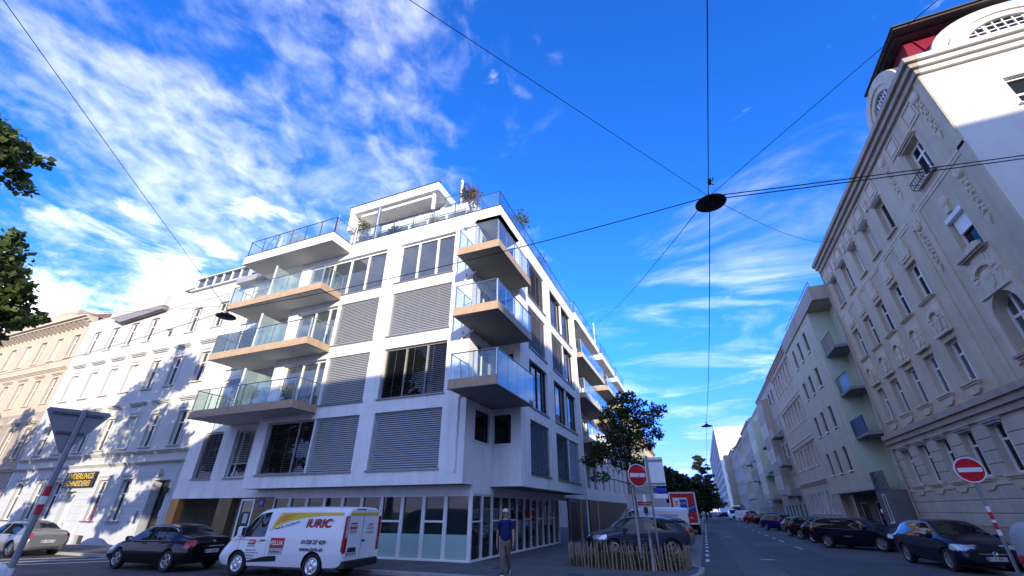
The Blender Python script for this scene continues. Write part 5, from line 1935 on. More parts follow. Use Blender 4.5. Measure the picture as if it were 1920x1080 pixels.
def plate(t, M, txt, parent=None):
    me = shared('plate', lambda: MB().bbox(-.26, .26, -.006, .006, -.056, .056, .004).mesh('number_plate', 'plate_white'))
    p = link('number_plate', me, t, M)
    link('plate_band', shared('plband', lambda: MB().box(-.255, -.215, -.009, -.006, -.052, .052).mesh('plate_band', 'plate_blue')), p, M)
    lettering('plate_text', txt, .095, 'print_black', p, M @ Matrix.Translation((.02, -.008, 0)) @ Matrix.Rotation(radians(90), 4, 'X'), extrude=.0006, bold=.002)


def strip_mb(B, path, wdt=.009, off=.003, side=1, mb=None):
    # thin dark line laid along the body side: path of (x, t)
    mb = mb or MB()
    pts = []
    for x, t in path:
        y, z = B.sec(x, t)
        pts.append(Vector((x, side * (y + off), z)))
    for i in range(len(pts) - 1):
        d = (pts[i + 1] - pts[i])
        d.y = 0
        if d.length < 1e-6: continue
        d.normalize()
        n = Vector((-d.z, 0, d.x)) * wdt / 2
        mb.quad(pts[i] - n, pts[i + 1] - n, pts[i + 1] + n, pts[i] + n)
    return mb


STY = {
    'hatch': dict(L=4.4, st=[(-2.18, .44, .60, .70, .80, .70, .90, .60), (-2.10, .34, .74, .84, .90, .80, 1.02, .64), (-1.96, .27, .80, .885, .93, .84, 1.14, .63), (-1.50, .22, .82, .90, .96, .86, 1.40, .60), (-.9, .2, .82, .905, .95, .87, 1.475, .62), (-.1, .2, .82, .91, .93, .87, 1.485, .63), (.35, .2, .82, .91, .92, .87, 1.455, .63), (1.22, .2, .82, .91, .91, .86, 1.00, .74), (1.7, .22, .80, .89, .80, .80, .88, .68), (2.02, .25, .74, .83, .70, .72, .76, .60), (2.17, .32, .60, .70, .60, .60, .64, .48)],
                  roof=(-1.5, .35), cowl=1.22, rw=(-2.02, -1.52), sg=(-1.62, .98), pil=(-.12, .0), doors=(-1.05, -.06, 1.02), wh=(1.36, -1.33), r=.325, head=(1.62, 2.12, .60, .80, .38), tail=(-2.2, -1.9, .78, .98, .42)),
    'sedan': dict(L=4.75, st=[(-2.37, .42, .62, .72, .78, .72, .88, .62), (-2.28, .32, .76, .84, .88, .80, 1.00, .66), (-2.1, .25, .81, .89, .92, .83, 1.06, .68), (-1.62, .21, .82, .905, .94, .85, 1.12, .68), (-.98, .2, .82, .91, .94, .86, 1.40, .60), (-.5, .2, .82, .91, .94, .87, 1.455, .61), (.1, .2, .82, .91, .92, .87, 1.45, .62), (.38, .2, .82, .91, .92, .87, 1.42, .62), (1.22, .2, .82, .91, .90, .86, .99, .74), (1.8, .22, .80, .89, .78, .80, .86, .68), (2.2, .25, .74, .83, .68, .72, .74, .60), (2.36, .32, .60, .70, .58, .60, .62, .48)],
                  roof=(-.98, .38), cowl=1.22, rw=(-1.60, -1.0), sg=(-1.28, .98), pil=(-.16, -.05), doors=(-1.05, -.1, 1.02), wh=(1.42, -1.36), r=.33, head=(1.8, 2.3, .56, .78, .38), tail=(-2.4, -2.05, .74, .98, .36)),
    'wagon': dict(L=4.75, st=[(-2.37, .44, .64, .74, .80, .74, .92, .62), (-2.30, .34, .76, .85, .92, .82, 1.05, .64), (-2.18, .27, .81, .89, .95, .84, 1.22, .62), (-1.9, .22, .82, .905, .95, .86, 1.41, .61), (-1.2, .2, .82, .91, .94, .87, 1.48, .62), (-.1, .2, .82, .915, .92, .87, 1.485, .63), (.35, .2, .82, .915, .92, .87, 1.45, .63), (1.22, .2, .82, .915, .90, .86, .99, .74), (1.8, .22, .80, .89, .79, .80, .86, .68), (2.18, .25, .74, .83, .69, .72, .75, .60), (2.36, .32, .60, .70, .59, .60, .63, .48)],
                  roof=(-1.9, .35), cowl=1.22, rw=(-2.26, -1.93), sg=(-1.98, .98), pil=(-.14, -.03), pil2=(-1.16, -1.05), doors=(-1.1, -.08, 1.02), wh=(1.42, -1.38), r=.33, head=(1.8, 2.3, .58, .80, .38), tail=(-2.4, -2.05, .78, 1.02, .42)),
    'suv': dict(L=4.45, st=[(-2.2, .50, .64, .74, .86, .74, .98, .62), (-2.12, .40, .76, .86, 1.0, .82, 1.14, .62), (-1.98, .32, .81, .905, 1.04, .84, 1.28, .60), (-1.5, .27, .83, .92, 1.05, .86, 1.49, .58), (-.9, .25, .83, .925, 1.03, .87, 1.575, .60), (-.1, .25, .83, .93, 1.0, .88, 1.585, .62), (.3, .25, .83, .93, .99, .88, 1.55, .62), (1.1, .25, .83, .93, .98, .87, 1.09, .75), (1.72, .28, .81, .91, .88, .82, .98, .70), (2.06, .32, .75, .85, .76, .74, .86, .62), (2.2, .40, .62, .72, .66, .62, .72, .5)],
                roof=(-1.5, .3), cowl=1.1, rw=(-2.04, -1.52), sg=(-1.6, .9), pil=(-.16, -.03), doors=(-1.05, -.1, .98), wh=(1.32, -1.28), r=.355, head=(1.62, 2.16, .68, .88, .36), tail=(-2.25, -1.95, .86, 1.06, .42)),
    'van': dict(L=4.97, st=[(-2.48, .42, .86, .93, 1.12, .93, 1.90, .80), (-2.42, .34, .90, .965, 1.14, .96, 1.96, .84), (-2.2, .26, .92, .985, 1.14, .975, 1.97, .86), (-1.0, .24, .92, .985, 1.14, .975, 1.985, .87), (.5, .24, .92, .985, 1.12, .975, 1.975, .85), (.95, .24, .92, .985, 1.10, .97, 1.93, .80), (1.80, .24, .91, .98, 1.10, .95, 1.20, .82), (2.14, .26, .86, .94, .90, .87, 1.00, .74), (2.38, .30, .78, .87, .74, .76, .82, .62), (2.49, .38, .62, .72, .62, .62, .68, .50)],
                roof=(.0, .95), cowl=1.80, rw=None, sg=(.58, 1.62), pil=None, doors=(.42, .42, 1.58), wh=(1.52, -1.42), r=.345, head=(1.98, 2.44, .72, .98, .34), tail=(-2.6, -2.41, .72, 1.70, .86)),
}


def make_car(name, label, cat, style, pnt, x, y, h, sc=1.0, group=None, rim=5, z=RZ, front_plate=None, rear_plate=None, glassm='car_glass', trim='plastic_black', rails=False, low=False, bright_trim=None):
    st = STY[style]
    M = Matrix.Translation((x, y, z)) @ Matrix.Rotation(radians(h), 4, 'Z') @ Matrix.Scale(sc, 4)
    t = thing(name, label, cat, group=group, M=M)
    B = Body(st['st'], style == 'van')
    xf = B.xs[-1]
    ra, rb = st['roof']
    s0, s1 = st['sg']
    hd, tl = st['head'], st['tail']
    wheels = [(wx, st['r'], B.side_y(wx, .5)) for wx in st['wh']]

    def rule(xm, tm, z_, y_, gh):
        if tl[0] <= xm <= tl[1] and tl[2] < z_ < tl[3] and y_ > tl[4] and 3 < tm < 7: return 8
        if hd[0] <= xm <= hd[1] and hd[2] < z_ < hd[3] and y_ > hd[4] and tm > 3.4:
            if z_ > lerp(hd[2], hd[3], .15 + .6 * max(0, (xm - hd[1] + .25) / .5) * 0): return 7
        if gh > .13:
            if rb + .03 < xm < st['cowl'] - .05 and tm > 7.3: return 1
            if st['rw'] and st['rw'][0] < xm < st['rw'][1] and tm > 7.35: return 2
            if s0 < xm < s1 and 5.12 < tm < 6.75:
                if st['pil'] and st['pil'][0] < xm < st['pil'][1]: return 0
                if st.get('pil2') and st['pil2'][0] < xm < st['pil2'][1]: return 0
                if st.get('pil2') and xm < st['pil2'][0]: return 12
                return 4 if (st['pil'] and xm < st['pil'][0]) else 3
        if 2.4 < tm < 5.1:
            d0, d1, d2 = st['doors']
            if d1 < xm < d2: return 5
            if d0 < xm < d1: return 6
        if tm < 2.3 and not (abs(xm) < 9 and False): return 11
        if xm > xf - .16 and y_ < .45 and tm > 2.5: return 9
        return 0
    cuts = [s0, s1, ra, rb + .03, st['cowl'] - .05, hd[0], tl[1], *st['doors']] + (list(st['pil']) if st['pil'] else []) + (list(st['rw']) if st['rw'] else []) + (list(st['pil2']) if st.get('pil2') else [])
    cuts = [round(c, 4) for c in cuts if B.xs[0] < c < B.xs[-1]]
    key = ('body', style)
    parts = shared(key, lambda: build_body(B, 64 if not low else 40, dict(f=rule, front=9, rear=0, cuts=cuts), wheels))
    mats_ = {0: pnt, 1: glassm, 2: glassm, 3: glassm, 4: glassm, 5: pnt, 6: pnt, 7: 'lamp_clear', 8: 'lamp_red', 9: trim, 10: 'underbody', 11: (trim if style == 'suv' else pnt), 12: glassm}
    made = {}
    for (k, side), me in parts.items():
        mn = mats_[k]
        m2 = shared(('cm', style, k, side, mn), lambda: me.copy())
        if not len(m2.materials):
            m2.materials.append(MATS[mn])
        made[(k, side)] = link(PARTN[k], m2, t, M)
    # door seams, handles, mirrors
    seam = MB()
    d0, d1, d2 = st['doors']
    for s_ in (1, -1):
        for d_ in sorted(set(st['doors'])):
            strip_mb(B, [(d_ + (.0 if q < 5 else 0), q) for q in (2.5, 3, 3.5, 4, 4.5, 5.05)], side=s_, mb=seam)
        strip_mb(B, [(lerp(d0 if style != 'van' else d1, d2, q / 10), 2.5) for q in range(11)], side=s_, mb=seam)
    o = part('door_seam', seam, 'underbody', t, M)
    o['kind'] = 'stuff'
    for (k, nm) in ((5, d1), (6, d0)):
        for s_ in (1, -1):
            dp = made.get((k, s_))
            if dp is None: continue
            hx0 = nm + .1
            yy, zz = B.sec(hx0 + .1, 4.55)
            part('handle', MB().bbox(hx0, hx0 + .2, s_ * yy - .012, s_ * yy + s_ * .03, zz - .016, zz + .016, .006), trim if style == 'van' else pnt, dp, M)
    zt_, wb_ = B.par(st['cowl'] - .35)[3], B.par(st['cowl'] - .35)[4]
    for s_ in (1, -1):
        mx = st['cowl'] - .30
        hm = .30 if style == 'van' else .15
        mb = MB().bbox(mx - .09, mx + .07, s_ * (wb_ + .03), s_ * (wb_ + .20), zt_ + .01, zt_ + .01 + hm, .03)
        mr = part('wing_mirror', mb, pnt, t, M, smooth=True)
        part('mirror_glass', MB().box(mx - .095, mx - .088, s_ * (wb_ + .05), s_ * (wb_ + .18), zt_ + .035, zt_ - .02 + hm), 'chrome', mr, M)
    add_wheels(t, wheels, .21 if style != 'van' else .22, rim)
    # bumper details: grille slats, lower intake, fog lights
    if front_plate:
        plate(t, M @ Matrix.Translation((xf + .015, 0, B.par(xf - .1)[0] + .16)) @ Matrix.Rotation(radians(90), 4, 'Z'), front_plate)
    if rear_plate:
        xr = B.xs[0]
        plate(t, M @ Matrix.Translation((xr - .012, .0 if style != 'van' else .52, (.62 if style != 'van' else .66))) @ Matrix.Rotation(radians(-90), 4, 'Z'), rear_plate)
    if rails:
        mb = MB()
        for s_ in (1, -1):
            pts = []
            for q in range(9):
                xx = lerp(ra + .05, rb - .25, q / 8)
                yy, zz = B.sec(xx, 7.25)
                pts.append((xx, s_ * yy, zz + (.035 if 0 < q < 8 else -.01)))
            mb.tube(pts, .016, 6)
        part('roof_rail', mb, bright_trim or 'plastic_black', t, M, smooth=True)
    if bright_trim and not low:
        mb = MB()
        for s_ in (1, -1):
            strip_mb(B, [(lerp(s0, s1, q / 20), 5.06) for q in range(21)], .02, .006, s_, mb)
            strip_mb(B, [(lerp(s0 + .02, s1 - .5, q / 20), 6.82) for q in range(21)], .016, .006, s_, mb)
        o = part('window_trim', mb, bright_trim, t, M)
        o['kind'] = 'stuff'
    return t, B, M


P_BLK = paint('paint_black', (.006, .006, .008)).name
P_WHT = paint('paint_white', (.78, .79, .80)).name
P_SIL = paint('paint_silver', (.30, .31, .32), .55).name
P_GRY = paint('paint_slate', (.040, .050, .068), .3).name
P_NAV = paint('paint_navy', (.004, .008, .030), .2).name
P_BLU = paint('paint_blue', (.006, .014, .17), .3).name
P_DKB = paint('paint_midnight', (.005, .007, .016), .2).name
P_RED = paint('paint_red', (.22, .008, .008), .1).name
P_GRN = paint('paint_greenish', (.20, .22, .19), .5).name
P_BEI = paint('paint_beige', (.40, .36, .27), .4).name

# black saloon on the left
t, B, M = make_car('parked_car', 'black saloon parked in front of the car passage, seen from behind', 'car', 'sedan', P_BLK, -19.44, 12.51, 181, 1.0, None, 5, rear_plate='W 76538 K', bright_trim='chrome')
part('aerial', MB().tube([(-.85, 0, 1.42), (-1.15, 0, 1.78)], .006, 4), 'plastic_black', t, M)
part('boot_trim', MB().box(-2.40, -2.375, -.42, .42, .76, .785), 'chrome', t, M)
part('windscreen_card', MB().box(.55, .56, -.5, -.2, 1.0, 1.2), 'frosted', t, M)
part('badge', MB().lathe([(.0, -2.41), (.05, -2.405), (.055, -2.38)], 10, (0, 0, .92), 'x'), 'chrome', t, M)

# silver saloon cut by the left edge
make_car('parked_car', 'silver saloon parked in front of the old white house at the left edge', 'car', 'sedan', P_SIL, -31.9, 13.2, 181, 1.0, None, 8, rear_plate='W 20417 B')

# white lettered van
t, B, M = make_car('delivery_van', 'white craftsman van with yellow swoosh and red lettering in front of the white corner block', 'van', 'van', P_WHT, -13.4, 13.02, 185.5, 1.02, None, 'steel', rear_plate='W 81745 M')
van = t


def side_poly(B, pts_lo, pts_hi, off=.006, n=24):
    mb = MB()
    prev = None
    for i in range(n + 1):
        f = i / n
        x = lerp(pts_lo[0][0], pts_lo[-1][0], f)
        zl = pchip([p[0] for p in pts_lo], [p[1] for p in pts_lo], x)
        zh = pchip([p[0] for p in pts_hi], [p[1] for p in pts_hi], x)
        col_ = [Vector((x, B.side_y(x, lerp(zl, zh, q / 3)) + off, lerp(zl, zh, q / 3))) for q in range(4)]
        if prev:
            for q in range(3):
                mb.quad(prev[q], col_[q], col_[q + 1], prev[q + 1])
        prev = col_
    return mb


sw = part('swoosh_print', side_poly(B, [(-2.30, 1.735), (-1.4, 1.72), (-.8, 1.66), (-.2, 1.55), (.15, 1.43), (.42, 1.33)], [(-2.30, 1.82), (.1, 1.82), (.30, 1.60), (.42, 1.34)], .006), 'print_yellow', t, M)
mb = MB()
for i, (xa, xb, za, zb_) in enumerate(((.22, -.5, 1.64, 1.765), (.26, -.42, 1.56, 1.70), (.3, -.3, 1.48, 1.62))):
    p = side_poly(B, [(xb, zb_), ((xa + xb) / 2, (za + zb_) / 2 + .02), (xa, za)], [(xb, zb_ + .012), ((xa + xb) / 2, (za + zb_) / 2 + .045), (xa, za + .012)], .010, 10)
    mb.add(p.v, p.f)
part('swoosh_line', mb, 'print_red', sw, M)


def van_text(nm, body, x, z, size, m, parent, shear=0.0, sx=1.0, off=.018, bold=.004, rotz=0.0):
    y0_ = B.side_y(x, z - .08)
    y1_ = B.side_y(x, z + .08)
    lean = atan2(y1_ - y0_, .16)
    Mt = M @ Matrix.Translation((x, B.side_y(x, z) + off, z)) @ Matrix.Rotation(pi, 4, 'Z') @ Matrix.Rotation(radians(90) - 0 + lean * -1, 4, 'X') @ Matrix.Rotation(rotz, 4, 'Z')
    return lettering(nm, body, size, m, parent, Mt, shear=shear, sx=sx, bold=bold, extrude=.001)


van_text('firm_lettering', 'JURIC', -1.42, 1.50, .34, 'print_black', t, .28, 1.12, .026, .012)
van_text('firm_lettering', 'JURIC', -1.432, 1.506, .34, 'print_red', t, .28, 1.12, .031, .004)
van_text('slogan_lettering', 'Der Profi für Dachfenster', -.10, 1.42, .098, 'print_black', t, .2, 1.2, .024, .001, radians(14))
van_text('phone_lettering', '01/28 27 429', -1.38, .99, .155, 'print_black', t, .18, 1.1, .030, .004)
van_text('web_lettering', 'www.juric.at', -1.34, .80, .155, 'print_black', t, .18, 1.1, .030, .004)


def van_badge(x, z, wd, hg, txt, size):
    fy = lambda zz: B.side_y(x, zz) + .009
    mb = MB().add([(x + wd / 2, fy(z), z), (x - wd / 2, fy(z), z), (x - wd / 2, fy(z + hg), z + hg), (x + wd / 2, fy(z + hg), z + hg)], [(0, 1, 2, 3)])
    b = part('badge_print', mb, 'print_red', t, M)
    mb = MB().add([(x + wd / 2, fy(z - hg * .6), z - hg * .6), (x - wd / 2, fy(z - hg * .6), z - hg * .6), (x - wd / 2, fy(z) - .001, z - .006), (x + wd / 2, fy(z) - .001, z - .006)], [(0, 1, 2, 3)])
    part('badge_print', mb, 'print_grey', t, M)
    van_text('badge_lettering', txt, x, z + hg / 2, size, 'print_white', b, 0, 1.05, .034, .004)
    if wd > .3:
        van_text('badge_lettering', 'Dachfenster', x, z - hg * .3, size * .42, 'print_black', b, 0, 1.2, .026, .001)


van_badge(.02, .80, .56, .29, 'VELUX', .165)
van_badge(1.05, .90, .30, .13, 'VELUX', .08)
for i, tx in enumerate(('Meisterbetrieb', 'Einbau Service Reparatur', 'Dachfenster', 'www.juric.at')):
    van_text('small_lettering', tx, 1.02, .74 - i * .075, .062, 'print_black', t, 0, 1.1, .008, .0)
mb = side_poly(B, [(.66, .96), (1.6, 1.02), (2.2, .93)], [(.66, .99), (1.6, 1.045), (2.2, .945)], .006, 14)
part('swoosh_print', mb, 'print_yellow', t, M)
# black side rubbing strip, rear details
mb = side_poly(B, [(-.05, .46), (.2, .44), (1.15, .40)], [(-.05, .60), (.2, .59), (1.15, .43)], .016, 10)
part('rubbing_strip', mb, 'plastic_black', t, M)
xr = B.xs[0]
mb = MB().box(xr - .012, xr - .004, -.80, .80, 1.74, 1.82)
part('swoosh_print', mb, 'print_yellow', t, M)
part('door_seam', MB().box(xr - .006, xr - .001, .045, .058, .50, 1.92), 'underbody', t, M)
part('handle', MB().bbox(xr - .03, xr - .002, -.12, .02, .99, 1.04, .006), 'plastic_black', t, M)
part('plate_recess', MB().prism([(.30, .72), (.74, .72), (.68, .84), (.36, .84)], xr - .03, xr - .002, 'x'), 'plastic_black', t, M)
part('rear_bumper', MB().bbox(xr - .09, xr + .2, -.90, .90, .28, .50, .03), 'plastic_black', t, M)
part('brake_light', MB().bbox(xr - .01, xr + .05, .0, .5, 1.90, 1.93, .006), 'plastic_black', t, M)
RM = M @ Matrix.Translation((xr - .014, 0, 0)) @ Matrix.Rotation(radians(-90), 4, 'Z')
b = part('badge_print', MB().box(-.74, -.38, -.004, 0, 1.36, 1.53), 'print_red', t, RM)
part('badge_print', MB().box(-.74, -.38, -.004, 0, 1.25, 1.355), 'print_grey', t, RM)
lettering('badge_lettering', 'VELUX', .12, 'print_white', b, RM @ Matrix.Translation((-.56, -.006, 1.445)) @ TM, extrude=.001, bold=.003)
lettering('firm_lettering', 'JURIC', .12, 'print_red', t, RM @ Matrix.Translation((.38, -.006, 1.46)) @ TM, extrude=.001, shear=.2)
for i, tx in enumerate(('01/28 27 429', 'www.juric.at')):
    lettering('small_lettering', tx, .075, 'print_black', t, RM @ Matrix.Translation((.38, -.006, 1.34 - i * .1)) @ TM, extrude=.001)
lettering('small_lettering', 'Dachfenster Service', .06, 'print_black', t, RM @ Matrix.Translation((-.5, -.006, .82)) @ TM, extrude=.001)
part('rear_light_frame', MB().bbox(xr - .03, xr + .06, .84, .955, .70, 1.72, .02).bbox(xr - .03, xr + .06, -.955, -.84, .70, 1.72, .02), 'lamp_red', t, M)
part('reverse_light', MB().bbox(xr - .036, xr + .02, .855, .95, 1.10, 1.68, .01), 'lamp_clear', t, M)

# left bays of the side street
t, B, M = make_car('parked_car', 'slate grey crossover parked just behind the stake fence planter', 'car', 'suv', P_GRY, -3.28, 24.0, 206, 1.05, None, 5, bright_trim='chrome')
mb = MB().bbox(-2.02, -1.55, -.56, .56, 1.47, 1.50, .01)
part('roof_spoiler', mb, P_GRY, t, M)
t, B, M = make_car('parked_car', 'silver estate car with roof rails behind the slate crossover', 'car', 'wagon', P_SIL, -3.35, 28.5, 200, 1.06, None, 5, rails=True)
t, B, M = make_car('parked_van', 'plain white panel van behind the silver estate car', 'van', 'van', P_WHT, -3.77, 33.1, 195.8, 1.06, None, 'steel')
lettering('firm_lettering', 'TOMORROW', .20, 'print_red', t, M @ Matrix.Translation((-1.2, .995, 1.55)) @ Matrix.Rotation(pi, 4, 'Z') @ TM, extrude=.001)


def box_truck(label, x, y, h, red, wdt, hgt, lng):
    M = Matrix.Translation((x, y, RZ)) @ Matrix.Rotation(radians(h), 4, 'Z')
    t = thing('box_truck', label, 'truck', M=M)
    hw = wdt / 2
    cab = MB()
    cab.prism([(lng * .5 - .1, .5), (lng * .5 + 1.9, .5), (lng * .5 + 1.95, 1.2), (lng * .5 + 1.55, 2.1), (lng * .5 + 1.2, 2.55), (lng * .5 - .1, 2.6)], -hw + .1, hw - .1, 'y')
    part('cab', cab, P_WHT, t, M)
    part('windscreen', MB().prism([(lng * .5 + 1.965, 1.25), (lng * .5 + 1.57, 2.12), (lng * .5 + 1.555, 2.1), (lng * .5 + 1.95, 1.2)], -hw + .2, hw - .2, 'y'), 'car_glass', t, M)
    part('chassis', MB().box(-lng / 2 + .2, lng * .5 + 1.8, -hw + .3, hw - .3, .4, .75), 'underbody', t, M)
    bx = part('box_body', MB().bbox(-lng / 2, lng / 2 - .12, -hw, hw, .85, hgt, .04), 'print_red' if red else P_WHT, t, M)
    fr = MB()
    f = .09
    xr = -lng / 2
    fr.box(xr - .03, xr + .1, -hw - .01, -hw + f, .82, hgt + .02).box(xr - .03, xr + .1, hw - f, hw + .01, .82, hgt + .02).box(xr - .03, xr + .1, -hw + f, hw - f, hgt - f, hgt + .02).box(xr - .03, xr + .1, -hw + f, hw - f, .82, .95)
    part('rear_frame', fr, 'print_white', t, M)
    part('rear_bumper', MB().box(xr - .05, xr + .05, -hw + .1, hw - .1, .38, .52), 'plastic_black', t, M)
    add_wheels(t, [(lng * .5 + .9, .4, hw - .05), (-lng * .28, .4, hw - .05)], .26, 'steel')
    return t, M, xr


t, M, xr = box_truck('red box truck with white frame and advert panels on its rear', -1.75, 49.0, 90, True, 2.30, 3.45, 5.2)
RM = M @ Matrix.Translation((xr - .006, 0, 0)) @ Matrix.Rotation(radians(-90), 4, 'Z')
pn = part('advert_panel', MB().box(-.85, .42, -.012, 0, 1.95, 3.0), 'print_white', t, RM)
p2_ = part('advert_panel', MB().box(-.26, .36, -.02, -.012, 2.15, 2.86), 'print_blue', pn, RM)
lettering('advert_lettering', 'AUTO', .26, 'print_white', p2_, RM @ Matrix.Translation((.05, -.023, 2.52)) @ TM, extrude=.001)
lettering('advert_lettering', 'T', .5, 'print_red', pn, RM @ Matrix.Translation((-.55, -.016, 2.5)) @ TM, extrude=.001, bold=.02)
bl_ = part('advert_panel', MB().prism([(.42, 1.7), (.98, 1.95), (1.0, 2.6), (.55, 2.35)], -.012, -.001, 'y'), 'print_blue', t, RM)
lettering('advert_lettering', 'MIETEN', .15, 'print_white', bl_, RM @ Matrix.Translation((.72, -.016, 2.18)) @ TM @ Matrix.Rotation(radians(24), 4, 'Z'), extrude=.001)
lettering('advert_lettering', 'UMZUG', .26, 'print_white', t, RM @ Matrix.Translation((.25, -.008, 1.35)) @ TM, extrude=.001)
t, M, xr = box_truck('white box truck with a red stripe between panel van and red truck', -4.55, 43.0, 80, False, 2.3, 3.15, 4.4)
RM = M @ Matrix.Translation((xr - .006, 0, 0)) @ Matrix.Rotation(radians(-90), 4, 'Z')
st_ = part('stripe_print', MB().box(-.2, .95, -.012, 0, 2.35, 2.6), 'print_red', t, RM)
part('stripe_print', MB().box(-.1, .85, -.02, -.012, 2.44, 2.5), 'print_white', st_, RM)

# right side, nose to the kerb
t, B, M = make_car('parked_car', 'midnight blue hatchback nearest on the right, facing the viewer', 'car', 'hatch', P_NAV, 8.62, 24.0, -84, 1.08, None, 10, front_plate='W 15 800 N', bright_trim='chrome')
mb = MB()
xf = B.xs[-1]
mb.bbox(xf - .12, xf + .03, -.42, .42, .545, .575, .008)
mb.lathe([(.045, xf + .02), (.06, xf + .045), (.075, xf + .02)], 14, (0, 0, .56), 'x')
part('grille_bar', mb, 'chrome', t, M)
for s_ in (-1, 1):
    part('fog_light', MB().bbox(xf - .22, xf - .08, s_ * .50, s_ * .68, .36, .42, .012), 'lamp_clear', t, M)
G2 = 'cars parked nose-in along the right kerb'
make_car('parked_car', 'dark navy estate car parked at an angle behind the nearest hatchback', 'car', 'wagon', P_DKB, 8.05, 33.0, -48, 1.06, G2, 10, rails=True, bright_trim='steel')
make_car('parked_car', 'black hatchback half hidden behind the navy estate car', 'car', 'hatch', P_BLK, 8.0, 37.4, -50, 1.02, G2, 5)
make_car('parked_car', 'black estate car with bright window line third from the near hatchback', 'car', 'wagon', P_BLK, 8.1, 42.0, -50, 1.04, G2, 5, bright_trim='steel')
make_car('parked_car', 'small grey-green car between the black estate and the bright blue hatchback', 'car', 'hatch', P_GRN, 7.95, 47.0, -50, 1.0, G2, 5)
make_car('parked_car', 'bright blue hatchback in the middle of the right hand row', 'car', 'hatch', P_BLU, 7.7, 60.0, -52, 1.06, G2, 5, low=True)
make_car('parked_car', 'tall black off-roader behind the bright blue hatchback', 'car', 'suv', P_BLK, 8.1, 70.0, -50, 1.08, G2, 5, low=True)
make_car('parked_car', 'dark red small car near the far end of the right hand row', 'car', 'hatch', P_RED, 8.0, 92, -50, 1.0, G2, 5, low=True)
make_car('parked_van', 'white van parked behind the dark red car at the far right', 'van', 'van', P_WHT, 7.8, 104, -52, 1.0, None, 'steel', low=True)
make_car('parked_van', 'white van with dark windscreen farthest along the right kerb', 'van', 'van', P_WHT, 6.3, 124, -88, 1.12, None, 'steel', low=True)
# cars crossing the end of the street
for i, (x, p_, s_) in enumerate(((-5.5, P_WHT, 'hatch'), (-1.2, P_SIL, 'wagon'), (2.8, P_SIL, 'sedan'), (6.9, P_DKB, 'wagon'), (-10.2, P_BLK, 'suv'))):
    lab = ('white hatchback in the row across the street end', 'silver estate car in the row across the street end', 'silver saloon in the row across the street end', 'dark estate car by the tower block at the street end', 'black off-roader under the dark trees at the street end')[i]
    make_car('parked_car', lab, 'car', s_, p_, x, 176, 8, 1.05, 'cars across the end of the street', 5, low=True)
# more parked cars on the left, further back
for i, (y, p_, s_) in enumerate(((60, P_SIL, 'hatch'), (66.5, P_BLK, 'wagon'), (73, P_WHT, 'hatch'), (80, P_NAV, 'sedan'), (88, P_SIL, 'suv'))):
    lab = ('silver hatchback beyond the red truck', 'black estate car second beyond the red truck', 'white hatchback third beyond the red truck', 'navy saloon fourth beyond the red truck', 'silver off-roader last beyond the red truck')[i]
    make_car('parked_car', lab, 'car', s_, p_, -3.5, y, 200, 1.0, 'cars parked in the left bays beyond the truck', 5, low=True)

# ------------------------------------------------------------------ trees and plants
def leaves(mb, rng, c, r, n, size, flat=.6, hang=0.0):
    c = Vector(c)
    for _ in range(n):
        while True:
            p = Vector((rng.uniform(-1, 1), rng.uniform(-1, 1), rng.uniform(-1, 1)))
            if .12 < p.length < 1: break
        p *= (.55 + .45 * rng.random()) / max(p.length, .3) * min(1, p.length + .25)
        q = c + Vector((p.x * r[0], p.y * r[1], p.z * r[2]))
        d = Vector((rng.gauss(0, 1), rng.gauss(0, 1), rng.gauss(0, flat) - hang)).normalized()
        e = d.cross(Vector((rng.gauss(0, 1), rng.gauss(0, 1), rng.gauss(0, 1)))).normalized()
        s_ = size * rng.uniform(.6, 1.35)
        k = .42
        mb.add([q, q + d * s_ * .5 + e * s_ * k, q + d * s_, q + d * s_ * .5 - e * s_ * k], [(0, 1, 2, 3)])


def tree(label, base, h, clumps, leafm, size, trunk_r, seed, name='street_tree', group=None, crown_base=.35, lean=(0, 0)):
    rng = random.Random(seed)
    t = thing(name, label, 'tree', base, group=group)
    bx, by, bz = base
    top = Vector((bx + lean[0], by + lean[1], bz + h * .82))
    mid = Vector((bx + lean[0] * .3, by + lean[1] * .3, bz + h * crown_base))
    part('trunk', MB().tube([base, ((bx * .5 + mid.x * .5) + .05, (by + mid.y) / 2, bz + h * crown_base * .5), mid, mid.lerp(top, .5) + Vector((.1, -.1, 0)), top], [trunk_r * 1.25, trunk_r, trunk_r * .85, trunk_r * .5, trunk_r * .12], 9), 'bark', t, smooth='all')
    lb = MB()
    cr = MB()
    for (c, r, n) in clumps:
        c = Vector(c)
        s0 = mid.lerp(top, max(0, min(.85, (c.z - r[2] - mid.z) / max(.1, top.z - mid.z))))
        m1 = s0.lerp(c, .5) + Vector((0, 0, .15 * r[2]))
        lb.tube([s0, m1, c], [trunk_r * .35, trunk_r * .22, trunk_r * .06], 5, False)
        for _ in range(5):
            e = c + Vector((rng.uniform(-1, 1) * r[0], rng.uniform(-1, 1) * r[1], rng.uniform(-.8, .9) * r[2])) * .85
            lb.tube([m1.lerp(c, rng.random()), e], [trunk_r * .09, trunk_r * .03], 4, False)
        leaves(cr, rng, c, r, n, size)
        # sprigs that break the outline
        for _ in range(7):
            a = Vector((rng.gauss(0, 1), rng.gauss(0, 1), rng.gauss(0, .8))).normalized()
            e = c + Vector((a.x * r[0], a.y * r[1], a.z * r[2])) * rng.uniform(.95, 1.25)
            leaves(cr, rng, e, (r[0] * .26, r[1] * .26, r[2] * .22), max(10, n // 16), size)
    o = part('limbs', lb, 'bark', t, smooth='all')
    o['kind'] = 'stuff'
    o = part('crown', cr, leafm, t)
    o['kind'] = 'stuff'
    return t


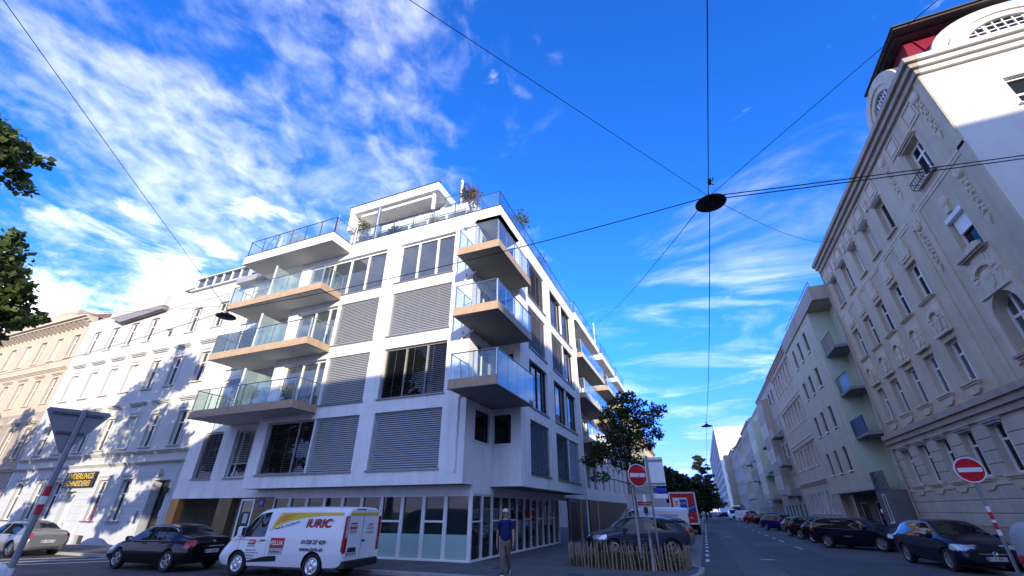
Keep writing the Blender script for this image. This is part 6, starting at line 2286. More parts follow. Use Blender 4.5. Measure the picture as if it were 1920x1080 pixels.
# street tree in front of the white block
cl = [((-4.4, 28.6, 7.4), (1.0, 1.1, .8), 900), ((-3.3, 28.8, 7.9), (.9, 1.0, .75), 800), ((-2.5, 29.0, 7.0), (.9, .9, .65), 700), ((-4.0, 28.4, 6.2), (1.15, 1.1, .85), 1100),
      ((-3.0, 28.6, 5.8), (1.0, 1.0, .8), 900), ((-5.3, 28.0, 5.2), (.8, .8, .75), 650), ((-4.3, 28.6, 4.7), (1.0, 1.0, .8), 800), ((-3.4, 28.9, 4.4), (.8, .8, .6), 420),
      ((-1.7, 29.2, 7.6), (.6, .6, .42), 300), ((-1.9, 29.0, 6.2), (.45, .5, .38), 150), ((-5.9, 27.6, 4.6), (.6, .6, .55), 380), ((-5.4, 27.2, 3.6), (.5, .5, .35), 110), ((-3.8, 28.6, 8.5), (.6, .6, .4), 240)]
tree('street tree with airy dark crown between the parked cars and the white block', (-3.9, 29.4, 0), 8.6, [(c, r, int(n * 1.15)) for c, r, n in cl], 'leaf_street', .13, .13, 3, crown_base=.36)
rng = random.Random(5)
# tree row left of the camera: the nearest reaches into the picture at the left edge
c1 = []
for (x, y, z, r) in ((-20.4, 1.2, 6.4, 1.15), (-22.5, 1.3, 5.6, 1.25), (-24.4, 1.5, 6.8, 1.4), (-21.0, 1.3, 8.2, 1.0), (-23.6, 2.6, 14.2, 1.9), (-22.5, 2.9, 14.0, 1.25), (-24.8, 2.0, 12.6, 2.0), (-23.2, 4.6, 10.2, 1.35), (-22.6, 5.0, 9.3, 1.15), (-24.4, 4.2, 8.8, 1.6), (-22.7, 5.6, 8.3, 1.1), (-23.4, 5.2, 7.4, 1.0), (-25.6, 2.6, 10.0, 2.2), (-26.2, 1.8, 12.8, 1.8)):
    c1.append(((x, y, z), (r, r, r * .75), int(560 * r)))
tree('broad-leaved tree reaching into the view from the left edge', (-24.6, 2.4, 0), 14.5, c1, 'leaf_broad', .26, .26, 11, group=None)
for i, (x, y, h, rr) in enumerate(((-32.0, 1.6, 12.0, 2.9), (-40.2, 2.2, 13.6, 3.3), (-48.6, 1.4, 13.8, 3.4), (-57.5, 2.2, 13.0, 3.3), (-66.5, 1.8, 13.6, 3.3))):
    cc = []
    for k in range(11):
        a = rng.uniform(0, 2 * pi)
        d_ = rr * math.sqrt(rng.random()) * .8
        z = h * rng.uniform(.45, .92)
        r = rr * rng.uniform(.32, .55)
        cc.append(((x + d_ * cos(a), y + d_ * sin(a), z), (r, r, r * .75), int(300 * r)))
    lab = ('first', 'second', 'third', 'fourth', 'fifth')[i] + ' tree behind the one at the left edge along the front street'
    tree(lab, (x, y, 0), h, cc, 'leaf_broad', .34, .24, 20 + i, group='trees along the front street')
# dark trees closing the street
for i, (x, y, h, rr) in enumerate(((-8.0, 100, 10.2, 3.0), (-5.2, 108, 10.6, 2.9), (-2.2, 116, 9.6, 2.7), (-7.5, 118, 11.5, 3.4), (-1.2, 134, 10.2, 2.6), (-3.6, 104, 9.4, 2.8), (.2, 126, 9.0, 2.6))):
    cc = []
    for k in range(12):
        a = rng.uniform(0, 2 * pi)
        d_ = rr * math.sqrt(rng.random()) * .75
        z = h * rng.uniform(.28, .88)
        r = rr * rng.uniform(.4, .6)
        cc.append(((x + d_ * cos(a), y + d_ * sin(a), z), (r, r, r * .8), int(330 * r)))
    lab = ('dark dense tree nearest of the group at the street end', 'dark dense tree second of the group at the street end', 'dark dense tree on the right of the group at the street end', 'taller dark tree at the back of the group at the street end', 'dark tree beneath the pale conifer at the street end', 'low round dark tree in the middle of the group at the street end', 'small dark tree at the right edge of the group at the street end')[i]
    tree(lab, (x, y, 0), h, cc, 'leaf_dark', .55, .22, 40 + i, 'tree', 'dark trees at the street end', crown_base=.2)
# conifer
t = thing('conifer', 'pale open conifer standing behind the dark trees at the street end', 'tree', (1.2, 150, 0))
part('trunk', MB().tube([(1.2, 150, 0), (1.2, 150, 8), (1.3, 150, 17)], [.3, .22, .05], 8), 'bark', t, smooth='all')
mb = MB()
lb = MB()
for k in range(46):
    z = rng.uniform(4.0, 16.6)
    rad = 4.3 * (1 - ((z - 4) / 14.0) ** 1.25) + .35
    a = rng.uniform(0, 6.283)
    rr_ = rad * rng.uniform(.35, 1.0)
    e = (1.2 + rr_ * cos(a), 150 + rr_ * sin(a), z + .25 * rr_ * .5)
    lb.tube([(1.2, 150, z - .3), e], [.07, .02], 4, False)
    leaves(mb, rng, e, (1.0, 1.0, .5), 150, .40, .4)
    leaves(mb, rng, (1.2 + rr_ * .55 * cos(a), 150 + rr_ * .55 * sin(a), z), (.9, .9, .5), 70, .40, .4)
part('limbs', lb, 'bark', t)['kind'] = 'stuff'
o = part('crown', mb, 'needle', t)
o['kind'] = 'stuff'
tree('light green young tree beside the tower block at the street end', (4.0, 158, 0), 7.5, [((4.0, 158, 5.6), (1.6, 1.6, 1.5), 500), ((3.3, 157.6, 3.8), (1.4, 1.4, 1.2), 400), ((5.0, 158, 3.6), (1.3, 1.3, 1.1), 350)], 'leaf_light', .4, .12, 61, 'tree')


def pot_plant(label, x, y, z, r, h, m, n, cat='plant', size=.11, name='potted_shrub'):
    t = thing(name, label, cat, (x, y, z))
    part('pot', MB().lathe([(0, z), (.17, z), (.23, z + .36), (.19, z + .36), (.17, z + .30), (0, z + .30)], 12, (x, y, 0)), 'pot', t, smooth=True)
    mb = MB()
    st = MB()
    rg = random.Random(int(x * 100) + 7)
    for k in range(6):
        a = rg.uniform(0, 6.28)
        e = (x + r * .7 * cos(a) * rg.random(), y + r * .7 * sin(a) * rg.random(), z + h * rg.uniform(.6, .95))
        st.tube([(x, y, z + .3), e], [.018, .006], 4, False)
        leaves(mb, rg, e, (r * .6, r * .6, h * .26), n // 6, size)
    part('stems', st, 'bark', t)['kind'] = 'stuff'
    part('foliage', mb, m, t)['kind'] = 'stuff'


TZ = 16.68
pot_plant('tall bush with reddish leaves on the roof terrace near the corner', -9.7, 17.3, TZ + .4, .75, 2.1, 'leaf_autumn', 620, size=.12)
pot_plant('round olive shrub on the roof terrace behind the side railing', -7.95, 20.6, TZ + .2, .85, 2.5, 'leaf_light', 700, size=.11)
pot_plant('small dark shrub further along the side terrace railing', -7.95, 25.0, TZ, .5, 1.7, 'leaf_broad', 360, size=.11)
pot_plant('low fern behind the glass in the middle of the front terrace', -15.2, 17.2, TZ, .6, 1.0, 'leaf_light', 380, size=.13)
pot_plant('grey leafy plant by the white wall at the terrace left end', -18.6, 17.9, TZ + .9, .55, 1.9, 'leaf_broad', 320, size=.12)
pot_plant('small flowering plant behind the front terrace glass left of the pipe', -12.2, 17.1, TZ, .5, .9, 'leaf_autumn', 260, size=.11)
pot_plant('shrub beside the vent pipe on the upper terrace', -11.0, 18.95, 19.5, .6, 1.2, 'leaf_dark', 300, size=.12)
pot_plant('leafy plant on the lowest corner balcony', -7.6, 18.0, 6.64, .35, 1.5, 'leaf_dark', 260, size=.1)
# things on the balconies
t = thing('balcony_chair', 'white slatted chair on the middle corner balcony', 'chair', (-7.2, 17.3, 9.94))
part('seat', MB().box(-7.45, -6.98, 17.05, 17.5, 10.34, 10.38), 'white_frame', t)
part('backrest', MB().box(-7.45, -7.42, 17.05, 17.5, 10.45, 10.85).box(-7.45, -7.41, 17.05, 17.09, 10.38, 10.85).box(-7.45, -7.41, 17.46, 17.5, 10.38, 10.85), 'white_frame', t)
for x in (-7.43, -7.0):
    for y in (17.07, 17.48):
        part('leg', MB().box(x - .02, x + .02, y - .02, y + .02, 9.94, 10.34), 'white_frame', t)
t = thing('patio_umbrella', 'folded cream parasol on the roof terrace at the left', 'umbrella', (-24.0, 16.2, 16.7))
part('pole', MB().tube([(-24.0, 16.2, 16.7), (-24.0, 16.2, 18.9)], .025, 6), 'steel', t)
part('canopy', MB().lathe([(.03, 18.85), (.1, 18.4), (.16, 17.7), (.14, 17.3), (.02, 17.25)], 9, (-24.0, 16.2, 0)), 'fabric_beige', t, smooth=True)
t = thing('hanging_chair', 'black arched hanging chair frame on the roof terrace', 'chair', (-24.6, 16.0, 16.7))
part('frame', MB().tube([(-25.0, 16.0, 16.72), (-25.05, 16.0, 17.6), (-24.85, 16.0, 18.4), (-24.45, 16.0, 18.75), (-24.3, 16.0, 18.5)], .03, 6), 'steel_dark', t, smooth='all')
part('seat', MB().lathe([(.02, 17.0), (.35, 17.1), (.42, 17.4), (.4, 17.45), (.32, 17.15), (.02, 17.06)], 10, (-24.3, 16.0, 0)).tube([(-24.3, 16.0, 18.5), (-24.3, 16.0, 17.1)], .01, 4), 'steel_dark', t)
t = thing('drying_rack', 'folding drying rack on the lowest left balcony', 'rack', (-20.0, 15.8, 6.64))
for s_ in (-1, 1):
    mb = MB()
    for xx in (-20.7, -19.4):
        mb.tube([(xx, 15.8 - .3 * s_, 6.66), (xx, 15.8 + .3 * s_, 7.6)], .012, 5)
    part('leg', mb, 'steel_dark', t)
mb = MB()
for k in range(7):
    mb.tube([(-20.75, 15.5 + k * .1, 7.6), (-19.35, 15.5 + k * .1, 7.6)], .006, 4)
part('rods', mb, 'steel_dark', t)

# ------------------------------------------------------------------ planter with stake fence
outline = []
import bisect
raw = [(-5.15, 18.55), (-5.0, 18.05), (-4.3, 17.75), (-3.0, 17.6), (-1.8, 17.55), (-1.15, 17.75), (-.85, 18.3), (-.8, 19.1), (-1.1, 19.6), (-2.5, 19.75), (-4.4, 19.85), (-5.05, 19.4), (-5.15, 18.55)]
struct('planter_soil', MB().prism([(x * .985 - .04, y * 1.0) for x, y in raw[:-1]], -.02, .06), 'soil')
rg = random.Random(9)
mb = MB()
for _ in range(1500):
    x, y = rg.uniform(-5.0, -.95), rg.uniform(17.75, 19.6)
    h = rg.uniform(.08, .34)
    a = rg.uniform(0, 6.28)
    mb.add([(x, y, .05), (x + .05 * cos(a), y + .05 * sin(a), .05 + h * .7), (x + .09 * cos(a), y + .09 * sin(a), .05 + h), (x + .03 * cos(a + 1), y + .03 * sin(a + 1), .05 + h * .6)], [(0, 1, 2, 3)])
for _ in range(9):
    leaves(mb, rg, (rg.uniform(-4.6, -1.2), rg.uniform(17.9, 19.4), .25), (.35, .3, .22), 90, .11)
o = part('ground_cover', mb, 'leaf_broad', None)
tag(o, 'low green weeds and herbs growing inside the stake fence', 'plants', kind='stuff')
fn = thing('stake_fence', 'low fence of split wooden stakes round the planted corner', 'fence', (-3, 18.6, 0))
pts = [Vector((*p, 0)) for p in raw]
cum = [0]
for i in range(len(pts) - 1):
    cum.append(cum[-1] + (pts[i + 1] - pts[i]).length)
ns_ = 86
stake_me = [MB().add([(-.026, -.016, 0), (.026, -.016, 0), (.022, .018, 0), (-.022, .016, 0), (-.02, -.012, .92), (.02, -.012, .92), (.018, .014, .92), (-.018, .012, .92), (0.004, 0, 1.0)],
            [(0, 1, 5, 4), (1, 2, 6, 5), (2, 3, 7, 6), (3, 0, 4, 7), (4, 5, 8), (5, 6, 8), (6, 7, 8), (7, 4, 8)]).mesh('stake', 'stake_wood') for _ in range(1)][0]
wire_pts = [[], []]
for k in range(ns_):
    s_ = cum[-1] * (k + rg.uniform(-.18, .18)) / ns_
    s_ = max(0, min(cum[-1] - 1e-4, s_))
    i = bisect.bisect_right(cum, s_) - 1
    p = pts[i].lerp(pts[i + 1], (s_ - cum[i]) / (cum[i + 1] - cum[i]))
    hh = rg.uniform(.66, .82)
    Ms = Matrix.Translation((p.x, p.y, -.02)) @ Matrix.Rotation(rg.uniform(-.08, .08), 4, 'X') @ Matrix.Rotation(rg.uniform(-.1, .1), 4, 'Y') @ Matrix.Rotation(rg.uniform(0, 6), 4, 'Z') @ Matrix.Diagonal((rg.uniform(.8, 1.25), rg.uniform(.8, 1.25), hh, 1))
    link('stake', stake_me, fn, Ms)
    for j, zz_ in enumerate((.2, .5)):
        wire_pts[j].append((p.x, p.y, zz_))
for j in (0, 1):
    part('wire', MB().tube(wire_pts[j] + [wire_pts[j][0]], .006, 4), 'steel_dark', fn)

# ------------------------------------------------------------------ signs and posts
def disc_sign(t, M, r):
    d = part('sign_plate', MB().lathe([(0, 0), (r, 0), (r, .012), (0, .012)], 40, axis='y'), 'sign_red', t, M)
    part('sign_rim', MB().lathe([(r - .02, -.003), (r + .006, -.003), (r + .006, .018), (r - .02, .018)], 40, axis='y'), 'sign_white', d, M)
    part('white_bar', MB().bbox(-r * .80, r * .80, -.004, -.0005, -r * .17, r * .17, .001), 'sign_white', d, M)
    part('sign_back', MB().lathe([(0, .014), (r - .03, .014)], 32, axis='y'), 'sign_back', d, M)


ne = thing('no_entry_sign', 'round red no-entry sign on a pale pole standing in the fenced planter', 'road sign', (-2.42, 18.3, 0))
part('pole', MB().tube([(-2.42, 18.3, 0), (-2.42, 18.3, 3.5)], .045, 10), 'zinc', ne, smooth=True)
disc_sign(ne, Matrix.Translation((-2.16, 18.22, 3.03)) @ Matrix.Rotation(radians(34), 4, 'Z'), .40)
part('bracket', MB().box(-2.46, -2.1, 18.24, 18.3, 2.98, 3.04), 'steel_dark', ne)
ps = thing('sign_post', 'grey post with the backs of a tall white panel and two small plates', 'road sign', (-1.72, 17.8, 0))
part('pole', MB().tube([(-1.72, 17.8, 0), (-1.72, 17.8, 3.68)], .04, 10), 'pole_grey', ps, smooth=True)
RP = Matrix.Translation((-1.5, 17.86, 0)) @ Matrix.Rotation(radians(12), 4, 'Z')
part('sign_plate', MB().bbox(-.30, .36, 0, .03, 2.62, 3.62, .01), 'sign_white', ps, RP)
part('sign_plate', MB().bbox(-.12, .36, 0, .03, 2.40, 2.56, .01), 'print_blue', ps, RP)
part('sign_plate', MB().bbox(-.12, .36, 0, .03, 2.20, 2.36, .01), 'sign_white', ps, RP)
part('bracket', MB().box(-.3, .36, -.03, 0, 3.48, 3.53).box(-.3, .36, -.03, 0, 2.68, 2.73), 'pole_grey', ps, RP)
ps = thing('sign_post', 'thin dark post with a small cap and bracket in front of the slate crossover', 'post', (-1.95, 17.56, 0))
part('pole', MB().tube([(-1.95, 17.56, 0), (-1.95, 17.56, .95)], .045, 10), 'zinc', ps, smooth=True)
part('pole', MB().tube([(-1.95, 17.56, .95), (-1.95, 17.56, 2.1)], .028, 8), 'pole_grey', ps, smooth=True)
part('cap', MB().lathe([(.0, 2.34), (.05, 2.32), (.06, 2.1), (.03, 2.08)], 10, (-1.95, 17.56, 0)), 'sign_white', ps, smooth=True)
part('clamp', MB().bbox(-2.02, -1.88, 17.48, 17.62, 1.72, 1.92, .02), 'plastic_black', ps)
bk = thing('bicycle', 'bicycle leaning by the pole inside the fenced planter, wheels hidden by the stakes', 'bicycle', (-2.4, 18.7, 0))
for x in (-2.9, -1.9):
    part('wheel', MB().lathe([(.30, -.015), (.33, -.018), (.345, 0), (.33, .018), (.30, .015)], 24, (x, 18.75, .45), 'y'), 'rubber', bk, smooth=True)
part('frame', MB().tube([(-2.9, 18.75, .45), (-2.6, 18.75, .85), (-2.05, 18.75, .88), (-2.4, 18.75, .45), (-2.6, 18.75, .85)], .018, 6).tube([(-2.4, 18.75, .45), (-2.9, 18.75, .45)], .014, 6).tube([(-1.9, 18.75, .45), (-2.08, 18.75, 1.0)], .016, 6), 'steel_dark', bk)
part('handlebar', MB().tube([(-2.12, 18.48, 1.02), (-2.08, 18.7, 1.05), (-2.08, 18.8, 1.05), (-2.12, 19.02, 1.02)], .014, 6), 'steel_dark', bk)
part('saddle', MB().bbox(-2.75, -2.48, 18.68, 18.82, .92, .99, .02), 'plastic_black', bk)

ne = thing('no_entry_sign', 'round red no-entry sign on the leaning-looking banded pole at the right', 'road sign', (6.28, 14.72, 0))
for i, (z0_, z1_, m_) in enumerate(((0, 1.30, 'pole_grey'), (1.30, 1.42, 'sign_white'), (1.42, 1.56, 'sign_red'), (1.56, 1.62, 'sign_white'), (1.62, 1.78, 'sign_red'), (1.78, 1.9, 'sign_white'), (1.9, 2.95, 'pole_grey'))):
    part('pole', MB().tube([(6.28, 14.72, z0_), (6.28, 14.72, z1_)], .036 if m_ == 'pole_grey' else .0385, 10), m_, ne, smooth=True)
disc_sign(ne, Matrix.Translation((6.26, 14.66, 2.70)) @ Matrix.Rotation(radians(-4), 4, 'Z'), .285)
bn = thing('bollard_column', 'grey dome-topped column with a red band at the right edge', 'bollard', (6.62, 14.15, 0))
part('drum', MB().lathe([(0, 0), (.40, 0), (.42, .05), (.42, .74), (.0, .74)], 24, (6.62, 14.15, 0)), 'steel', bn, smooth=True)
part('red_band', MB().lathe([(.425, .76), (.432, .78), (.432, .93), (.425, .95)], 24, (6.62, 14.15, 0)), 'sign_red', bn, smooth=True)
part('dome', MB().lathe([(.42, .74), (.42, 1.18), (.40, 1.34), (.33, 1.48), (.2, 1.57), (0, 1.60)], 24, (6.62, 14.15, 0)), 'zinc', bn, smooth=True)

gw = thing('give_way_sign', 'back of a triangular give-way sign on a red and white banded pole at the left', 'road sign', (-10.15, 4.24, 0))
for (z0_, z1_, m_) in ((0, .62, 'pole_grey'), (.62, .82, 'sign_red'), (.82, 1.02, 'sign_white'), (1.02, 1.17, 'pole_grey'), (1.17, 1.75, 'pole_grey'), (1.75, 1.90, 'sign_red'), (1.90, 2.02, 'sign_white'), (2.02, 2.17, 'sign_red'), (2.17, 3.42, 'pole_grey')):
    part('pole', MB().tube([(-10.15, 4.24, z0_), (-10.15, 4.24, z1_)], .045 if m_ == 'pole_grey' else .0475, 12), m_, gw, smooth=True)
s_ = .43


def rtri(R_, c):
    p = []
    for k, (cx_, cz_) in enumerate(((-R_, .0), (R_, .0), (0, -R_ * 1.70))):
        d1 = [(-1, 0), (0, 1), (.5, .87)][0]
        p.append((cx_, cz_))
    q = []
    for k in range(3):
        a, b, d_ = p[k - 1], p[k], p[(k + 1) % 3]
        for f in (c, c * .3):
            pass
        q.append((lerp(b[0], a[0], c), lerp(b[1], a[1], c)))
        q.append((lerp(b[0], d_[0], c), lerp(b[1], d_[1], c)))
    return q


GM = Matrix.Translation((-10.20, 4.20, 3.42)) @ Matrix.Rotation(radians(67 + 180), 4, 'Z')
part('sign_plate', MB().prism(rtri(.46, .06), -.012, .0, 'y'), 'sign_red', gw, GM)
part('sign_back', MB().prism(rtri(.46, .06), .0, .012, 'y'), 'sign_back', gw, GM)
part('white_field', MB().prism([(x * .68, z * .68 - .11) for x, z in rtri(.46, .03)], -.016, -.012, 'y'), 'sign_white', gw, GM)
part('bracket', MB().box(-.34, .34, .012, .04, -.10, -.06).box(-.18, .18, .012, .04, -.42, -.38), 'steel_dark', gw, GM)
bw = thing('bollard', 'white round-topped bollard at the foot of the give-way sign', 'bollard', (-9.35, 3.86, 0))
part('shaft', MB().lathe([(0, -.1), (.19, -.1), (.19, .95), (.175, 1.08), (.12, 1.14), (0, 1.17)], 20, (-9.35, 3.70, 0)), 'white_frame', bw, smooth=True)

# ------------------------------------------------------------------ overhead cables and hanging lamps
def sag(a, b, s_, n=18):
    a, b = Vector(a), Vector(b)
    return [a.lerp(b, i / n) - Vector((0, 0, s_ * 4 * (i / n) * (1 - i / n))) for i in range(n + 1)]


def cable(label, a, b, s_=.1, r=.012, double=0.0):
    mb = MB().tube(sag(a, b, s_), r, 5)
    o = part('overhead_cable', mb, 'cable', None, None, True)
    tag(o, label, 'cable', 'overhead cables')
    if double:
        v = Vector((0, 0, -double))
        o2 = part('overhead_cable', MB().tube(sag(Vector(a) + v, Vector(b) + v * .7, s_), r, 5), 'cable', None, None, True)
        tag(o2, label.replace('upper', 'lower'), 'cable', 'overhead cables')


LX, LY, LZ = 1.3, 8.09, 7.75


def hang_lamp(label, x, y, z, r):
    t = thing('hanging_lamp', label, 'street lamp', (x, y, z), group='street lamps hung on cables')
    part('shade', MB().lathe([(.03, z + r * .42), (r * .22, z + r * .40), (r * .42, z + r * .2), (r * .93, z + r * .03), (r, z - r * .02), (r, z - r * .07), (r * .93, z - r * .05)], 28, (x, y, 0)), 'lamp_shell', t, smooth=True)
    part('diffuser', MB().lathe([(r * .93, z - r * .05), (r * .7, z - r * .10), (0, z - r * .12)], 28, (x, y, 0)), 'plastic_black', t, smooth=True)
    part('hanger', MB().tube([(x, y, z + r * .4), (x, y, z + r * .75)], r * .07, 6).tube([(x - r * .25, y, z + r * .62), (x + r * .25, y, z + r * .62)], r * .045, 5).tube([(x, y - r * .2, z + r * .7), (x, y + r * .2, z + r * .7)], r * .045, 5), 'steel_dark', t)
    return t


hang_lamp('large dark saucer lamp hanging over the crossing', LX, LY, LZ - .12, .31)
hang_lamp('dark saucer lamp in front of the left balconies', -13.56, 8.1, 7.50, .30)
hang_lamp('dark lamp over the side street, second from the crossing', 1.3, 35.7, 7.45, .40)
hang_lamp('small dark lamp farthest over the side street', 1.25, 62.5, 6.95, .40)
hub = (LX, LY, LZ + .05)
cable('upper of the two thick cables running right from the crossing lamp', hub, (19, 13.2, 9.6), .12, .012, .09)
cable('thick cable running from the crossing lamp to the lamp before the balconies', hub, (-13.56, 8.1, 7.72), .22, .011)
cable('cable running left from the lamp before the balconies', (-13.56, 8.1, 7.72), (-40, 8.3, 7.6), .5, .009)
cable('upper of the two cables running overhead from the crossing lamp towards the viewer', (LX, LY, LZ + .1), (1.2, -9.0, 8.5), .1, .009, .0)
cable('thin cable from the crossing lamp up to the left behind the viewer', hub, (-9.35, -6.9, 9.35), .03, .006)
cable('thin cable from the crossing lamp up to the right behind the viewer', hub, (24.6, -9.15, 13.4), .03, .006)
cable('thin cable from the crossing lamp to the mast on the white block', hub, (-7.4, 41.2, 19.4), .5, .010)
cable('thin cable from the crossing lamp to the ornate house front', hub, (10.98, 27.3, 17.0), .9, .007)
cable('thin cable rising from the balcony lamp over the left side of the view', (-13.56, 8.1, 7.72), (-7.0, -2.0, 9.0), .05, .0065)
cable('faint cable at the far left above the old white house roof', (-13.56, 8.1, 7.9), (-40, 8.1, 12.2), .2, .006)
cable('cable along the side street between the crossing lamp and the second lamp', (LX, LY, LZ - .02), (1.3, 35.7, 7.75), .35, .012)
cable('cable along the side street between the second and the farthest lamp', (1.3, 35.7, 7.75), (1.25, 62.5, 7.25), .4, .014)
part('mast', MB().tube([(-7.45, 41.2, 16.72), (-7.45, 41.2, 19.5)], .05, 8), 'steel', wb2, smooth=True)
ms = thing('cable_mast', 'tall steel mast on the south pavement holding the thin left cable', 'mast', (-9.35, -6.95, 0))
part('pole', MB().tube([(-9.35, -6.95, 0), (-9.35, -6.95, 9.5)], [.11, .06], 10), 'pole_grey', ms, smooth=True)
part('hook', MB().tube([(-9.35, -6.95, 9.3), (-9.35, -6.85, 9.36)], .02, 6), 'steel_dark', ms)
fx = thing('cable_clamp', 'small black clamp on the cable just above the crossing lamp', 'clamp', (LX, 7.6, 7.8))
part('body', MB().bbox(LX - .03, LX + .03, 7.5, 7.64, 7.74, 7.82, .01), 'plastic_black', fx)
part('hook', MB().tube([(LX, 7.57, 7.78), (LX + .07, 7.57, 7.80), (LX + .09, 7.57, 7.86)], .012, 5).tube([(LX, 7.6, 7.76), (LX + .07, 7.6, 7.70)], .012, 5), 'plastic_black', fx)

# ------------------------------------------------------------------ the man on the pavement
def skin_mesh(name, verts, edges, radii, m, root=0, sub=2):
    me = bpy.data.meshes.new(name)
    me.from_pydata(verts, edges, [])
    ob = bpy.data.objects.new(name, me)
    COL.objects.link(ob)
    md = ob.modifiers.new('skin', 'SKIN')
    md.use_smooth_shade = True
    for i, v in enumerate(me.skin_vertices[0].data):
        r = radii[i]
        v.radius = r if isinstance(r, tuple) else (r, r)
        v.use_root = (i == root)
    sb = ob.modifiers.new('sub', 'SUBSURF')
    sb.levels = sb.render_levels = sub
    dg = bpy.context.evaluated_depsgraph_get()
    dg.update()
    r = bpy.data.meshes.new_from_object(ob.evaluated_get(dg))
    bpy.data.objects.remove(ob)
    r.materials.clear()
    r.materials.append(MATS[m])
    r.polygons.foreach_set('use_smooth', [True] * len(r.polygons))
    return r


PM = Matrix.Translation((-6.27, 14.80, 0.0)) @ Matrix.Rotation(radians(14), 4, 'Z') @ Matrix.Scale(1.04, 4)
man = thing('person', 'man in pale cap, sunglasses, dark blue T-shirt and khaki trousers walking on the pavement', 'person', M=PM)
V = [(0, 0, .95), (0, .01, 1.12), (0, .01, 1.30), (0, .02, 1.44), (0, .0, 1.53), (0, -.02, 1.60), (0, -.025, 1.68), (0, -.02, 1.745),
     (-.10, .01, 1.42), (-.20, .02, 1.40), (-.265, .08, 1.13), (-.285, .06, .90), (-.285, .05, .82),
     (.10, .01, 1.42), (.20, .02, 1.40), (.25, -.01, 1.13), (.265, -.10, .90), (.262, -.13, .83),
     (-.09, 0, .90), (-.075, -.13, .52), (-.06, -.16, .10), (-.065, -.26, .045),
     (.09, 0, .90), (.075, .05, .51), (.07, .26, .17), (.07, .19, .06)]
E_ = [(0, 1), (1, 2), (2, 3), (3, 4), (4, 5), (5, 6), (6, 7), (3, 8), (8, 9), (9, 10), (10, 11), (11, 12), (3, 13), (13, 14), (14, 15), (15, 16), (16, 17), (0, 18), (18, 19), (19, 20), (20, 21), (0, 22), (22, 23), (23, 24), (24, 25)]
Rr = [(.07, .06), (.09, .07), (.13, .10), (.10, .085), .052, (.080, .084), (.086, .094), (.066, .07), .075, .058, .040, .028, .030, .075, .058, .040, .028, .030, .085, .058, .036, .03, .085, .058, .036, .03]
link('body', skin_mesh('body', V, E_, Rr, 'skin'), man, PM)
# shirt with short sleeves
V2 = [(0, .0, .80), (0, .01, 1.10), (0, .01, 1.30), (0, .02, 1.43), (0, .01, 1.475), (-.11, .01, 1.415), (-.205, .02, 1.385), (-.235, .035, 1.20), (.11, .01, 1.415), (.205, .02, 1.385), (.235, .005, 1.20)]
E2 = [(0, 1), (1, 2), (2, 3), (3, 4), (3, 5), (5, 6), (6, 7), (3, 8), (8, 9), (9, 10)]
R2 = [(.20, .155), (.185, .138), (.185, .138), (.12, .10), (.075, .07), .098, .080, .072, .098, .080, .072]
link('shirt', skin_mesh('shirt', V2, E2, R2, 'shirt_blue'), man, PM)
V3 = [(0, 0, .90), (-.095, 0, .80), (-.078, -.132, .52), (-.062, -.16, .07), (.095, 0, .80), (.078, .05, .51), (.072, .255, .14)]
V3 += [(0, .005, 1.10)]
E3 = [(0, 1), (1, 2), (2, 3), (0, 4), (4, 5), (5, 6), (0, 7)]
R3 = [(.165, .125), .112, .084, .072, .112, .084, .072, (.15, .11)]
link('trousers', skin_mesh('trousers', V3, E3, R3, 'trouser_khaki'), man, PM)
for (x, y, z, pit) in ((-.064, -.16, .0, 0), (.07, .24, .055, .55)):
    SM = PM @ Matrix.Translation((x, y, z)) @ Matrix.Rotation(pit, 4, 'X')
    sh = link('shoe', skin_mesh('shoe', [(0, .06, .05), (0, -.04, .05), (0, -.15, .035), (0, .0, .10)], [(0, 1), (1, 2), (1, 3)], [.045, (.046, .046), (.044, .032), .045], 'shoe_dark'), man, SM)
    part('sole', MB().bbox(-.046, .046, -.19, .10, .0, .022, .008), 'sign_white', sh, SM)
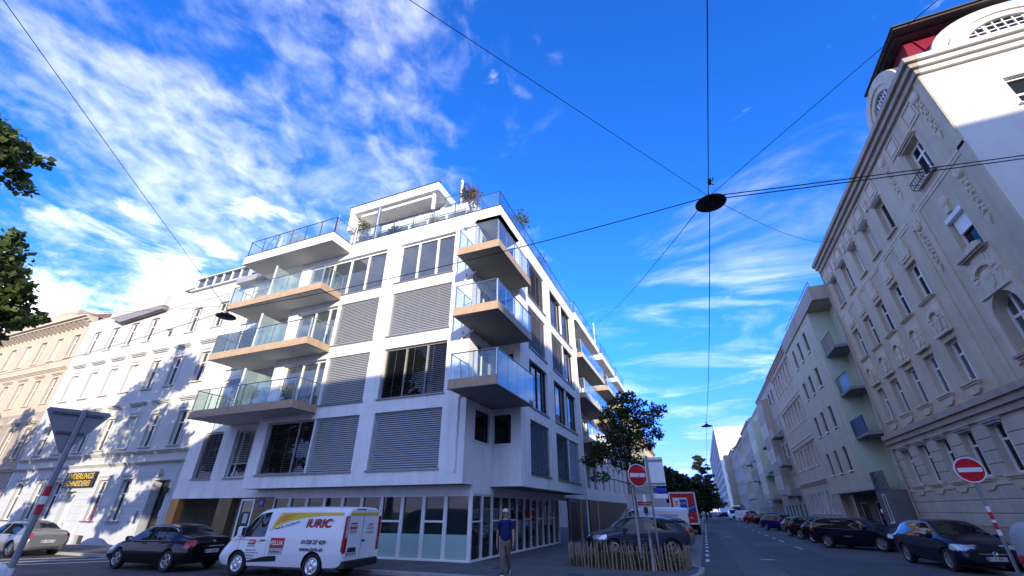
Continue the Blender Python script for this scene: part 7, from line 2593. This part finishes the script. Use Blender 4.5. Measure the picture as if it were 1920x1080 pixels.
for s_, (wx, wy, wz) in ((-1, (-.285, .05, .82)), (1, (.262, -.13, .83))):
    hv = [(wx, wy, wz + .02), (wx, wy - .005, wz - .05)]
    he_ = [(0, 1)]
    hr_ = [(.026, .02), (.036, .02)]
    for k, (dy, ln) in enumerate(((-.030, .075), (-.010, .085), (.010, .08), (.028, .062))):
        b0 = len(hv)
        hv += [(wx, wy + dy, wz - .085), (wx - s_ * .012, wy + dy * 1.1, wz - .085 - ln * .55), (wx - s_ * .03, wy + dy * 1.1, wz - .085 - ln)]
        he_ += [(1, b0), (b0, b0 + 1), (b0 + 1, b0 + 2)]
        hr_ += [.0105, .0095, .008]
    b0 = len(hv)
    hv += [(wx - s_ * .01, wy - .045, wz - .03), (wx - s_ * .015, wy - .06, wz - .075)]
    he_ += [(0, b0), (b0, b0 + 1)]
    hr_ += [.012, .0095]
    link('hand', skin_mesh('hand', hv, he_, hr_, 'skin', 0, 1), man, PM)
HM = PM @ Matrix.Translation((0, -.02, 1.665)) @ Matrix.Rotation(radians(-38), 4, 'Z')
part('nose', MB().prism([(-.108, -.028), (-.128, -.03), (-.10, .018)], -.014, .014, 'x'), 'skin', man, HM)
part('mouth', MB().bbox(-.024, .024, -.104, -.09, -.062, -.052, .003), 'pot', man, HM)
for s_ in (-1, 1):
    part('ear', MB().lathe([(.0, s_ * .082), (.026, s_ * .086), (.03, s_ * .078)], 10, (0, .005, -.01), 'x'), 'skin', man, HM)
    part('eye', MB().lathe([(0, -.101), (.008, -.100), (.014, -.092)], 8, (s_ * .032, 0, .012), 'y'), 'sign_white', man, HM)
part('sunglasses', MB().bbox(-.064, -.010, -.116, -.100, -.006, .030, .006).bbox(.010, .064, -.116, -.100, -.006, .030, .006).box(-.012, .012, -.113, -.105, .012, .022).box(-.078, -.068, -.105, .01, .012, .024).box(.068, .078, -.105, .01, .012, .024), 'plastic_black', man, HM)
part('hair', MB().lathe([(.088, -.035), (.094, .0), (.094, .045), (.088, .06)], 20, (0, .012, 0), 'z', radians(-20), radians(200)), 'hair', man, HM, smooth=True)
cp = part('cap', MB().lathe([(.096, .035), (.099, .06), (.092, .10), (.066, .128), (.03, .14), (0, .142)], 22, (0, .0, 0)), 'cap_beige', man, HM, smooth=True)
part('cap_brim', MB().prism([(-.085, -.04), (-.075, -.13), (-.04, -.175), (.04, -.175), (.075, -.13), (.085, -.04)], .036, .046, 'z'), 'cap_beige', cp, HM)
bg_ = thing('shoulder_bag', 'small black bag held behind the walking man\'s arm', 'bag', M=PM)
part('pouch', MB().bbox(-.31, -.19, .06, .16, 1.02, 1.22, .02), 'bag_black', bg_, PM)
part('strap', MB().tube([(-.25, .11, 1.22), (-.16, .13, 1.40), (-.10, .06, 1.50)], .012, 5), 'bag_black', bg_, PM)
